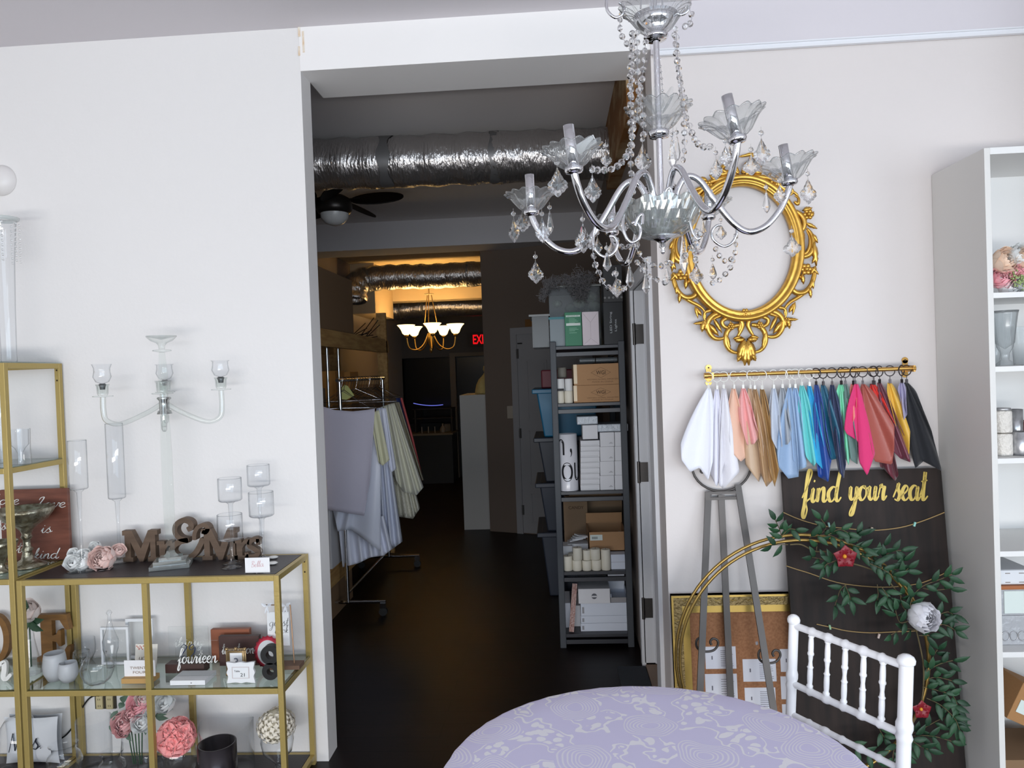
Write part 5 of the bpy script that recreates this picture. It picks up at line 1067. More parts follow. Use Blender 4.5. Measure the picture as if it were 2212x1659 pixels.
c = zB(1555, 890, 2.87); k = zB.m(2.87); root = thing('white_table_frame', 'little white scalloped frame reading Table 21', 'frame', (c.x, 2.87, LM))
pts = []
for i in range(48):
    a = i / 48 * 6.283; q = max(abs(math.cos(a)), abs(math.sin(a))); rx, rz_ = math.cos(a) / q, math.sin(a) / q; s_ = 1 + .05 * math.cos(a * 8); pts.append((rx * 92 * k * s_, rz_ * 68 * k * s_))
MB().ext((c.x, 2.872, LM + 72 * k), (1, 0, 0), (0, 0, 1), pts, (0, .012, 0)).build('scalloped_frame', whf, root, bevel=.001)
MB().box(c.x - 58 * k, c.x + 60 * k, 2.8705, 2.872, LM + 35 * k, LM + 112 * k).build('mount', mat('pinkish_grey_mount', (205, 195, 195), .7), root); MB().box(c.x - 52 * k, c.x + 54 * k, 2.87, 2.8705, LM + 39 * k, LM + 108 * k).build('insert', whf, root)
mb = MB(); text(mb, 'Table', (c.x - 22 * k, 2.8695, LM + 85 * k), 12 * k, width=38 * k); text(mb, '21', (c.x + 15 * k, 2.8695, LM + 60 * k), 22 * k, width=30 * k); mb.build('lettering', ink, root)
c = zB(1735, 830, 3.0); k = zB.m(3.0); root = thing('ruffled_round_badge', 'red ruffled round plaque with a white centre behind the black 8', 'ornament', (c.x, 3.0, LM)); cz = LM + 118 * k
MB().lathe((c.x, 3.0, cz), [(70 * k, 0), (110 * k, .003), (70 * k, .012)], 60, Matrix(((.85, 0, 0), (0, 0, 1), (0, 1, 0))), wave=lambda r, z, a, j: (r * (1 + .05 * math.cos(a * 20)) if j == 1 else r, z)).build('red_ruffle', mat('coral_red', (214, 62, 84), .5), root)
MB().lathe((c.x, 2.999, cz), [(0, 0), (82 * k, 0), (84 * k, .003)], 40, Matrix(((.85, 0, 0), (0, 0, 1), (0, 1, 0)))).build('white_centre', whf, root)
c = zB(1750, 870, 2.905); k = zB.m(2.905); mb = MB(); cz = LM + .001
for (zc, r_) in ((56, 56), (165, 62)):
    V = []
    for i in range(32):
        a = i / 32 * 6.283
        for rr_, yy in ((r_, 2.9), (r_ * .42, 2.9), (r_ * .42, 2.93), (r_, 2.93)): V.append((c.x + math.cos(a) * rr_ * k, yy, cz + (zc + math.sin(a) * rr_ * 1.03) * k))
    mb.add(V, [(i * 4 + j, i * 4 + (j + 1) % 4, ((i + 1) % 32) * 4 + (j + 1) % 4, ((i + 1) % 32) * 4 + j) for i in range(32) for j in range(4)])
mb.build('number_eight', mat('black_paint', (22, 22, 24), .5), label='black freestanding number 8 at the right end of the glass shelf', cat='number')
# hanging tag on a copper stand
c = zB(1800, 760, 3.02); k = zB.m(3.02); copper = mat('copper_wire', (176, 140, 110), .35, .8); root = thing('hanging_tag_stand', 'wire stand hanging a white tag tied with a bow', 'stand', (c.x, 3.02, LM))
MB().box(c.x - 60 * k, c.x + 150 * k, 3.0, 3.06, LM + .001, LM + 28 * k).build('wooden_base', mat('mid_brown_block', (120, 92, 74), .6), root)
MB().tube([(c.x + 100 * k, 3.03, LM + .005), (c.x + 88 * k, 3.03, LM + 415 * k), (c.x - 88 * k, 3.03, LM + 420 * k)], .0028, 8).build('wire_arm', copper, root)
MB().box(c.x - 68 * k, c.x + 80 * k, 3.022, 3.024, LM + 150 * k, LM + 375 * k).build('tag', whf, root)
mb = script(MB(), 'guest', (c.x - 55 * k, 3.0215, LM + 280 * k), (c.x + 75 * k, 3.0215, LM + 282 * k), 28 * k, .1, .0006); script(mb, 'book', (c.x - 20 * k, 3.0215, LM + 230 * k), (c.x + 75 * k, 3.0215, LM + 235 * k), 24 * k, .1, .0006); mb.build('lettering', ink, root)
mb = MB()
for a in (-62, 62):
    for s_ in (-1, 1): leaf(mb, (c.x + a * k, 3.02, LM + 415 * k), (c.x + (a + s_ * 38) * k, 3.015, LM + (440) * k), 22 * k); leaf(mb, (c.x + a * k, 3.02, LM + 415 * k), (c.x + (a + s_ * 14) * k, 3.015, LM + 365 * k), 12 * k)
mb.build('ribbon_bow', mat('white_organza', (225, 230, 238), .4, alpha=.8), root)
# ---- lower tier
frame_dummy = None
c = zB(290, 1345, 3.1); k = zB.m(3.1); root = thing('mrs_pillow', 'white cushion lettered Mrs leaning behind the gold posts', 'cushion', (c.x, 3.1, LB))
def pil(u, v):
    a, b_ = u * 2 - 1, v * 2 - 1; e = (1 - a ** 4) * (1 - b_ ** 4); x = c.x - 75 * k + a * 190 * k * (1 - .07 * (1 - b_ * b_)); z = LB + 165 * k + b_ * 160 * k * (1 - .07 * (1 - a * a)); return Vector((x, 3.09 - .03 * e, z))
MB().grid(pil, 20, 20).grid(lambda u, v: (lambda q: Vector((q.x, 3.12 + (3.09 - q.y), q.z)))(pil(1 - u, v)), 20, 20).build('cushion_body', mat('white_canvas', (226, 228, 232), .8), root)
script(MB(), 'Mrs.', (c.x - 195 * k, 3.052, LB + 110 * k), (c.x + 45 * k, 3.052, LB + 138 * k), 62 * k, .16, .0015).build('lettering', mat('navy_black_ink', (34, 38, 52), .6), root)
LZ('glass_cloche', zB, 132, 1420, LB, [(128, 1432), (132, 1300), (120, 1160), (80, 1095), (20, 1080), (0, 1078)], gl_dark, 'clear domed cloche in front of the Mrs cushion', 'cloche')
p = zB(35, 1400, 2.93); MB().lathe((p.x, 2.93, LB + .001), [(0, 0), (.035, 0), (.03, .04), (.02, .07), (0, .075)], 20).build('dark_cloche_base', mat('dark_grey_stone', (60, 62, 64), .6), label='dark grey stub ornament on the bottom board under the cloche', cat='ornament')
# outlet and cable
c = zB(685, 1002, W - .002); k = zB.m(W); root = thing('wall_outlet', 'double outlet without a cover plate behind the low gold shelf', 'outlet', (c.x, W, c.z))
MB().cbox((c.x, W - .004, c.z), 145 * k, .008, 92 * k).build('metal_box', mat('dark_outlet_box', (60, 54, 42), .6), root)
for dx in (-35, 35):
    MB().cbox((c.x + dx * k, W - .012, c.z), 46 * k, .01, 88 * k).build('receptacle', mat('ivory_receptacle', (196, 182, 140), .5), root, bevel=.002)
mb = MB()
for dx in (-35, 35):
    for dz_ in (-22, 22): mb.box(c.x + (dx - 8) * k, c.x + (dx - 5) * k, W - .0175, W - .017, c.z + (dz_ - 5) * k, c.z + (dz_ + 7) * k).box(c.x + (dx + 5) * k, c.x + (dx + 8) * k, W - .0175, W - .017, c.z + (dz_ - 5) * k, c.z + (dz_ + 7) * k)
mb.build('slots', mat('black_slot', (20, 18, 16), .5), root)
MB().tube(smooth_path([zB(a, b, 3.17) for a, b in ((640, 965), (600, 968), (560, 1000), (510, 1080), (480, 1150), (430, 1215), (380, 1250), (320, 1290), (300, 1300), (340, 1305), (395, 1275))], 5), .0035, 8).build('power_cable', mat('black_cable', (18, 18, 20), .5), label='black power cable drooping from the outlet behind the low shelf', cat='cable')
def zlow(cx, Y): return P(cx / 2.989, 1600, Y).x
def LL(name, cx, Y, prof, yref, mm, label, cat, group=None, root=None, n=30, **kw):
    """lathe standing on the bottom board; prof in readings measured upward from yref"""
    k = zB.m(Y); x = zB(cx, yref, Y).x; mb = MB().lathe((x, Y, LB + .001), [(r * k, (z) * k) for r, z in prof], n, **kw)
    return mb.build(name, mm, parent=root, label=label, cat=cat, group=group)
# wide glass cylinder vase, bowls, jar
def hgt(y, Y): return (zB(600, y, Y).z - LB) / zB.m(Y)
LL('glass_cylinder_vase', 605, 3.04, [(0, 2), (105, 2), (108, 8), (108, hgt(1110, 3.04))], 1200, gl_dark, 'wide clear cylinder vase left of the pink bouquet', 'vase')
LL('glass_jar', 415, 2.93, [(0, 2), (70, 2), (108, hgt(1430, 2.93)), (112, hgt(1390, 2.93)), (98, hgt(1345, 2.93)), (72, hgt(1320, 2.93)), (74, hgt(1290, 2.93)), (92, hgt(1275, 2.93))], 1400, gl_dark, 'squat clear jar with a flared neck at the bottom left', 'jar')
LL('glass_jar', 722, 2.9, [(0, 2), (70, 2), (90, hgt(1440, 2.9)), (80, hgt(1400, 2.9)), (52, hgt(1375, 2.9)), (54, hgt(1345, 2.9)), (74, hgt(1330, 2.9))], 1400, gl_dark, 'small clear jar with a narrow neck at the front middle', 'jar')
LL('glass_tumbler', 935, 2.98, [(0, 2), (44, 2), (48, hgt(1345, 2.98))], 1400, gl_dark, 'small clear tumbler left of the coral rose ball', 'glass')
# bouquet of pink and white in a vase
Y = 3.05; k = zB.m(Y); x = zB(885, 1300, Y).x; root = thing('bouquet_vase', 'clear vase with a mixed bouquet of pink and white flowers', 'bouquet', (x, Y, LB))
MB().lathe((x, Y, LB + .001), [(0, .002), (70 * k, .002), (95 * k, 60 * k), (98 * k, hgt(1290, Y) * k), (92 * k, hgt(1230, Y) * k)], 30).build('vase_body', gl_dark, root)
hot = mat('hot_pink_petal', (254, 188, 196), .6, sheen=.3); sofp = mat('soft_pink_petal', (251, 204, 204), .6, sheen=.3); dgreen = mat('sage_leaf', (86, 108, 92), .6)
for fx, fy, r_, mm in ((895, 1020, 75, hot), (795, 1140, 72, sofp), (912, 1140, 62, whitef), (1060, 1010, 66, whitef), (840, 1090, 50, sofp), (920, 985, 45, rosew), (1010, 1040, 40, rosew), (965, 1080, 40, whitef), (790, 1190, 45, sofp)):
    rose(MB(), zB(fx, fy, Y - .06 + random.uniform(-.02, .02)), r_ * k, (random.uniform(-.3, .3), -1, .3), 4, 5).build('bloom', mm, root)
mb = MB()
for a, b_, c_, d_ in ((960, 1060, 1080, 1085), (980, 1060, 1120, 1050), (780, 1000, 830, 960), (760, 1060, 720, 1130), (960, 1120, 940, 1220), (820, 1180, 850, 1260), (1000, 1090, 1090, 1110), (740, 1140, 720, 1200), (800, 1010, 770, 1050)): leaf(mb, zB(a, b_, Y - .03), zB(c_, d_, Y - .05), 45 * k)
mb.build('leaves', dgreen, root)
mb = MB()
for i in range(5): mb.tube([(x + (i - 2) * 14 * k, Y, LB + .02), (x + (i - 2) * 25 * k, Y - .01, LB + hgt(1180, Y) * k)], .0025, 5)
mb.build('stems', green, root)
# coral rose ball in a glass bowl
Y = 2.96; k = zB.m(Y); x = zB(1140, 1300, Y).x; cz = LB + hgt(1235, Y) * k; root = thing('rose_ball_bowl', 'coral pink rose ball sitting in a clear glass bowl', 'bouquet', (x, Y, LB))
MB().lathe((x, Y, LB + .001), [(0, .002), (80 * k, .002), (132 * k, hgt(1420, Y) * k), (130 * k, hgt(1350, Y) * k), (118 * k, hgt(1310, Y) * k)], 32).build('bowl', gl_dark, root)
coral = mat('coral_petal', (252, 170, 168), .6, sheen=.3)
for i in range(26):
    t = (i + .5) / 26; ph = math.acos(1 - 2 * t); th = i * 2.39996; d = Vector((math.sin(ph) * math.cos(th), math.sin(ph) * math.sin(th), math.cos(ph)))
    if d.y > .45: continue
    rose(MB(), Vector((x, Y, cz)) + d * 85 * k, 62 * k, d, 4, 5).build('rose_head', coral, root)
MB().ball((x, Y, cz), 85 * k, 16).build('foam_core', coral, root)
# swirl cut cylinder, gun-metal pot, hydrangea
Y = 3.02; k = zB.m(Y); x = zB(1468, 1300, Y).x
MB().lathe((x, Y, LB + .001), [(0, .002), (165 * k, .002), (170 * k, .01), (172 * k, hgt(1180, Y) * k), (173 * k, (hgt(1165, Y)) * k)], 48, wave=lambda r, z, a, j: (r, z + (.02 * math.cos(2 * a) if j >= 3 else 0))).build('wavy_rim_vase', gl_dark, label='wide clear vase with a wavy twisted rim on the lower tier', cat='vase')
Y = 2.9; k = zB.m(Y); x = zB(1402, 1300, Y).x; hh = hgt(1275, Y) * k
MB().lathe((x, Y, LB + .001), [(0, 0), (118 * k, 0), (124 * k, .01), (124 * k, hh), (112 * k, hh), (112 * k, .01), (0, .01)], 40).build('gunmetal_pot', mat('gunmetal_glaze', (54, 50, 54), .25, .6), label='dark gunmetal cylinder pot in front of the wavy rim vase', cat='pot')
Y = 3.04; k = zB.m(Y); x = zB(1792, 1300, Y).x; cz = LB + hgt(1165, Y) * k; root = thing('hydrangea_bowl', 'cream hydrangea ball in a footed clear glass', 'bouquet', (x, Y, LB))
MB().lathe((x, Y, LB + .001), [(0, .002), (55 * k, .002), (20 * k, 20 * k), (18 * k, 40 * k), (95 * k, hgt(1330, Y) * k), (108 * k, hgt(1260, Y) * k), (100 * k, hgt(1220, Y) * k)], 30).build('footed_glass', gl_dark, root)
mb = MB(); rnd = random.Random(8)
for i in range(150):
    t = (i + .5) / 150; ph = math.acos(1 - 2 * t); th = i * 2.39996; d = Vector((math.sin(ph) * math.cos(th), math.sin(ph) * math.sin(th), math.cos(ph) * .85)); o = Vector((x, Y, cz)) + d * 118 * k * rnd.uniform(.9, 1.05); u, v = frame_of(d)
    for q in range(4):
        a = q * 1.571 + i; e = (u * math.cos(a) + v * math.sin(a)); leaf(mb, o, o + e * 20 * k + d * 5 * k, 19 * k, d)
mb.build('florets', mat('cream_floret', (236, 228, 212), .6), root); MB().ball((x, Y, cz), 104 * k, 16).build('flower_core', mat('cream_core', (206, 196, 172), .7), root)
# ================================================================ CRYSTAL CHANDELIER
z7 = Zm(1060, 0, 2.439)
chrome2 = mat('polished_chrome', (232, 232, 236), .07, 1.0)
cup_g = glass_thin('moulded_glass', (252, 253, 253), (150, 156, 158), base=.06, rough=.05, refr_light=.10); bowl_g = glass_thin('cut_glass_bowl', (236, 240, 238), (120, 128, 126), base=.14, rough=.08, refr_light=.14)
cry = glass_solid('chandelier_crystal', (255, 255, 255), 1.5, 0, .22)
DC = 2.05; kc = DC / F
cc = P(1430, 480, DC); CX, CY = cc.x, cc.y
def zz(y, x=1428): return P(x, y, DC).z
root = thing('crystal_chandelier', 'chrome and cut crystal chandelier with six curved arms hanging near the camera', 'chandelier', (CX, CY, zz(548)))
MB().tube([(CX, CY, zz(470)), (CX, CY, zz(60))], .0085, 14).build('centre_rod', chrome2, root)
MB().tube([(CX, CY, zz(60)), (CX, CY, CH - .03)], .006, 10).lathe((CX, CY, CH - .035), [(0, 0), (.03, .0), (.06, .03), (.06, .035)], 24).build('ceiling_rod', chrome2, root)
def flutes(n, amp, edge=.0, jn=99): return lambda r, z, a, j: (r * (1 + amp * math.cos(a * n)), z + (edge * abs(math.cos(a * n / 2)) if j >= jn else 0))
def bobeche(o, R_, H, M, parent, n=14, nm='bobeche'):
    pr = [(.22, 0), (.36, .05), (.52, .18), (.67, .4), (.82, .62), (.98, .74), (1.08, .76), (1.06, .82), (.94, .82), (.72, .70), (.5, .48), (.3, .22)]
    return MB().lathe(o, [(r * R_, z * H) for r, z in pr], n * 6, M, flutes(n, .05, H * .10, 5)).build(nm, cup_g, parent)
def rotM(ay, ax=0): return Matrix.Rotation(ay, 3, 'Y') @ Matrix.Rotation(ax, 3, 'X')
# top, middle and bottom glass
mb = MB().lathe((CX, CY, zz(78)), [(.012, -.012), (.03, -.008), (.034, 0), (.02, .008), (.045, .03), (.06, .055), (.055, .055), (.0, .03)], 32).build('upper_chrome_cup', chrome2, root)
bobeche(Vector((CX, CY, zz(72))), .088, .085, None, root, 20, 'upper_glass_dish')
bobeche(Vector((CX, CY, zz(282))), .083, .075, None, root, 16, 'middle_glass_dish')
mb = MB()
for q in range(6):
    a = q * 1.047 + .3; d = Vector((math.cos(a), math.sin(a), 0)); s = Vector((-d.y, d.x, 0)); o = Vector((CX, CY, zz(245)))
    mb.grid(lambda u, v: o + d * (.012 + .035 * v) + s * (u - .5) * .035 * math.sin(.3 + v * 2.5) + Vector((0, 0, .06 * v - .008 * (u - .5) ** 2)), 6, 8)
mb.build('petal_collar', cup_g, root)
MB().lathe((CX, CY, zz(290)), [(.01, -.012), (.026, -.008), (.03, .004), (.026, .01), (.01, .012)], 24).build('chrome_collar', chrome2, root)
zb = zz(517)
MB().lathe((CX, CY, zb), [(.025, 0), (.052, .006), (.074, .02), (.09, .04), (.1, .062), (.106, .084), (.108, .1), (.102, .1), (.094, .07), (.07, .03), (.02, .015)], 72, None, lambda r, z, a, j: (r * (1 + .02 * math.cos(a * 18 + j * 3.14)), z + (.005 * math.cos(a * 12) if j in (6, 7) else 0)), smooth=False).build('bottom_glass_bowl', bowl_g, root)
MB().lathe((CX, CY, zz(548)), [(0, -.002), (.004, 0), (.007, .006), (.003, .012), (.01, .018), (.008, .028), (.016, .034), (.034, .044), (.036, .05), (.02, .052)], 24).build('finial', chrome2, root)
# arms with cups
cups = [('near left', 1240, 369, 1.74, 61, .09), ('near right', 1593, 303, 1.74, 64, .2), ('left', 1148, 461, 2.05, 51, .02), ('right', 1706, 396, 2.07, 57, .14), ('far left', 1322, 504, 2.36, 40, 0), ('far right', 1531, 471, 2.36, 44, -.02)]
zh = zz(440); hubp = Vector((CX, CY, 0))
for nm, px, py, Y, rp, tl in cups:
    e = P(px, py, Y); d = Vector((e.x - CX, e.y - CY, 0))
    prof = [(.10, -.045), (.105, 0), (.13, .035), (.2, .066), (.3, .05), (.42, -.015), (.55, -.08), (.67, -.112), (.8, -.105), (.91, -.07), (.975, -.03), (1.0, -.004)]
    pts = [hubp + d * f + Vector((0, 0, zh + (e.z - zh) * min(1, max(0, (f - .1) / .9)) + h)) for f, h in prof]
    arm = MB().tube(smooth_path(pts, 6), .0088, 14).build('arm', chrome2, root)
    M = rotM(-tl)
    MB().lathe(e, [(.009, -.008), (.018, -.006), (.022, 0), (.022, .007), (.016, .009), (.0, .009)], 24, M).build('chrome_socket', chrome2, arm)
    R_ = rp * Y / F; H = R_ * .86
    bobeche(e + M @ Vector((0, 0, .006)), R_, H, M, arm)
    tb_ = e + M @ Vector((0, 0, .008)); MB().lathe(tb_, [(.0125, 0), (.013, .0), (.013, .098 * (1 if Y < 2.3 else .8)), (.011, .098 * (1 if Y < 2.3 else .8)), (.011, .05)], 20, M).build('candle_sleeve', chrome2, arm)
# label hanging in the near left cup
c = P(1266, 312, 1.76); MB().cbox(c, .05, .001, .022, 0, .3, -.5).build('paper_sticker', mat('clear_sticker', (215, 215, 215), .4, alpha=.8), root)
# crystals
def pendant(x, y0, y1, w, Y, kind='leaf', spin=0.0):
    a = z7(x, y0, Y); b_ = z7(x, y1, Y); H = (a - b_).length; o = Vector((b_.x, b_.y, b_.z)); r = w * z7.m(Y) / 2; mb = MB()
    if kind == 'leaf': pr = [(0, 0), (.28, .07), (.36, .13), (.62, .17), (.78, .26), (1.0, .32), (.92, .4), (1.0, .46), (.82, .55), (.6, .6), (.5, .7), (.34, .78), (.22, .88), (.1, .93), (.07, 1)]
    else: pr = [(0, 0), (.55, .12), (1.0, .3), (.8, .5), (.5, .75), (.32, .88), (.3, .94), (.12, 1)]
    Lp = [(r * u, H * v) for u, v in pr]; N = len(Lp); c_, s_ = math.cos(spin), math.sin(spin); th = r * .42
    def W_(p): return o + Vector((p[0] * c_ - p[1] * s_, p[0] * s_ + p[1] * c_, p[2]))
    if kind == 'leaf':
        outl = [(u, 0, v) for u, v in Lp] + [(-u, 0, v) for u, v in Lp[::-1][:-1]]
        M_ = len(outl); ctr = (0, 0, H * .42); inn = [(u * .55, th * .8, ctr[2] + (v - ctr[2]) * .55) for u, _, v in outl]
        vs = [W_(p) for p in outl] + [W_(p) for p in inn] + [W_((u, -t, v)) for u, t, v in inn] + [W_((0, th, ctr[2])), W_((0, -th, ctr[2]))]
        fs = []
        for i in range(M_):
            j = (i + 1) % M_; fs += [(i, M_ + i, M_ + j, j), (i, j, 2 * M_ + j, 2 * M_ + i), (M_ + i, 3 * M_, M_ + j), (2 * M_ + i, 2 * M_ + j, 3 * M_ + 1)]
        mb.add(vs, fs)
    else: mb.lathe(o, Lp, 6, Matrix(((1, 0, 0), (0, .8, 0), (0, 0, 1))), smooth=False)
    top = o + Vector((0, 0, H)); mb.ball(top + Vector((0, 0, .012)), .0065, 8, (1, .6, 1)); 
    mb.tube([top + Vector((0, 0, -.002)), top + Vector((0, 0, .026))], .0006, 4)
    mb.build('crystal_pendant', cry, root)
rnd = random.Random(11)
for x, y0, y1, w, Y in ((355, 885, 1040, 108, 1.72), (540, 925, 1070, 92, 1.72), (240, 1375, 1495, 90, 2.03), (125, 1150, 1280, 58, 1.97), (170, 1112, 1225, 82, 2.1), (275, 1150, 1282, 76, 2.0), (490, 1180, 1335, 92, 1.85), (565, 1250, 1340, 50, 2.1),
                        (805, 760, 915, 92, 1.97), (1240, 770, 880, 80, 1.7), (1190, 830, 950, 66, 1.88), (1375, 815, 925, 92, 1.8), (1430, 730, 870, 86, 1.7), (1525, 975, 1075, 78, 2.0), (1675, 940, 1078, 92, 2.0),
                        (1590, 1240, 1355, 92, 2.04), (665, 1465, 1568, 78, 1.8), (1085, 1388, 1500, 92, 1.9), (700, 1140, 1230, 60, 2.0), (1215, 1180, 1265, 60, 2.3), (1260, 760, 900, 60, 1.85), (640, 1270, 1350, 55, 2.0), (610, 790, 880, 60, 1.9)):
    pendant(x, y0, y1, w, Y, 'leaf', rnd.uniform(-.5, .5))
for x, y0, y1, w, Y in ((315, 1115, 1235, 34, 2.05), (615, 1330, 1430, 46, 1.95), (735, 1400, 1520, 44, 1.9), (820, 1440, 1552, 42, 1.9), (1172, 1390, 1475, 42, 2.2), (960, 735, 890, 50, 2.0), (1020, 1235, 1450, 46, 2.05), (1455, 1010, 1125, 42, 2.03), (985, 720, 850, 36, 2.1), (930, 1410, 1500, 36, 2.0), (770, 1230, 1320, 34, 2.1), (1120, 1160, 1250, 34, 2.1), (1045, 960, 1020, 26, 2.1)):
    pendant(x, y0, y1, w, Y, 'icicle')
wire_c = mat('fine_chrome_wire', (200, 200, 204), .2, 1.0)
def strand(pts, Y0, Y1=None, sp=.0225, r=.0092):
    Y1 = Y1 or Y0; n = len(pts) - 1; q = smooth_path([z7(x, y, Y0 + (Y1 - Y0) * i / max(1, n)) for i, (x, y) in enumerate(pts)], 14); mb = MB(); acc = sp; last = q[0]
    for i in range(1, len(q)):
        acc += (q[i] - q[i - 1]).length
        if acc >= sp:
            acc = 0; a = rnd.uniform(-.6, .6); d = Vector((math.sin(a), -math.cos(a), rnd.uniform(-.3, .3))).normalized(); u, v = frame_of(d); c = q[i]; R0 = r
            ring = [c + (u * math.cos(t * math.pi / 4) + v * math.sin(t * math.pi / 4)) * R0 for t in range(8)]; t1 = [c + (p - c) * .55 + d * R0 * .5 for p in ring]; t2 = [c + (p - c) * .55 - d * R0 * .5 for p in ring]
            mb.add(ring + t1 + t2, [(k, 8 + k, 8 + (k + 1) % 8, (k + 1) % 8) for k in range(8)] + [(k, (k + 1) % 8, 16 + (k + 1) % 8, 16 + k) for k in range(8)] + [tuple(range(8, 16)), tuple(range(16, 24))[::-1]])
    s_ = mb.build('bead_strand', cry, root); MB().tube(q, .0006, 4).build('strand_wire', wire_c, s_)
strand([(745, 170), (745, 330), (742, 460), (738, 580), (745, 700), (730, 790), (690, 855), (640, 890), (570, 897), (528, 890)], 2.0, 1.75)
strand([(770, 170), (772, 300), (778, 480), (775, 580), (762, 650), (748, 700), (742, 780), (738, 880), (748, 1000), (738, 1050), (725, 1090)], 1.98, 2.0)
strand([(828, 110), (815, 240), (808, 330), (796, 430), (786, 500), (800, 570), (805, 715)], 1.96, 1.95)
strand([(755, 180), (735, 350), (735, 520), (735, 640), (740, 740)], 2.05)
strand([(680, 100), (685, 170), (712, 225), (745, 245)], 2.05)
strand([(975, 150), (985, 310), (998, 410), (1012, 520), (1022, 590), (1060, 700), (1085, 750), (1125, 775), (1165, 770)], 2.0, 1.8)
strand([(968, 180), (975, 280), (990, 380), (1005, 480), (1015, 560)], 2.12)
strand([(1015, 600), (1020, 700), (1022, 790), (1012, 850)], 2.05); strand([(890, 310), (900, 400), (905, 480)], 2.15, r=.004, sp=.016)
strand([(1040, 30), (1060, 90), (1035, 150), (1020, 130)], 2.0); strand([(960, 650), (958, 740), (950, 850)], 2.1, r=.006)
strand([(535, 1300), (550, 1390), (575, 1450), (600, 1500), (645, 1530)], 1.95); strand([(655, 1440), (675, 1500), (700, 1520), (720, 1500)], 1.9)
strand([(760, 1290), (790, 1350), (840, 1390), (890, 1402), (930, 1390), (968, 1385)], 2.0); strand([(770, 1380), (830, 1455), (880, 1475), (925, 1490)], 2.05)
strand([(1292, 1240), (1288, 1330), (1262, 1410), (1225, 1455), (1185, 1490), (1135, 1480)], 2.25); strand([(1185, 1310), (1215, 1360), (1250, 1378), (1285, 1345)], 2.3)
strand([(1085, 1215), (1060, 1290), (1040, 1330), (1000, 1370)], 1.98); strand([(660, 1265), (690, 1300), (720, 1310), (745, 1270)], 2.0); strand([(1105, 1230), (1075, 1310), (1080, 1380)], 1.95)
def scroll(pts, Y, r=.0042): MB().tube(smooth_path([z7(x, y, Y) for x, y in pts], 8), r, 8).build('wire_scroll', chrome2, root)
scroll([(720, 1060), (700, 1130), (702, 1220), (735, 1275), (778, 1260), (790, 1205), (765, 1172), (742, 1178)], 1.93)
scroll([(560, 1170), (540, 1240), (548, 1310), (592, 1352), (645, 1335), (668, 1285), (650, 1248), (625, 1245)], 1.98)
scroll([(1225, 1105), (1275, 1160), (1297, 1225), (1270, 1280), (1225, 1297), (1175, 1265), (1165, 1220), (1190, 1190), (1215, 1186)], 2.25)
scroll([(1075, 1090), (1050, 1150), (1062, 1220), (1090, 1260), (1110, 1240)], 2.0); scroll([(640, -60), (612, 0), (615, 55), (655, 92), (695, 75), (700, 38), (678, 15)], 2.05); scroll([(1000, -60), (1045, -10), (1042, 50), (1005, 78), (965, 60)], 2.05)
scroll([(760, 1190), (775, 1150), (800, 1130), (800, 1180)], 1.9); scroll([(930, 1060), (920, 1010), (945, 990), (960, 1030)], 1.95)
for x in (790, 845, 905): MB().tube([z7(x, 45, DC), z7(x + (5 if x < 850 else -4), -60, DC)], .0025, 6).build('support_wire', chrome2, root)
# ================================================================ RIGHT WALL: ORNATE FRAME, NAPKIN ROD, EASEL, SIGN, TABLE
zG = Zm(1420, 320, 3.3175); zN = Zm(1420, 740, 3.3515); zR = Zm(1420, 980, 2.443)
gilt = mat('bright_gilt', (216, 170, 82), .3, .75, col2=(196, 148, 62), scale=30)
YG = W - .035; kG = zG.m(YG)
c0 = zG(612, 718, YG); root = thing('ornate_oval_frame', 'empty oval gold frame with openwork scrolls hanging on the lilac wall', 'frame', (c0.x, YG, zG(600, 1560, YG).z))
V = []; n = 96; secs = [(.0, .0), (.03, -.012), (.07, -.016), (.10, -.008), (.13, -.014), (.19, -.024), (.24, -.012), (.26, .02), (0, .02)]
A_, B_ = 345 * kG, 437 * kG
mb = MB(); m_ = len(secs)
for i in range(n):
    a = i / n * 6.2832; ca, sa = math.cos(a), math.sin(a)
    for s_, dy in secs: V.append((c0.x + ca * (A_ + s_ * .19), YG + dy, c0.z + sa * (B_ + s_ * .19)))
mb.add(V, [(i * m_ + j, i * m_ + (j + 1) % m_, ((i + 1) % n) * m_ + (j + 1) % m_, ((i + 1) % n) * m_ + j) for i in range(n) for j in range(m_)], True); mb.build('oval_moulding', gilt, root)
def gc(pts, r0=.007, r1=.003, both=True, dy=0.0):
    for sgn in ((1, -1) if both else (1,)):
        q = smooth_path([Vector((c0.x + (zG(x, y, YG).x - zG(605, y, YG).x) * sgn, YG + dy, zG(605, y, YG).z)) for x, y in pts], 7); N = len(q)
        rs = [r0 * 1.3 * (.55 + .6 * math.sin(math.pi * min(1, .15 + i / N))) if i < N - 3 else r1 for i in range(N)]
        GM[sgn].tube(q, rs, 8, flat=1.0)
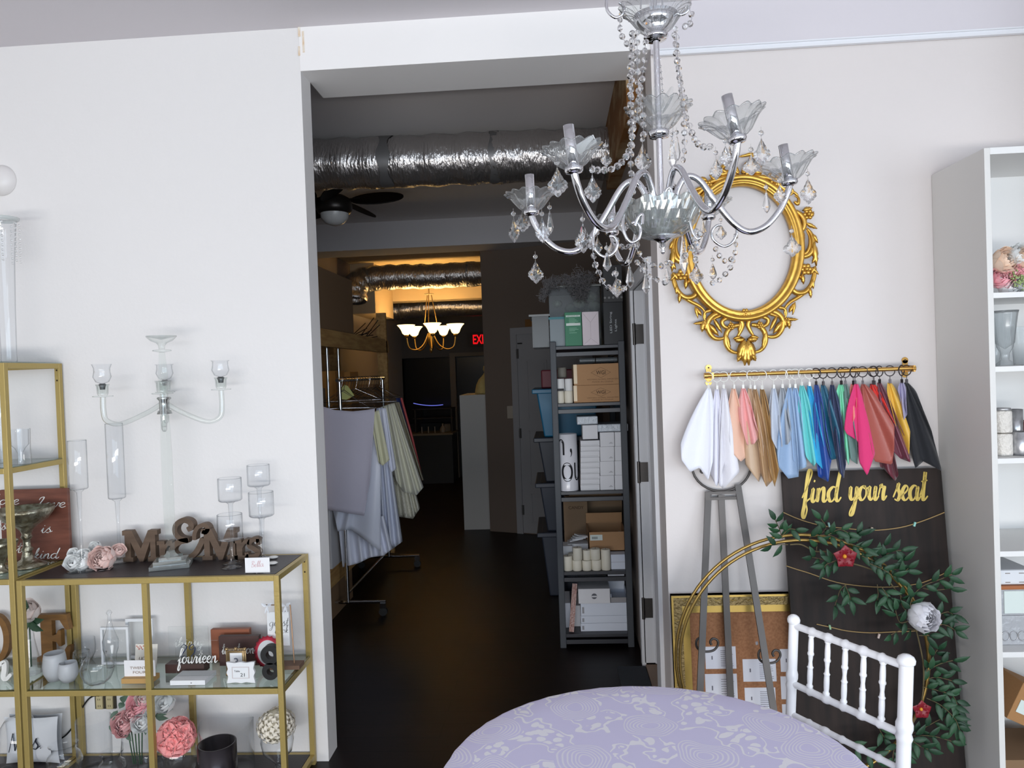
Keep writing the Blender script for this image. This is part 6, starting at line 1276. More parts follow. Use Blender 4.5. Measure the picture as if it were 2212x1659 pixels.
def gl(a, b_, w, both=True):
    for sgn in ((1, -1) if both else (1,)):
        f = lambda p: Vector((c0.x + (zG(p[0], p[1], YG).x - zG(605, p[1], YG).x) * sgn, YG - .006, zG(605, p[1], YG).z)); A1, B1 = f(a), f(b_); d = B1 - A1; s_ = Vector((-d.z, 0, d.x)).normalized() * w * 1.3
        pr = [(0, .2), (.25, .9), (.5, 1), (.62, .7), (.7, .85), (.85, .4), (1, 0)]; n_ = Vector((0, -1, 0)) * w
        mid = [A1 + d * t + n_ * (.7 - t * .4) for t, _ in pr]; L = [A1 + d * t + s_ * k_ * .5 for t, k_ in pr]; R = [A1 + d * t - s_ * k_ * .5 for t, k_ in pr]; Bk = [A1 + d * t + Vector((0, .012, 0)) for t, _ in pr]; N = len(pr)
        GM[sgn].add(L + mid + R + Bk, [(i, i + 1, N + i + 1, N + i) for i in range(N - 1)] + [(N + i, N + i + 1, 2 * N + i + 1, 2 * N + i) for i in range(N - 1)] + [(2 * N + i, 2 * N + i + 1, 3 * N + i + 1, 3 * N + i) for i in range(N - 1)] + [(3 * N + i, 3 * N + i + 1, i + 1, i) for i in range(N - 1)], True)
def gf(x, y, r, both=True):
    for sgn in ((1, -1) if both else (1,)):
        o = Vector((c0.x + (zG(x, y, YG).x - zG(605, y, YG).x) * sgn, YG - .008, zG(605, y, YG).z)); R_ = r * kG
        for i in range(6):
            a = i * 1.047; GM[sgn].ball(o + Vector((math.cos(a) * R_ * .62, 0, math.sin(a) * R_ * .62)), R_ * .42, 8, (1, .7, 1))
        GM[sgn].ball(o + Vector((0, -R_ * .2, 0)), R_ * .4, 8)
GM = {1: MB(), -1: MB()}
# lower scrollwork
gc([(640, 1185), (700, 1180), (760, 1175), (830, 1190), (875, 1240), (870, 1300), (835, 1350), (790, 1362), (750, 1345), (735, 1300)], .0085)
gc([(690, 1195), (735, 1215), (770, 1235), (760, 1270), (725, 1285), (700, 1265), (712, 1240)], .006); gf(708, 1275, 26)
gc([(650, 1268), (700, 1280), (740, 1320), (748, 1390), (720, 1445), (670, 1465), (630, 1440)], .0075)
gc([(625, 1170), (640, 1215), (625, 1270), (650, 1330), (672, 1355)], .007); gl((640, 1350), (700, 1365), .012); gl((745, 1330), (720, 1450), .014)
gl((870, 1250), (800, 1340), .02); gl((835, 1210), (775, 1320), .014); gl((750, 1180), (850, 1225), .012)
gc([(855, 1115), (850, 1150), (890, 1165), (900, 1205), (885, 1240)], .005); gc([(1120, 880), (1110, 950), (1075, 1020), (1000, 1080), (930, 1120), (895, 1160), (890, 1210)], .006)
gl((920, 1190), (965, 1120), .014); gl((965, 1120), (945, 1210), .010); gl((895, 1240), (985, 1245), .012); gl((905, 1230), (920, 1308), .02); gl((880, 1230), (895, 1300), .014); gf(905, 1245, 20)
gc([(930, 965), (945, 1020), (985, 1055), (1040, 1050), (1085, 1000), (1105, 930), (1120, 870)], .008); gl((1070, 1020), (1080, 1095), .014); gl((1095, 960), (1100, 1030), .01)
gl((1120, 870), (1080, 930), .016); gl((1090, 880), (1140, 930), .012); gf(1050, 890, 42); gl((1020, 920), (1030, 995), .016); gl((990, 890), (1010, 960), .012)
gc([(1030, 800), (1070, 790), (1100, 755), (1110, 690), (1095, 630), (1060, 590)], .008); gc([(1020, 780), (1060, 770), (1085, 720), (1085, 660), (1065, 610)], .005)
gl((1110, 700), (1125, 870), .022); gl((1105, 640), (1140, 705), .014); gl((1060, 560), (1140, 605), .014); gl((1130, 790), (1095, 850), .014)
gc([(1020, 620), (1045, 590), (1050, 540), (1025, 495), (985, 470), (960, 500)], .008); gf(1078, 500, 38); gl((1040, 470), (1110, 455), .018); gl((1090, 520), (1120, 480), .016)
gl((1030, 610), (1045, 690), .012); gc([(985, 400), (1010, 420), (1015, 380), (990, 360)], .005)
# upper scrollwork
gc([(700, 205), (760, 215), (830, 235), (880, 280), (930, 320), (990, 340), (1015, 370)], .008); gf(845, 255, 34); gl((850, 225), (900, 195), .016); gl((880, 270), (950, 290), .014); gl((790, 225), (830, 180), .012)
gc([(640, 190), (690, 170), (740, 180), (740, 140), (700, 110), (670, 130)], .008); gc([(620, 180), (650, 120), (700, 90), (690, 50), (640, 55), (605, 60)], .007); gl((700, 180), (765, 130), .016); gl((650, 150), (620, 190), .012); gc([(660, 200), (640, 225), (660, 240), (690, 230)], .005)
gc([(900, 330), (940, 300), (975, 330), (950, 360)], .006)
for s_, nm in ((1, 'right'), (-1, 'left')): GM[s_].build('openwork_scrolls', gilt, root)
GM = {1: MB(), -1: MB()}
gl((575, 1370), (520, 1375), .022); gl((590, 1380), (545, 1520), .028); gl((600, 1390), (590, 1560), .03); gl((615, 1380), (640, 1525), .028); gl((600, 1400), (560, 1450), .03); gl((615, 1370), (680, 1380), .022); gl((565, 1480), (540, 1530), .018)
gf(605, 1180, 30, False); gl((580, 1170), (560, 1210), .014); gc([(575, 1240), (555, 1350)], .006, both=False)
for q in GM[-1].f: pass
GM[1].add(GM[-1].v, GM[-1].f, True) if GM[-1].v else None
GM[1].build('bottom_crest', gilt, root)
# ---- rod
brassr = mat('satin_brass_rod', (206, 160, 88), .25, .85)
YR_ = W - .075; a = zN(345, 240, YR_); b_ = zN(1858, 186, YR_)
root = thing('brass_rod', 'slim brass rod with two wall brackets carrying the napkins', 'rod', (a.x, YR_, a.z))
MB().tube([a, b_], .0085, 14).tube([b_ - Vector((.01, 0, 0)), b_ + Vector((.004, 0, 0))], .012, 14).tube([a - Vector((.004, 0, 0)), a + Vector((.01, 0, 0))], .012, 14).build('rod_tube', brassr, root)
for x, y0, y1 in ((370, 162, 310), (1792, 108, 250)):
    p0 = zN(x, y0 + 20, W - .003); p1 = zN(x, y1 - 20, W - .003); k = zN.m(W); mb = MB()
    mb.tube([p0 + Vector((0, .002, 0)), p0 - Vector((0, .002, 0))], 22 * k, 20).tube([p1 + Vector((0, .002, 0)), p1 - Vector((0, .002, 0))], 22 * k, 20)
    mb.box(p0.x - 18 * k, p0.x + 18 * k, W - .005, W - .001, p1.z, p0.z).box(p0.x - 28 * k, p0.x + 28 * k, W - .0055, W - .001, (p0.z + p1.z) / 2 - 32 * k, (p0.z + p1.z) / 2 + 12 * k)
    zr_ = a.z + (b_.z - a.z) * (p0.x - a.x) / (b_.x - a.x); mb.box(p0.x - 7 * k, p0.x + 7 * k, YR_ - .01, W - .001, zr_ - .014, zr_ + .012)
    q = mb.build('wall_bracket', brassr, root); MB().tube([p0 - Vector((0, .003, 0)), p0 - Vector((0, .005, 0))], 6 * k, 12).build('screw', mat('screw_dark', (60, 45, 25), .4, .6), q)
# ---- napkins
ring_w = mat('white_ring', (234, 232, 226), .4); ring_b = mat('black_nickel_ring', (58, 52, 54), .3, .6)
SW = [((372, 330), [(165, 730), (175, 850), (238, 938), (305, 905), (368, 1000), (402, 860), (402, 560)], (240, 241, 250), 'bright white matte', 0),
 ((430, 335), [(400, 780), (385, 960), (430, 1045), (482, 930), (455, 700)], (235, 234, 245), 'white damask', 0),
 ((482, 330), [(455, 760), (490, 860), (445, 1030), (478, 1060), (600, 930), (540, 850), (518, 640)], (228, 226, 232), 'pearl white satin', 1),
 ((552, 330), [(505, 650), (505, 765), (605, 862), (655, 820), (640, 700), (596, 560)], (236, 192, 168), 'peach', 0),
 ((622, 330), [(592, 560), (652, 742), (700, 735), (740, 678), (690, 540)], (240, 172, 170), 'blush pink', 0),
 ((670, 330), [(635, 880), (735, 1010), (762, 930), (770, 740), (715, 560)], (196, 166, 136), 'champagne', 1),
 ((705, 335), [(745, 780), (750, 960), (790, 1045), (832, 1000), (790, 700)], (176, 138, 96), 'light gold satin', 1),
 ((757, 335), [(790, 780), (808, 920), (850, 1042), (880, 920), (850, 800), (806, 540)], (162, 122, 66), 'deep gold satin', 1),
 ((842, 330), [(812, 620), (828, 700), (868, 778), (908, 750), (868, 540)], (196, 204, 218), 'pale silver', 0),
 ((905, 325), [(866, 560), (905, 740), (945, 738), (976, 680), (935, 480)], (166, 172, 180), 'mid grey', 0),
 ((958, 325), [(862, 790), (880, 900), (948, 985), (1022, 972), (1020, 820), (985, 560)], (146, 172, 204), 'slate blue satin', 1),
 ((996, 325), [(985, 850), (1022, 925), (1082, 900), (1065, 700), (1030, 480)], (158, 186, 218), 'light steel blue', 0),
 ((1045, 310), [(1038, 690), (1078, 830), (1132, 900), (1160, 850), (1115, 540)], (112, 212, 212), 'aqua', 0),
 ((1098, 310), [(1110, 720), (1142, 860), (1215, 935), (1212, 770), (1150, 540)], (40, 168, 216), 'turquoise blue', 0),
 ((1150, 305), [(1155, 900), (1165, 970), (1238, 1010), (1262, 840), (1205, 560)], (26, 70, 152), 'royal blue', 1),
 ((1198, 305), [(1215, 690), (1258, 850), (1325, 835), (1320, 650), (1250, 430)], (24, 92, 120), 'teal', 1),
 ((1265, 305), [(1255, 600), (1310, 930), (1350, 985), (1364, 880), (1345, 600)], (26, 42, 84), 'navy blue', 1),
 ((1328, 300), [(1305, 430), (1350, 700), (1355, 820), (1385, 885), (1410, 720), (1380, 500)], (134, 222, 184), 'mint green', 0),
 ((1362, 300), [(1385, 700), (1400, 850), (1450, 882), (1440, 700), (1390, 450)], (104, 132, 126), 'grey green', 0),
 ((1415, 300), [(1390, 520), (1405, 600), (1440, 520), (1440, 400)], (240, 138, 128), 'coral', 0),
 ((1440, 300), [(1352, 625), (1372, 662), (1452, 712), (1462, 870), (1520, 965), (1578, 800), (1500, 540)], (222, 52, 116), 'hot pink', 0),
 ((1550, 298), [(1615, 900), (1640, 915), (1722, 1002), (1745, 960), (1715, 800)], (104, 36, 52), 'dark wine', 1),
 ((1560, 300), [(1555, 420), (1640, 520), (1718, 592), (1712, 560), (1620, 400)], (228, 44, 32), 'bright red', 0),
 ((1490, 300), [(1480, 450), (1540, 690), (1570, 860), (1700, 885), (1716, 760), (1716, 600), (1600, 420)], (166, 82, 70), 'rust satin', 1),
 ((1605, 290), [(1680, 760), (1760, 840), (1835, 868), (1800, 700), (1690, 460)], (112, 48, 66), 'burgundy', 1),
 ((1680, 290), [(1690, 440), (1750, 700), (1822, 830), (1830, 640), (1760, 440)], (226, 178, 62), 'golden yellow satin', 1),
 ((1770, 290), [(1755, 380), (1785, 560), (1808, 520), (1790, 380)], (172, 166, 196), 'dusty lilac', 1),
 ((1800, 290), [(1790, 640), (1868, 910), (1925, 860), (2060, 930), (1985, 640), (1890, 400)], (26, 28, 34), 'black', 0)]
for i, ((tx, ty), edge, col, nm, sat_) in enumerate(SW):
    lift = {21: .018, 22: .014, 20: -.012, 23: -.004, 24: .006}.get(i, .006 * (i % 2)); Y = YR_ + .0 + lift; xx = tx
    top = zN(tx, ty, Y); rz_ = a.z + (b_.z - a.z) * (top.x - a.x) / (b_.x - a.x)
    root = thing('cloth_napkin', '%s cloth napkin clipped to a %s ring on the brass rod' % (nm, 'white' if i < 14 else 'black'), 'napkin', (top.x, YR_, top.z), 'napkins on the brass rod')
    nf = 1.6 + (i * 37 % 5) * .35; ph = i * 1.3; mb = MB(); kk = zN.m(Y)
    def fn(u, v):
        e = interp(edge, u); t = v; w0 = 13
        x = (tx + (u - .5) * w0 * 2) * (1 - t) + e[0] * t; y = ty * (1 - t) + e[1] * t; bulge = math.sin(math.pi * t) * 14 * (u - .5) * 2
        yy = Y - .012 * math.sin(u * nf * 6.283 + ph) * (.25 + .9 * t) - .014 * math.sin(math.pi * u) * t - .01 * t
        yy = min(yy, W - .012)
        return zN(x + bulge, y, yy)
    mb.grid(fn, 36, 22)
    mt = mat('cloth_' + nm.replace(' ', '_'), col, .38 if sat_ else .8, sheen=.25, bump=(250, .12)); mb.build('cloth', mt, root, solid=.0015)
    rm = ring_w if i < 14 else ring_b; ra = (i * 53 % 7 - 3) * .2; u_ = Vector((math.cos(ra), math.sin(ra), 0)); c = Vector((top.x, YR_, rz_ - .007)); 
    MB().tube([c + (u_ * math.cos(t * .2618) * .019 + Vector((0, 0, math.sin(t * .2618) * .021))) for t in range(24)], .0022, 6, closed=True).build('curtain_ring', rm, root)
    MB().cbox((top.x, YR_, top.z + .006), .009, .006, .017, ra).tube([(top.x, YR_, rz_ - .027), (top.x, YR_, top.z + .01)], .0015, 5).build('clip', rm, root)
# ---- easel
steel = mat('grey_bronze_steel', (88, 84, 82), .45, .5); YE0 = W - .028; YE1 = 2.98
def lineto0(p, q): t = -p.z / (q.z - p.z); return p + (q - p) * t
tc_ = zR(350, 220, YE0); root = thing('metal_easel', 'tall dark bronze metal display easel with a hoop top and curled hooks', 'easel', (tc_.x, 3.0, 0))
for a1, b1 in (((270, 250), (227, 1240)), ((338, 255), (386, 1275)), ((425, 200), (610, 1340))):
    p = zR(*a1, YE0); q = zR(*b1, YE1 if a1[0] != 338 else 3.1); MB().bar(p + Vector((0, 0, .03)), lineto0(p, q), .026, .012, (0, 1, 0)).build('leg', steel, root)
pA, pB = zR(250, 195, YE0 - .004), zR(440, 245, YE0 - .004); k = zR.m(YE0); mb = MB(); cxx = (pA.x + pB.x) / 2; czz = (pA.z + pB.z) / 2; ww = pB.x - pA.x
mb.box(cxx - ww / 2, cxx + ww / 2, YE0 - .012, YE0 - .004, czz - 22 * k, czz - 8 * k).box(cxx - ww / 2, cxx + ww / 2, YE0 - .012, YE0 - .004, czz + 8 * k, czz + 22 * k)
mb.box(cxx - ww / 2, cxx - ww / 2 + .02, YE0 - .012, YE0 - .004, czz - 8 * k, czz + 8 * k).box(cxx + ww / 2 - .02, cxx + ww / 2, YE0 - .012, YE0 - .004, czz - 8 * k, czz + 8 * k); mb.build('slotted_plate', steel, root)
hc = zR(338, 60, YE0); R_ = 152 * k
MB().tube([hc + Vector((math.cos(t * .2094) * R_, 0, math.sin(t * .2094) * R_ * .9)) for t in range(30)], .005, 8, closed=True, flat=1).build('hoop_top', steel, root)
p = zR(238, 93, YE0); MB().tube([p + Vector((math.cos(t * .5) * .012 * (1 - t / 22), 0, math.sin(t * .5) * .012 * (1 - t / 22))) for t in range(20)], .0035, 6).build('scroll', steel, root)
for pts in ([(200, 985), (210, 960), (235, 968), (232, 995), (215, 990)], ): pass
for cx_, cy_, s_ in ((255, 990, 1), (580, 1050, 1)):
    q = [(-22, -20), (-38, -32), (-55, -18), (-55, 12), (-35, 35), (0, 40), (35, 32), (56, 5), (52, -20), (30, -28), (16, -12), (22, 4)]
    MB().tube(smooth_path([zR(cx_ + x_, cy_ + y_, (YE0 + YE1) / 2 - .0) - Vector((0, .03, 0)) for x_, y_ in q], 5), .005, 8).build('curled_hook', steel, root)
# ---- cork board in a gilt frame
dull = mat('antique_gold_moulding', (150, 128, 84), .45, .5, bump=(70, .9)); bright = mat('bright_inner_gold', (186, 156, 84), .35, .7); cork = mat('cork', (170, 120, 84), .9, col2=(150, 102, 70), scale=120)
YC1 = 3.165; lx = zR(66, 735, YC1).x; tz_ = zR(300, 735, YC1).z; wF = .6; ln = .05
def cf(x, z, y=0): return Vector((lx + x, YC1 - ln * (1 - z / tz_) - y, z))
root = thing('cork_board', 'cork board in an antique gold frame pinned with upside down cards', 'board', (lx + wF / 2, YC1 - .06, 0))
def strip(mb, x0, x1, z0, z1, y0, y1): mb.add([cf(x0, z0, y0), cf(x1, z0, y0), cf(x1, z1, y0), cf(x0, z1, y0), cf(x0, z0, y1), cf(x1, z0, y1), cf(x1, z1, y1), cf(x0, z1, y1)], [(0, 1, 2, 3), (4, 7, 6, 5), (0, 4, 5, 1), (1, 5, 6, 2), (2, 6, 7, 3), (3, 7, 4, 0)])
k = zR.m(YC1); f1 = 55 * k; f2 = 38 * k
def ringf(o, w, y, mm, nm, carve=False):
    mb = MB(); strip(mb, o, wF - o, tz_ - o - w, tz_ - o, 0, y); strip(mb, o, wF - o, .0 + o, o + w, 0, y); strip(mb, o, o + w, o + w, tz_ - o - w, 0, y); strip(mb, wF - o - w, wF - o, o + w, tz_ - o - w, 0, y)
    if carve:
        mb.use(1)
        for i in range(9):
            for (x, z) in ((.06 + i * .066, tz_ - f1 * .5), (f1 * .5, .06 + i * .07)): mb.tube([cf(x - .012, z + .004, .028), cf(x - .004, z - .004, .029), cf(x + .004, z + .003, .029), cf(x + .012, z - .003, .028)], .0018, 5)
    return mb.build(nm, [mm, bright] if carve else mm, root)
ringf(0, f1, .028, dull, 'outer_moulding', True); ringf(f1, f2, .018, bright, 'inner_moulding'); ringf(-.0, .008, .034, bright, 'outer_bead')
mb = MB(); strip(mb, f1 + f2, wF - f1 - f2, f1 + f2, tz_ - f1 - f2, .002, .006); mb.build('cork_panel', cork, root)
pap = mat('white_paper', (226, 226, 234), .7)
for i, (x0, y0, x1, y1) in enumerate(((250, 1018, 415, 1130), (248, 1158, 420, 1300), (447, 1082, 625, 1195), (455, 1228, 620, 1335), (645, 1030, 790, 1145), (645, 1170, 790, 1285), (650, 1312, 790, 1420))):
    A1, B1 = zR(x0, y0, YC1 - .02), zR(x1, y1, YC1 - .02); xa, xb, zt_, zb_ = A1.x - lx, B1.x - lx, A1.z, B1.z; mb = MB(); strip(mb, xa, xb, zb_, zt_, .0062, .0072); t1 = thing('guest_list_card', 'white printed card pinned upside down on the cork board, %s' % ['top left one', 'lower left one', 'upper middle one', 'lower middle one', 'upper right one', 'middle right one', 'lowest right one'][i], 'card', cf((xa + xb) / 2, zb_, .008), 'cards pinned on the cork board')
    mb.build('paper', pap, t1); mb = MB(); n_ = 9; rnd = random.Random(i)
    for j in range(n_): strip(mb, xa + (xb - xa) * .5, xa + (xb - xa) * rnd.uniform(.8, .93), zb_ + (zt_ - zb_) * (.12 + j * .085), zb_ + (zt_ - zb_) * (.12 + j * .085) + .0018, .0072, .0076)
    strip(mb, xa + (xb - xa) * .2, xa + (xb - xa) * .24, zb_ + (zt_ - zb_) * .42, zb_ + (zt_ - zb_) * .58, .0072, .0076); mb.build('printed_lines', mat('grey_ink2', (110, 108, 118), .7), t1)
MB().cbox(zR(525, 1000, 3.06), .008, .006, .012, .5).build('white_pin', pap, label='tiny white clip pinned on bare cork above the cards', cat='pin')
# ---- dark sign board
espresso = mat('espresso_wood', (48, 38, 34), .6, spec=.25, col2=(33, 27, 25), scale=3, stretch=(9, 1, 1.2)); YB1 = W - .05
tl, tr = zR(660, 92, YB1), zR(1497, 86, YB1); ztop = (tl.z + tr.z) / 2; bx0, bx1 = tl.x, tr.x; bl = .13
def bp(px, py, off=.0):                            # point on the face of the leaning sign
    d = ray(1420 + px / 2.443, 980 + py / 2.443); nrm = Vector((0, -ztop, bl)).normalized() ; o = Vector((0, YB1, ztop)) + nrm * off; t = (o - EYE).dot(nrm) / d.dot(nrm); return EYE + d * t
root = thing('seating_sign', 'tall dark stained wooden sign lettered find your seat leaning on the wall', 'sign', ((bx0 + bx1) / 2, YB1 - bl, 0))
mb = MB(); vs = [(bx0 - .002, YB1, ztop), (bx1, YB1, ztop), (bx1 + .003, YB1 - bl, .0), (bx0 + .0, YB1 - bl, .0)]
mb.add([Vector(v) for v in vs] + [Vector(v) + Vector((0, .018, 0)) for v in vs], [(3, 2, 1, 0), (4, 5, 6, 7), (0, 1, 5, 4), (1, 2, 6, 5), (2, 3, 7, 6), (3, 0, 4, 7)]); mb.build('board', espresso, root)
goldp = mat('gold_vinyl', (200, 172, 84), .4, .3); upv = Vector((0, bl, ztop)).normalized(); nb = Vector((0, -ztop, bl)).normalized(); k = zR.m(3.13); mb = MB()
for wd, xa, xb, ya, yb_ in (('find', 765, 962, 258, 252), ('your', 1008, 1205, 248, 244), ('seat', 1246, 1420, 246, 246)):
    script(mb, wd, bp(xa, ya, .001), bp(xb, yb_, .001), 76 * k, .24, .001, nb, .32, .12, up=upv)
mb.build('lettering', goldp, root)
twine = mat('jute_twine', (170, 142, 96), .9)
for pts in ([(665, 310), (720, 335), (790, 360), (880, 382), (1000, 395), (1130, 405), (1280, 390), (1400, 355), (1515, 310)], [(680, 592), (740, 612), (800, 630), (950, 680), (1120, 702), (1260, 702), (1400, 680), (1535, 622)], [(840, 900), (910, 915), (1000, 935), (1120, 945), (1250, 940), (1400, 930), (1560, 880)]):
    MB().tube(smooth_path([bp(x, y, .006) for x, y in pts], 4), .0022, 6).build('twine', twine, root)
for x, y, cc_ in ((905, 375, (150, 190, 180)), (1130, 400, (220, 200, 180)), (1357, 372, (150, 210, 200)), (1168, 962, (220, 200, 190)), (910, 915, (150, 190, 150))):
    MB().cbox(bp(x, y, .009), .007, .008, .018, 0, 0, .3 if x > 1100 else -.2).build('mini_peg', mat('peg_%d' % x, cc_, .7), root)
# ---- greenery hoop
YH = 2.95; hcx, hcy, hr = 1731, 1422, 264; goldw = mat('brushed_gold_hoop', (168, 138, 78), .32, .85); base_z = P(hcx, hcy + hr, YH).z
root = thing('greenery_hoop', 'large double gold hoop trimmed with green leaf sprays and flowers', 'hoop', (P(hcx, hcy, YH).x, YH, max(0, base_z)))
for s_, dy in ((1.0, 0), (.975, -.02)):
    c = P(hcx, hcy, YH); R_ = hr * s_ * YH / F; MB().tube([c + Vector((math.cos(t * .0698) * R_, dy, math.sin(t * .0698) * R_ * 1.0 + (.0 if s_ == 1 else -.004))) for t in range(90)], .0062, 10, closed=True).build('hoop_ring', goldw, root)
lg = mat('silk_leaf_green', (42, 80, 50), .55, col2=(28, 58, 38), scale=14); tw = mat('brown_twig', (96, 84, 56), .8); random.seed(21)
SP = [([(660, 450), (645, 400), (620, 345)], 9), ([(655, 440), (690, 400), (730, 400)], 4), ([(690, 480), (640, 480), (600, 485)], 4), ([(840, 510), (850, 440), (890, 390), (860, 340)], 9), ([(800, 440), (900, 430), (1000, 470), (1090, 500)], 12), ([(900, 430), (960, 400), (1010, 420)], 6),
      ([(1000, 500), (1090, 520), (1160, 540), (1200, 480)], 9), ([(1080, 540), (1180, 580), (1260, 610), (1300, 560)], 12), ([(1120, 580), (1190, 610), (1260, 650), (1330, 600)], 11), ([(1180, 560), (1230, 520), (1290, 510)], 6), ([(950, 580), (880, 560), (810, 545)], 9), ([(960, 560), (900, 580), (880, 600)], 6), ([(1060, 480), (1050, 430), (1060, 420)], 5),
      ([(1000, 690), (965, 720), (935, 810)], 8), ([(990, 690), (1010, 740), (1020, 770)], 5), ([(1160, 690), (1165, 740), (1160, 775)], 5), ([(1180, 700), (1210, 740), (1215, 760)], 4), ([(1330, 840), (1345, 760), (1400, 700), (1500, 660), (1555, 635)], 13), ([(1400, 710), (1470, 720), (1550, 710)], 5),
      ([(1335, 850), (1290, 800), (1285, 740)], 6), ([(1335, 880), (1280, 890), (1255, 820)], 5), ([(1460, 860), (1530, 835), (1560, 850)], 6), ([(1400, 920), (1500, 900), (1580, 935)], 8), ([(1380, 960), (1440, 960)], 3), ([(1365, 930), (1300, 925), (1225, 960)], 5),
      ([(1420, 1150), (1450, 1080), (1480, 1030)], 7), ([(1420, 1150), (1490, 1110), (1565, 1090)], 7), ([(1400, 1200), (1470, 1180), (1560, 1200)], 9), ([(1400, 1230), (1480, 1250), (1560, 1280), (1590, 1350)], 11), ([(1420, 1290), (1500, 1330), (1570, 1400), (1595, 1460)], 10),
      ([(1340, 1480), (1420, 1440), (1500, 1400), (1560, 1400)], 10), ([(1350, 1490), (1450, 1490), (1560, 1520)], 9), ([(1330, 1500), (1380, 1540), (1430, 1560)], 6), ([(1320, 1490), (1300, 1560), (1310, 1650)], 9), ([(1290, 1500), (1250, 1560), (1240, 1640)], 7), ([(1000, 1520), (1080, 1570), (1160, 1610)], 8), ([(1160, 1420), (1180, 1470), (1200, 1500)], 5), ([(1500, 1240), (1560, 1330), (1580, 1440)], 8)]
for i, (pts, n_) in enumerate(SP):
    yy = YH - .02 - .018 * (i % 3); ms, ml = MB(), MB(); random.seed(100 + i)
    sprig(ms, ml, [zR(x, y, yy) for x, y in pts], .0016, max(3, int(n_ * .85)), .060, .022); s_ = ml.build('leaf_spray', lg, root, solid=.0006); ms.build('stem', tw, s_)
MB().tube(smooth_path([zR(x, y, YH - .025) for x, y in ((700, 480), (760, 480), (830, 515), (900, 520), (1000, 570), (1100, 600), (1190, 640), (1250, 710), (1330, 820), (1370, 950), (1400, 1090), (1405, 1200), (1390, 1320), (1330, 1460), (1290, 1560))], 5), .003, 6).build('vine', tw, root)
def orchid(x, y, r, mm, nm):
    mb = MB(); c = zR(x, y, YH - .06); k = zR.m(YH)
    for q in range(5):
        a = q * 1.2566 + .3; d = Vector((math.cos(a), -.25, math.sin(a))); leaf(mb, c, c + d * r * k, r * k * 1.0, (0, -1, 0), .12)
    mb.build(nm, mm, root, solid=.0006); MB().ball(c - Vector((0, .006, 0)), r * k * .18, 8).build('flower_centre', mat('yellow_centre', (220, 150, 40), .6), root)
redp = mat('deep_red_petal', (132, 24, 38), .45); orchid(985, 540, 62, redp, 'red_orchid'); orchid(1388, 1345, 50, redp, 'red_orchid')
pw = mat('white_peony_petal', (250, 248, 252), .6, sheen=.3); mb = MB(); c = zR(1408, 862, YH - .07); random.seed(5)
rose(mb, c, 72 * zR.m(YH), (.2, -.9, .1), 6, 7, .75); mb.build('white_peony', pw, root)
# ---- round table with the lilac embroidered cloth
TX, TY, TR, TZ = .19, 1.6625, .485, .77
wd = mat('folding_table_wood', (150, 120, 90), .6); root = thing('round_table', 'small round table under the lilac embroidered cloth', 'table', (TX, TY, 0))
MB().lathe((TX, TY, .735), [(0, 0), (TR - .012, 0), (TR - .012, .028), (0, .028)], 48).build('tabletop', wd, root)
for q in range(4): a = q * 1.571 + .785; MB().tube([(TX + .28 * math.cos(a), TY + .28 * math.sin(a), 0), (TX + .28 * math.cos(a), TY + .28 * math.sin(a), .735)], .014, 10).build('leg', steel, root)
m = bpy.data.materials.new('lilac_embroidered_cloth'); MATS['cloth'] = m; m.use_nodes = True; nt = m.node_tree; b = nt.nodes['Principled BSDF']; L = nt.links.new
def nd(t, **k):
    n_ = nt.nodes.new(t)
    for a_, v_ in k.items(): setattr(n_, a_, v_)
    return n_
def mth(op, a_, b2=None, c2=None):
    n_ = nd('ShaderNodeMath', operation=op)
    for i_, v_ in enumerate((a_, b2, c2)):
        if v_ is None: continue
        if isinstance(v_, (int, float)): n_.inputs[i_].default_value = v_
        else: L(v_, n_.inputs[i_])
    return n_.outputs[0]
tc = nd('ShaderNodeTexCoord'); nzw = nd('ShaderNodeTexNoise'); nzw.inputs['Scale'].default_value = 7; nzw.inputs['Detail'].default_value = 1
L(tc.outputs['Object'], nzw.inputs['Vector']); wmx = nd('ShaderNodeVectorMath', operation='SCALE'); wmx.inputs[3].default_value = .09; vs_ = nd('ShaderNodeVectorMath', operation='SUBTRACT'); vs_.inputs[1].default_value = (.5, .5, .5)
L(nzw.outputs['Color'], vs_.inputs[0]); L(vs_.outputs[0], wmx.inputs[0]); wad = nd('ShaderNodeVectorMath', operation='ADD'); L(tc.outputs['Object'], wad.inputs[0]); L(wmx.outputs[0], wad.inputs[1])
def flat(src):
    s_ = nd('ShaderNodeVectorMath', operation='MULTIPLY'); s_.inputs[1].default_value = (1, 1, 0); L(src, s_.inputs[0]); return s_.outputs[0]
v1 = nd('ShaderNodeTexVoronoi'); v1.voronoi_dimensions = '2D'; v1.inputs['Scale'].default_value = 4.6; v1.inputs['Randomness'].default_value = .7; L(flat(wad.outputs[0]), v1.inputs['Vector'])
dist = v1.outputs['Distance']; rings = mth('GREATER_THAN', mth('SINE', mth('MULTIPLY', dist, 150.0)), .35); inside = mth('LESS_THAN', mth('ABSOLUTE', mth('SUBTRACT', dist, .2)), .13); loops = mth('MULTIPLY', rings, inside)
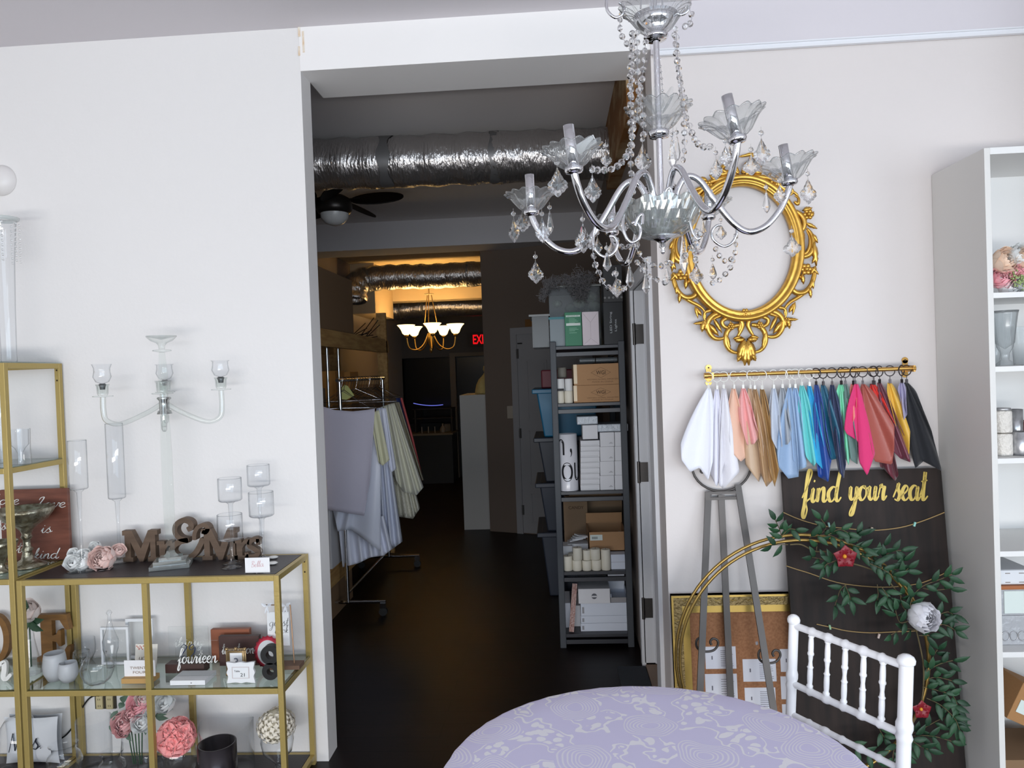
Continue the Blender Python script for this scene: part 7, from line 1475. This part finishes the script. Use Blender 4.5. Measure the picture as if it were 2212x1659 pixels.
# floral clusters and vines between the loops
v2 = nd('ShaderNodeTexVoronoi'); v2.voronoi_dimensions = '2D'; v2.inputs['Scale'].default_value = 34; L(flat(wad.outputs[0]), v2.inputs['Vector']); pet = mth('LESS_THAN', v2.outputs['Distance'], .42)
n3 = nd('ShaderNodeTexNoise'); n3.inputs['Scale'].default_value = 9; n3.inputs['Detail'].default_value = 2; L(flat(tc.outputs['Object']), n3.inputs['Vector'])
vine = mth('LESS_THAN', mth('ABSOLUTE', mth('SUBTRACT', n3.outputs[0], .5)), .012); clus = mth('GREATER_THAN', n3.outputs[0], .545); outside = mth('GREATER_THAN', dist, .34)
flo = mth('MULTIPLY', mth('MAXIMUM', vine, mth('MULTIPLY', pet, clus)), outside)
thin = nd('ShaderNodeTexWave'); thin.inputs['Scale'].default_value = 90; pat = mth('MAXIMUM', mth('MULTIPLY', loops, .7), flo)
mx = nd('ShaderNodeMixRGB'); mx.inputs[1].default_value = rgb(220, 215, 242); mx.inputs[2].default_value = rgb(244, 242, 248); L(pat, mx.inputs[0]); L(mx.outputs[0], b.inputs['Base Color'])
bp_ = nd('ShaderNodeBump'); bp_.inputs['Strength'].default_value = .7; bp_.inputs['Distance'].default_value = .004; L(pat, bp_.inputs['Height']); L(bp_.outputs[0], b.inputs['Normal']); b.inputs['Roughness'].default_value = .95; b.inputs['Specular IOR Level'].default_value = .1
mb = MB(); prof = [(.1, TZ), (.16, TZ), (.25, TZ), (.4, TZ), (TR - .01, TZ), (TR, TZ - .003), (TR + .006, TZ - .012), (TR + .012, TZ - .06), (TR + .02, TZ - .13), (TR + .03, TZ - .2), (TR + .035, TZ - .24)]
mb.lathe((TX, TY, 0), prof, 96, None, lambda r, z, a, j: (r * (1 + (max(0, j - 6) * .012) * math.sin(a * 14) + (.003 * math.sin(a * 40) if j >= 5 else 0)), z + (.0015 * math.sin(a * 37) if j == 4 else 0)))
mb.add([(TX + .1 * math.cos(i * .0654498), TY + .1 * math.sin(i * .0654498), TZ) for i in range(96)], [tuple(range(96))])
mb.build('tablecloth', m, label='lilac tablecloth with raised white floral embroidery on the round table', cat='tablecloth')
# ---- white chiavari chair
cw = mat('white_lacquer', (240, 240, 242), .3); TA = P(1715, 1327, 2.27); TB = P(1958, 1409, 1.95); TA.z = TB.z = .918
e = Vector((TB.x - TA.x, TB.y - TA.y, 0)); wch = e.length; e.normalize(); nS = Vector((e.y, -e.x, 0)); nS = nS if nS.x < 0 else -nS
mid = (TA + TB) / 2; root = thing('chiavari_chair', 'white spindle back banquet chair pulled up to the lilac table', 'chair', (mid.x, mid.y, 0))
def cp(s_, z, f=0): return Vector((TA.x, TA.y, 0)) + e * (s_ * wch) + nS * ((.918 - z) * .09 + f) + Vector((0, 0, z))
def turned(a_, b_, r, rings_, rk=1.35, n=14):
    d = b_ - a_; pts, rs = [], []
    N = 40
    for i in range(N + 1):
        t = i / N; rr = r
        for g_ in rings_:
            if abs(t - g_) < .018: rr = r * rk
        pts.append(a_ + d * t); rs.append(rr)
    return MB().tube(pts, rs, n)
for s_, r in ((0, .0145), (1, .0175)):
    mb = turned(cp(s_, 0.44), cp(s_, .9), r, (.27, .33, .60, .66), 1.22, 18); mb.lathe(cp(s_, .9), [(r, 0), (r * 1.25, .004), (r * 1.3, .012), (r * 1.1, .02), (r * .6, .026), (0, .028)], 18)
    mb.build('back_post', cw, root); turned(cp(s_, .44), cp(s_, 0, -.02), r, (.2, .5), 1.2).build('leg', cw, root)
    turned(cp(s_, .44, .37 ), cp(s_, 0, .37), r, (.2, .5), 1.2).build('leg', cw, root)
for z, r, rg in ((.895, .0105, (.18, .34, .5, .66, .82)), (.722, .0100, (.18, .34, .5, .66, .82)), (.632, .0085, (.17, .34, .5, .66, .83))):
    turned(cp(0.02, z), cp(.98, z), r, rg, 1.32).build('back_rail', cw, root)
for i in range(5):
    s_ = .18 + .16 * i; a1, b1 = cp(s_, .890), cp(s_, .727); pts, rs = [], []
    for j in range(41):
        t = j / 40; rr = .0055 + .0025 * abs(math.sin(t * 6.283)); rr = .0095 if min(abs(t - .05), abs(t - .36), abs(t - .60), abs(t - .94)) < .02 else rr; pts.append(a1 + (b1 - a1) * t); rs.append(rr)
    MB().tube(pts, rs, 12).build('spindle', cw, root)
mb = MB(); c4 = [cp(-.02, .45, -.01), cp(1.02, .45, -.01), cp(1.0, .45, .36), cp(0, .45, .36)]; c4 = [Vector((v.x, v.y, .45)) for v in c4]
mb.add(c4 + [v - Vector((0, 0, .03)) for v in c4], [(0, 1, 2, 3), (7, 6, 5, 4), (0, 4, 5, 1), (1, 5, 6, 2), (2, 6, 7, 3), (3, 7, 4, 0)]); mb.build('seat', cw, root, bevel=.006)
for z in (.12, .25): MB().tube([cp(0, z, .0), cp(0, z, .37)], .008, 8).build('stretcher', cw, root); MB().tube([cp(1, z, .0), cp(1, z, .37)], .008, 8).build('stretcher', cw, root)
# ---- white bookcase at the right edge
z3 = Zm(1960, 280, 2.3042); zQ = Zm(1960, 980, 2.443); KX = (PX(2010, 362, 1.617).x); K0, K1 = 2.81, W - .002; kx0 = P(2123, 900, K0).x; kx0 = (P(2122, 320, K0).x + P(2163, 1640, K0).x) / 2; kx1 = kx0 + .8; ktop = P(2160, 318, K0).z
lamw = mat('white_laminate', (232, 231, 229), .5); lamg = mat('white_laminate_shaded', (222, 220, 216), .5); root = thing('white_bookcase', 'tall white bookcase cut off by the right edge, its plain side facing left', 'bookcase', ((kx0 + kx1) / 2, (K0 + K1) / 2, 0)); pt = .021  # side panels get a darker laminate, shade of the turned-away face
MB().box(kx0, kx0 + pt, K0, K1, 0, ktop).build('side_panel', lamg, root, bevel=.001); MB().box(kx1 - pt, kx1, K0, K1, 0, ktop).build('side_panel', lamg, root)
MB().box(kx0 + pt, kx1 - pt, K0, K1, ktop - .024, ktop).build('top_panel', lamw, root); MB().box(kx0 + pt, kx1 - pt, K1 - .006, K1, 0, ktop - .024).build('back_panel', lamw, root)
kz = [P(2180, y, K0 + .002).z for y in (631, 791, 990, 1191, 1409)]
for z in kz + [.08]: MB().box(kx0 + pt, kx1 - pt, K0 + .002, K1 - .006, z - .02, z).build('shelf', lamw, root, bevel=.001)
def kl(zf, cx, z, prof, Y, mm, name, label, cat, **kw):
    k = zf.m(Y); x = zf(cx, prof[0][1], Y).x; return MB().lathe((x, Y, z + .001), [(r * k, (prof[0][1] - y) * k) for r, y in prof], 30, **kw).build(name, mm, label=label, cat=cat)
Y = 2.95; k = z3.m(Y); x = z3(540, 800, Y).x; root = thing('silk_flower_bunch', 'peach and pink silk flower bunch on the uppermost visible bookcase shelf', 'bouquet', (x, Y, kz[0])); pe = mat('peach_petal', (252, 224, 200), .6, sheen=.3)
MB().lathe((x, Y, kz[0] + .001), [(0, 0), (35 * k, 0), (40 * k, 40 * k), (30 * k, 70 * k)], 20).build('pot', mat('grey_pot', (150, 150, 155), .5), root)
for fx, fy, r_, mm in ((488, 650, 58, pe), (560, 622, 50, whitef), (468, 738, 52, hot), (572, 690, 46, hot), (520, 700, 40, sofp), (512, 785, 46, whitef), (600, 640, 55, pe), (620, 720, 50, sofp), (590, 780, 40, whitef)):
    rose(MB(), z3(fx, fy, Y - .03), r_ * k, (random.uniform(-.3, .3), -1, .3), 5, 6).build('bloom', mm, root)
mb = MB(); rnd = random.Random(3)
for i in range(60): mb.ball(z3(560 + rnd.gauss(0, 26), 745 + rnd.gauss(0, 20), Y - .05 + rnd.uniform(-.01, .01)), .004, 5)
mb.build('berry_filler', mat('pale_green_berry', (160, 180, 120), .6), root)
presg = glass_thin('pressed_glass', (246, 248, 249), (170, 175, 180), base=.04, rough=.12, refr_light=.16)
kl(z3, 488, kz[1], [(36, 1168), (40, 1160), (16, 1140), (18, 1110), (34, 1080), (48, 980), (56, 920), (60, 905), (54, 920), (40, 1060), (0, 1090)], 2.92, presg, 'footed_glass_vase', 'pressed footed glass vase with a wavy rim on the second bookcase shelf', 'vase', wave=lambda r, z, a, j: (r * (1 + .05 * math.cos(a * 12)), z))
kl(z3, 428, kz[1], [(0, 1168), (28, 1168), (32, 1100), (22, 1060), (16, 1000), (12, 940)], 3.0, presg, 'glass_carafe', 'slim pressed glass carafe tucked against the bookcase side', 'vase')
kl(z3, 590, kz[1], [(0, 1168), (50, 1168), (56, 1060), (60, 985)], 3.0, presg, 'glass_tumbler', 'wide plain glass at the right edge of the second bookcase shelf', 'glass')
lacec = mat('embossed_cream', (226, 220, 212), .6, bump=(60, 1.0)); sil = mat('mercury_glass', (196, 196, 198), .25, .6, col2=(150, 150, 152), scale=30)
Y = 2.9; k = z3.m(Y); x = z3(475, 1620, Y).x
for q, (zb_, l) in enumerate(((0, 'lower'), (110 * k, 'upper'))): ec_ = MB().lathe((x, Y, kz[2] + .001 + zb_), [(0, 0), (40 * k, 0), (42 * k, 4 * k), (42 * k, 96 * k), (39 * k, 104 * k), (0, 104 * k)], 28).build('embossed_candle', lacec, label='%s cream embossed candle of the pair at the bookcase side' % l, cat='candle', group='embossed candles in the bookcase')
MB().lathe((x, Y, kz[2] + .002 + 214 * k), [(36 * k, 0), (40 * k, 4 * k), (38 * k, 12 * k), (0, 14 * k)], 24).build('silver_lid', sil, ec_, label='silver lid')
kl(z3, 563, kz[2], [(0, 1610), (42, 1610), (46, 1595), (46, 1500), (43, 1498), (42, 1590)], 2.9, sil, 'mercury_votive', 'mottled silver votive cup in front, third bookcase shelf', 'votive'); 
kl(z3, 540, kz[2], [(0, 1600), (32, 1600), (34, 1400), (31, 1400), (30, 1590)], 3.02, sil, 'silver_cylinder', 'taller shiny silver cylinder behind the mottled votive', 'votive')
kl(z3, 592, kz[2], [(0, 1605), (34, 1605), (34, 1465), (31, 1465)], 3.05, mat('dark_red_glass', (90, 30, 30), .2), 'red_votive', 'dark red votive cup behind the mottled silver one', 'votive')
Y = 2.88; k = zQ.m(Y)
mb = MB(); pb(mb, zQ, 487, 735, 680, 860, Y, .2, zb=P(2180, 1341, Y).z); bz = P(2180, 1409, K0).z
def kb(x0, y0, x1, y1, Y, dep, z, name, mm, label, cat, alpha=None):
    k = zQ.m(Y); a1 = zQ((x0 + x1) / 2, y1, Y); w_ = (x1 - x0) * k; h = (y1 - y0) * k; o = MB().box(a1.x - w_ / 2, a1.x + w_ / 2, Y, Y + dep, z, z + h).build(name, mm, label=label, cat=cat, bevel=.003); return a1.x, w_, z + h
cl2 = mat('clear_bag_plastic', (196, 198, 202), .2, alpha=.7, bump=(40, .8))
x, w_, z1 = kb(485, 880, 680, 1030, Y, .22, kz[4] + .001, 'clear_bag_box', cl2, 'clear bag of glassware at the bottom of the pile on the fifth bookcase shelf', 'bag')
for i in range(3): MB().tube([(x - w_ * .3 + i * .03 + math.cos(t * .4) * .014, Y - .001, kz[4] + .035 + math.sin(t * .4) * .018) for t in range(16)], .002, 5, closed=True).build('silver_ring', sil, label='round silvery shape inside the clear bag, %s' % ['left', 'middle', 'right'][i], cat='ring')
x, w_, z2 = kb(485, 735, 680, 870, Y, .22, z1 + .001, 'clear_box', cl2, 'clear plastic box holding a white card, middle of the bookcase pile', 'box')
MB().box(x - w_ * .34, x + w_ * .16, Y - .003, Y - .001, z1 + .01, z2 - .006).build('insert_card', wl, label='white insert card facing out of the clear plastic box', cat='card')
x, w_, z3_ = kb(480, 693, 680, 712, Y - .01, .24, z2 + .001, 'wooden_tray', mat('orange_wood_tray', (166, 100, 56), .5), 'thin orange brown wooden tray under the white packet', 'tray')
root = thing('white_tissue_packet', 'white wrapped packet with dark dashes on the wooden tray', 'packet', (x, Y, z3_)); k = zQ.m(Y)
MB().box(x - w_ / 2, x + w_ / 2, Y, Y + .2, z3_ + .001, z3_ + 78 * k).build('packet_body', wp, root, bevel=.008)
mb = MB(); 
for i in range(3): mb.box(x - w_ * .25 + i * .05, x - w_ * .25 + i * .05 + .018, Y - .0006, Y, z3_ + 60 * k, z3_ + 64 * k).box(x - w_ * .25 + i * .05, x - w_ * .25 + i * .05 + .018, Y - .0006, Y, z3_ + 14 * k, z3_ + 18 * k)
mb.build('printed_dashes', mat('grey_ink', (130, 120, 112), .7), root)
r = thing('cardboard_carton', 'brown cardboard carton with a white label on the lowest bookcase level', 'carton', (kx0 + .2, 2.95, .081))
a1 = zQ(550, 1400, 2.86); MB().cbox((kx0 + .23, 2.99, .081 + .235), .26, .18, .15, 0, 0, .45).build('carton_body', card, r, bevel=.002); MB().cbox((kx0 + .15, 2.898, .081 + .26), .06, .002, .05, 0, 0, .45).build('shipping_label', wl, r)
MB().box(kx0 + .03, kx0 + .5, 2.85, 3.1, .082, .17).build('cardboard_carton', card2, label='wider brown carton under the tilted one in the bookcase', cat='carton', bevel=.002)
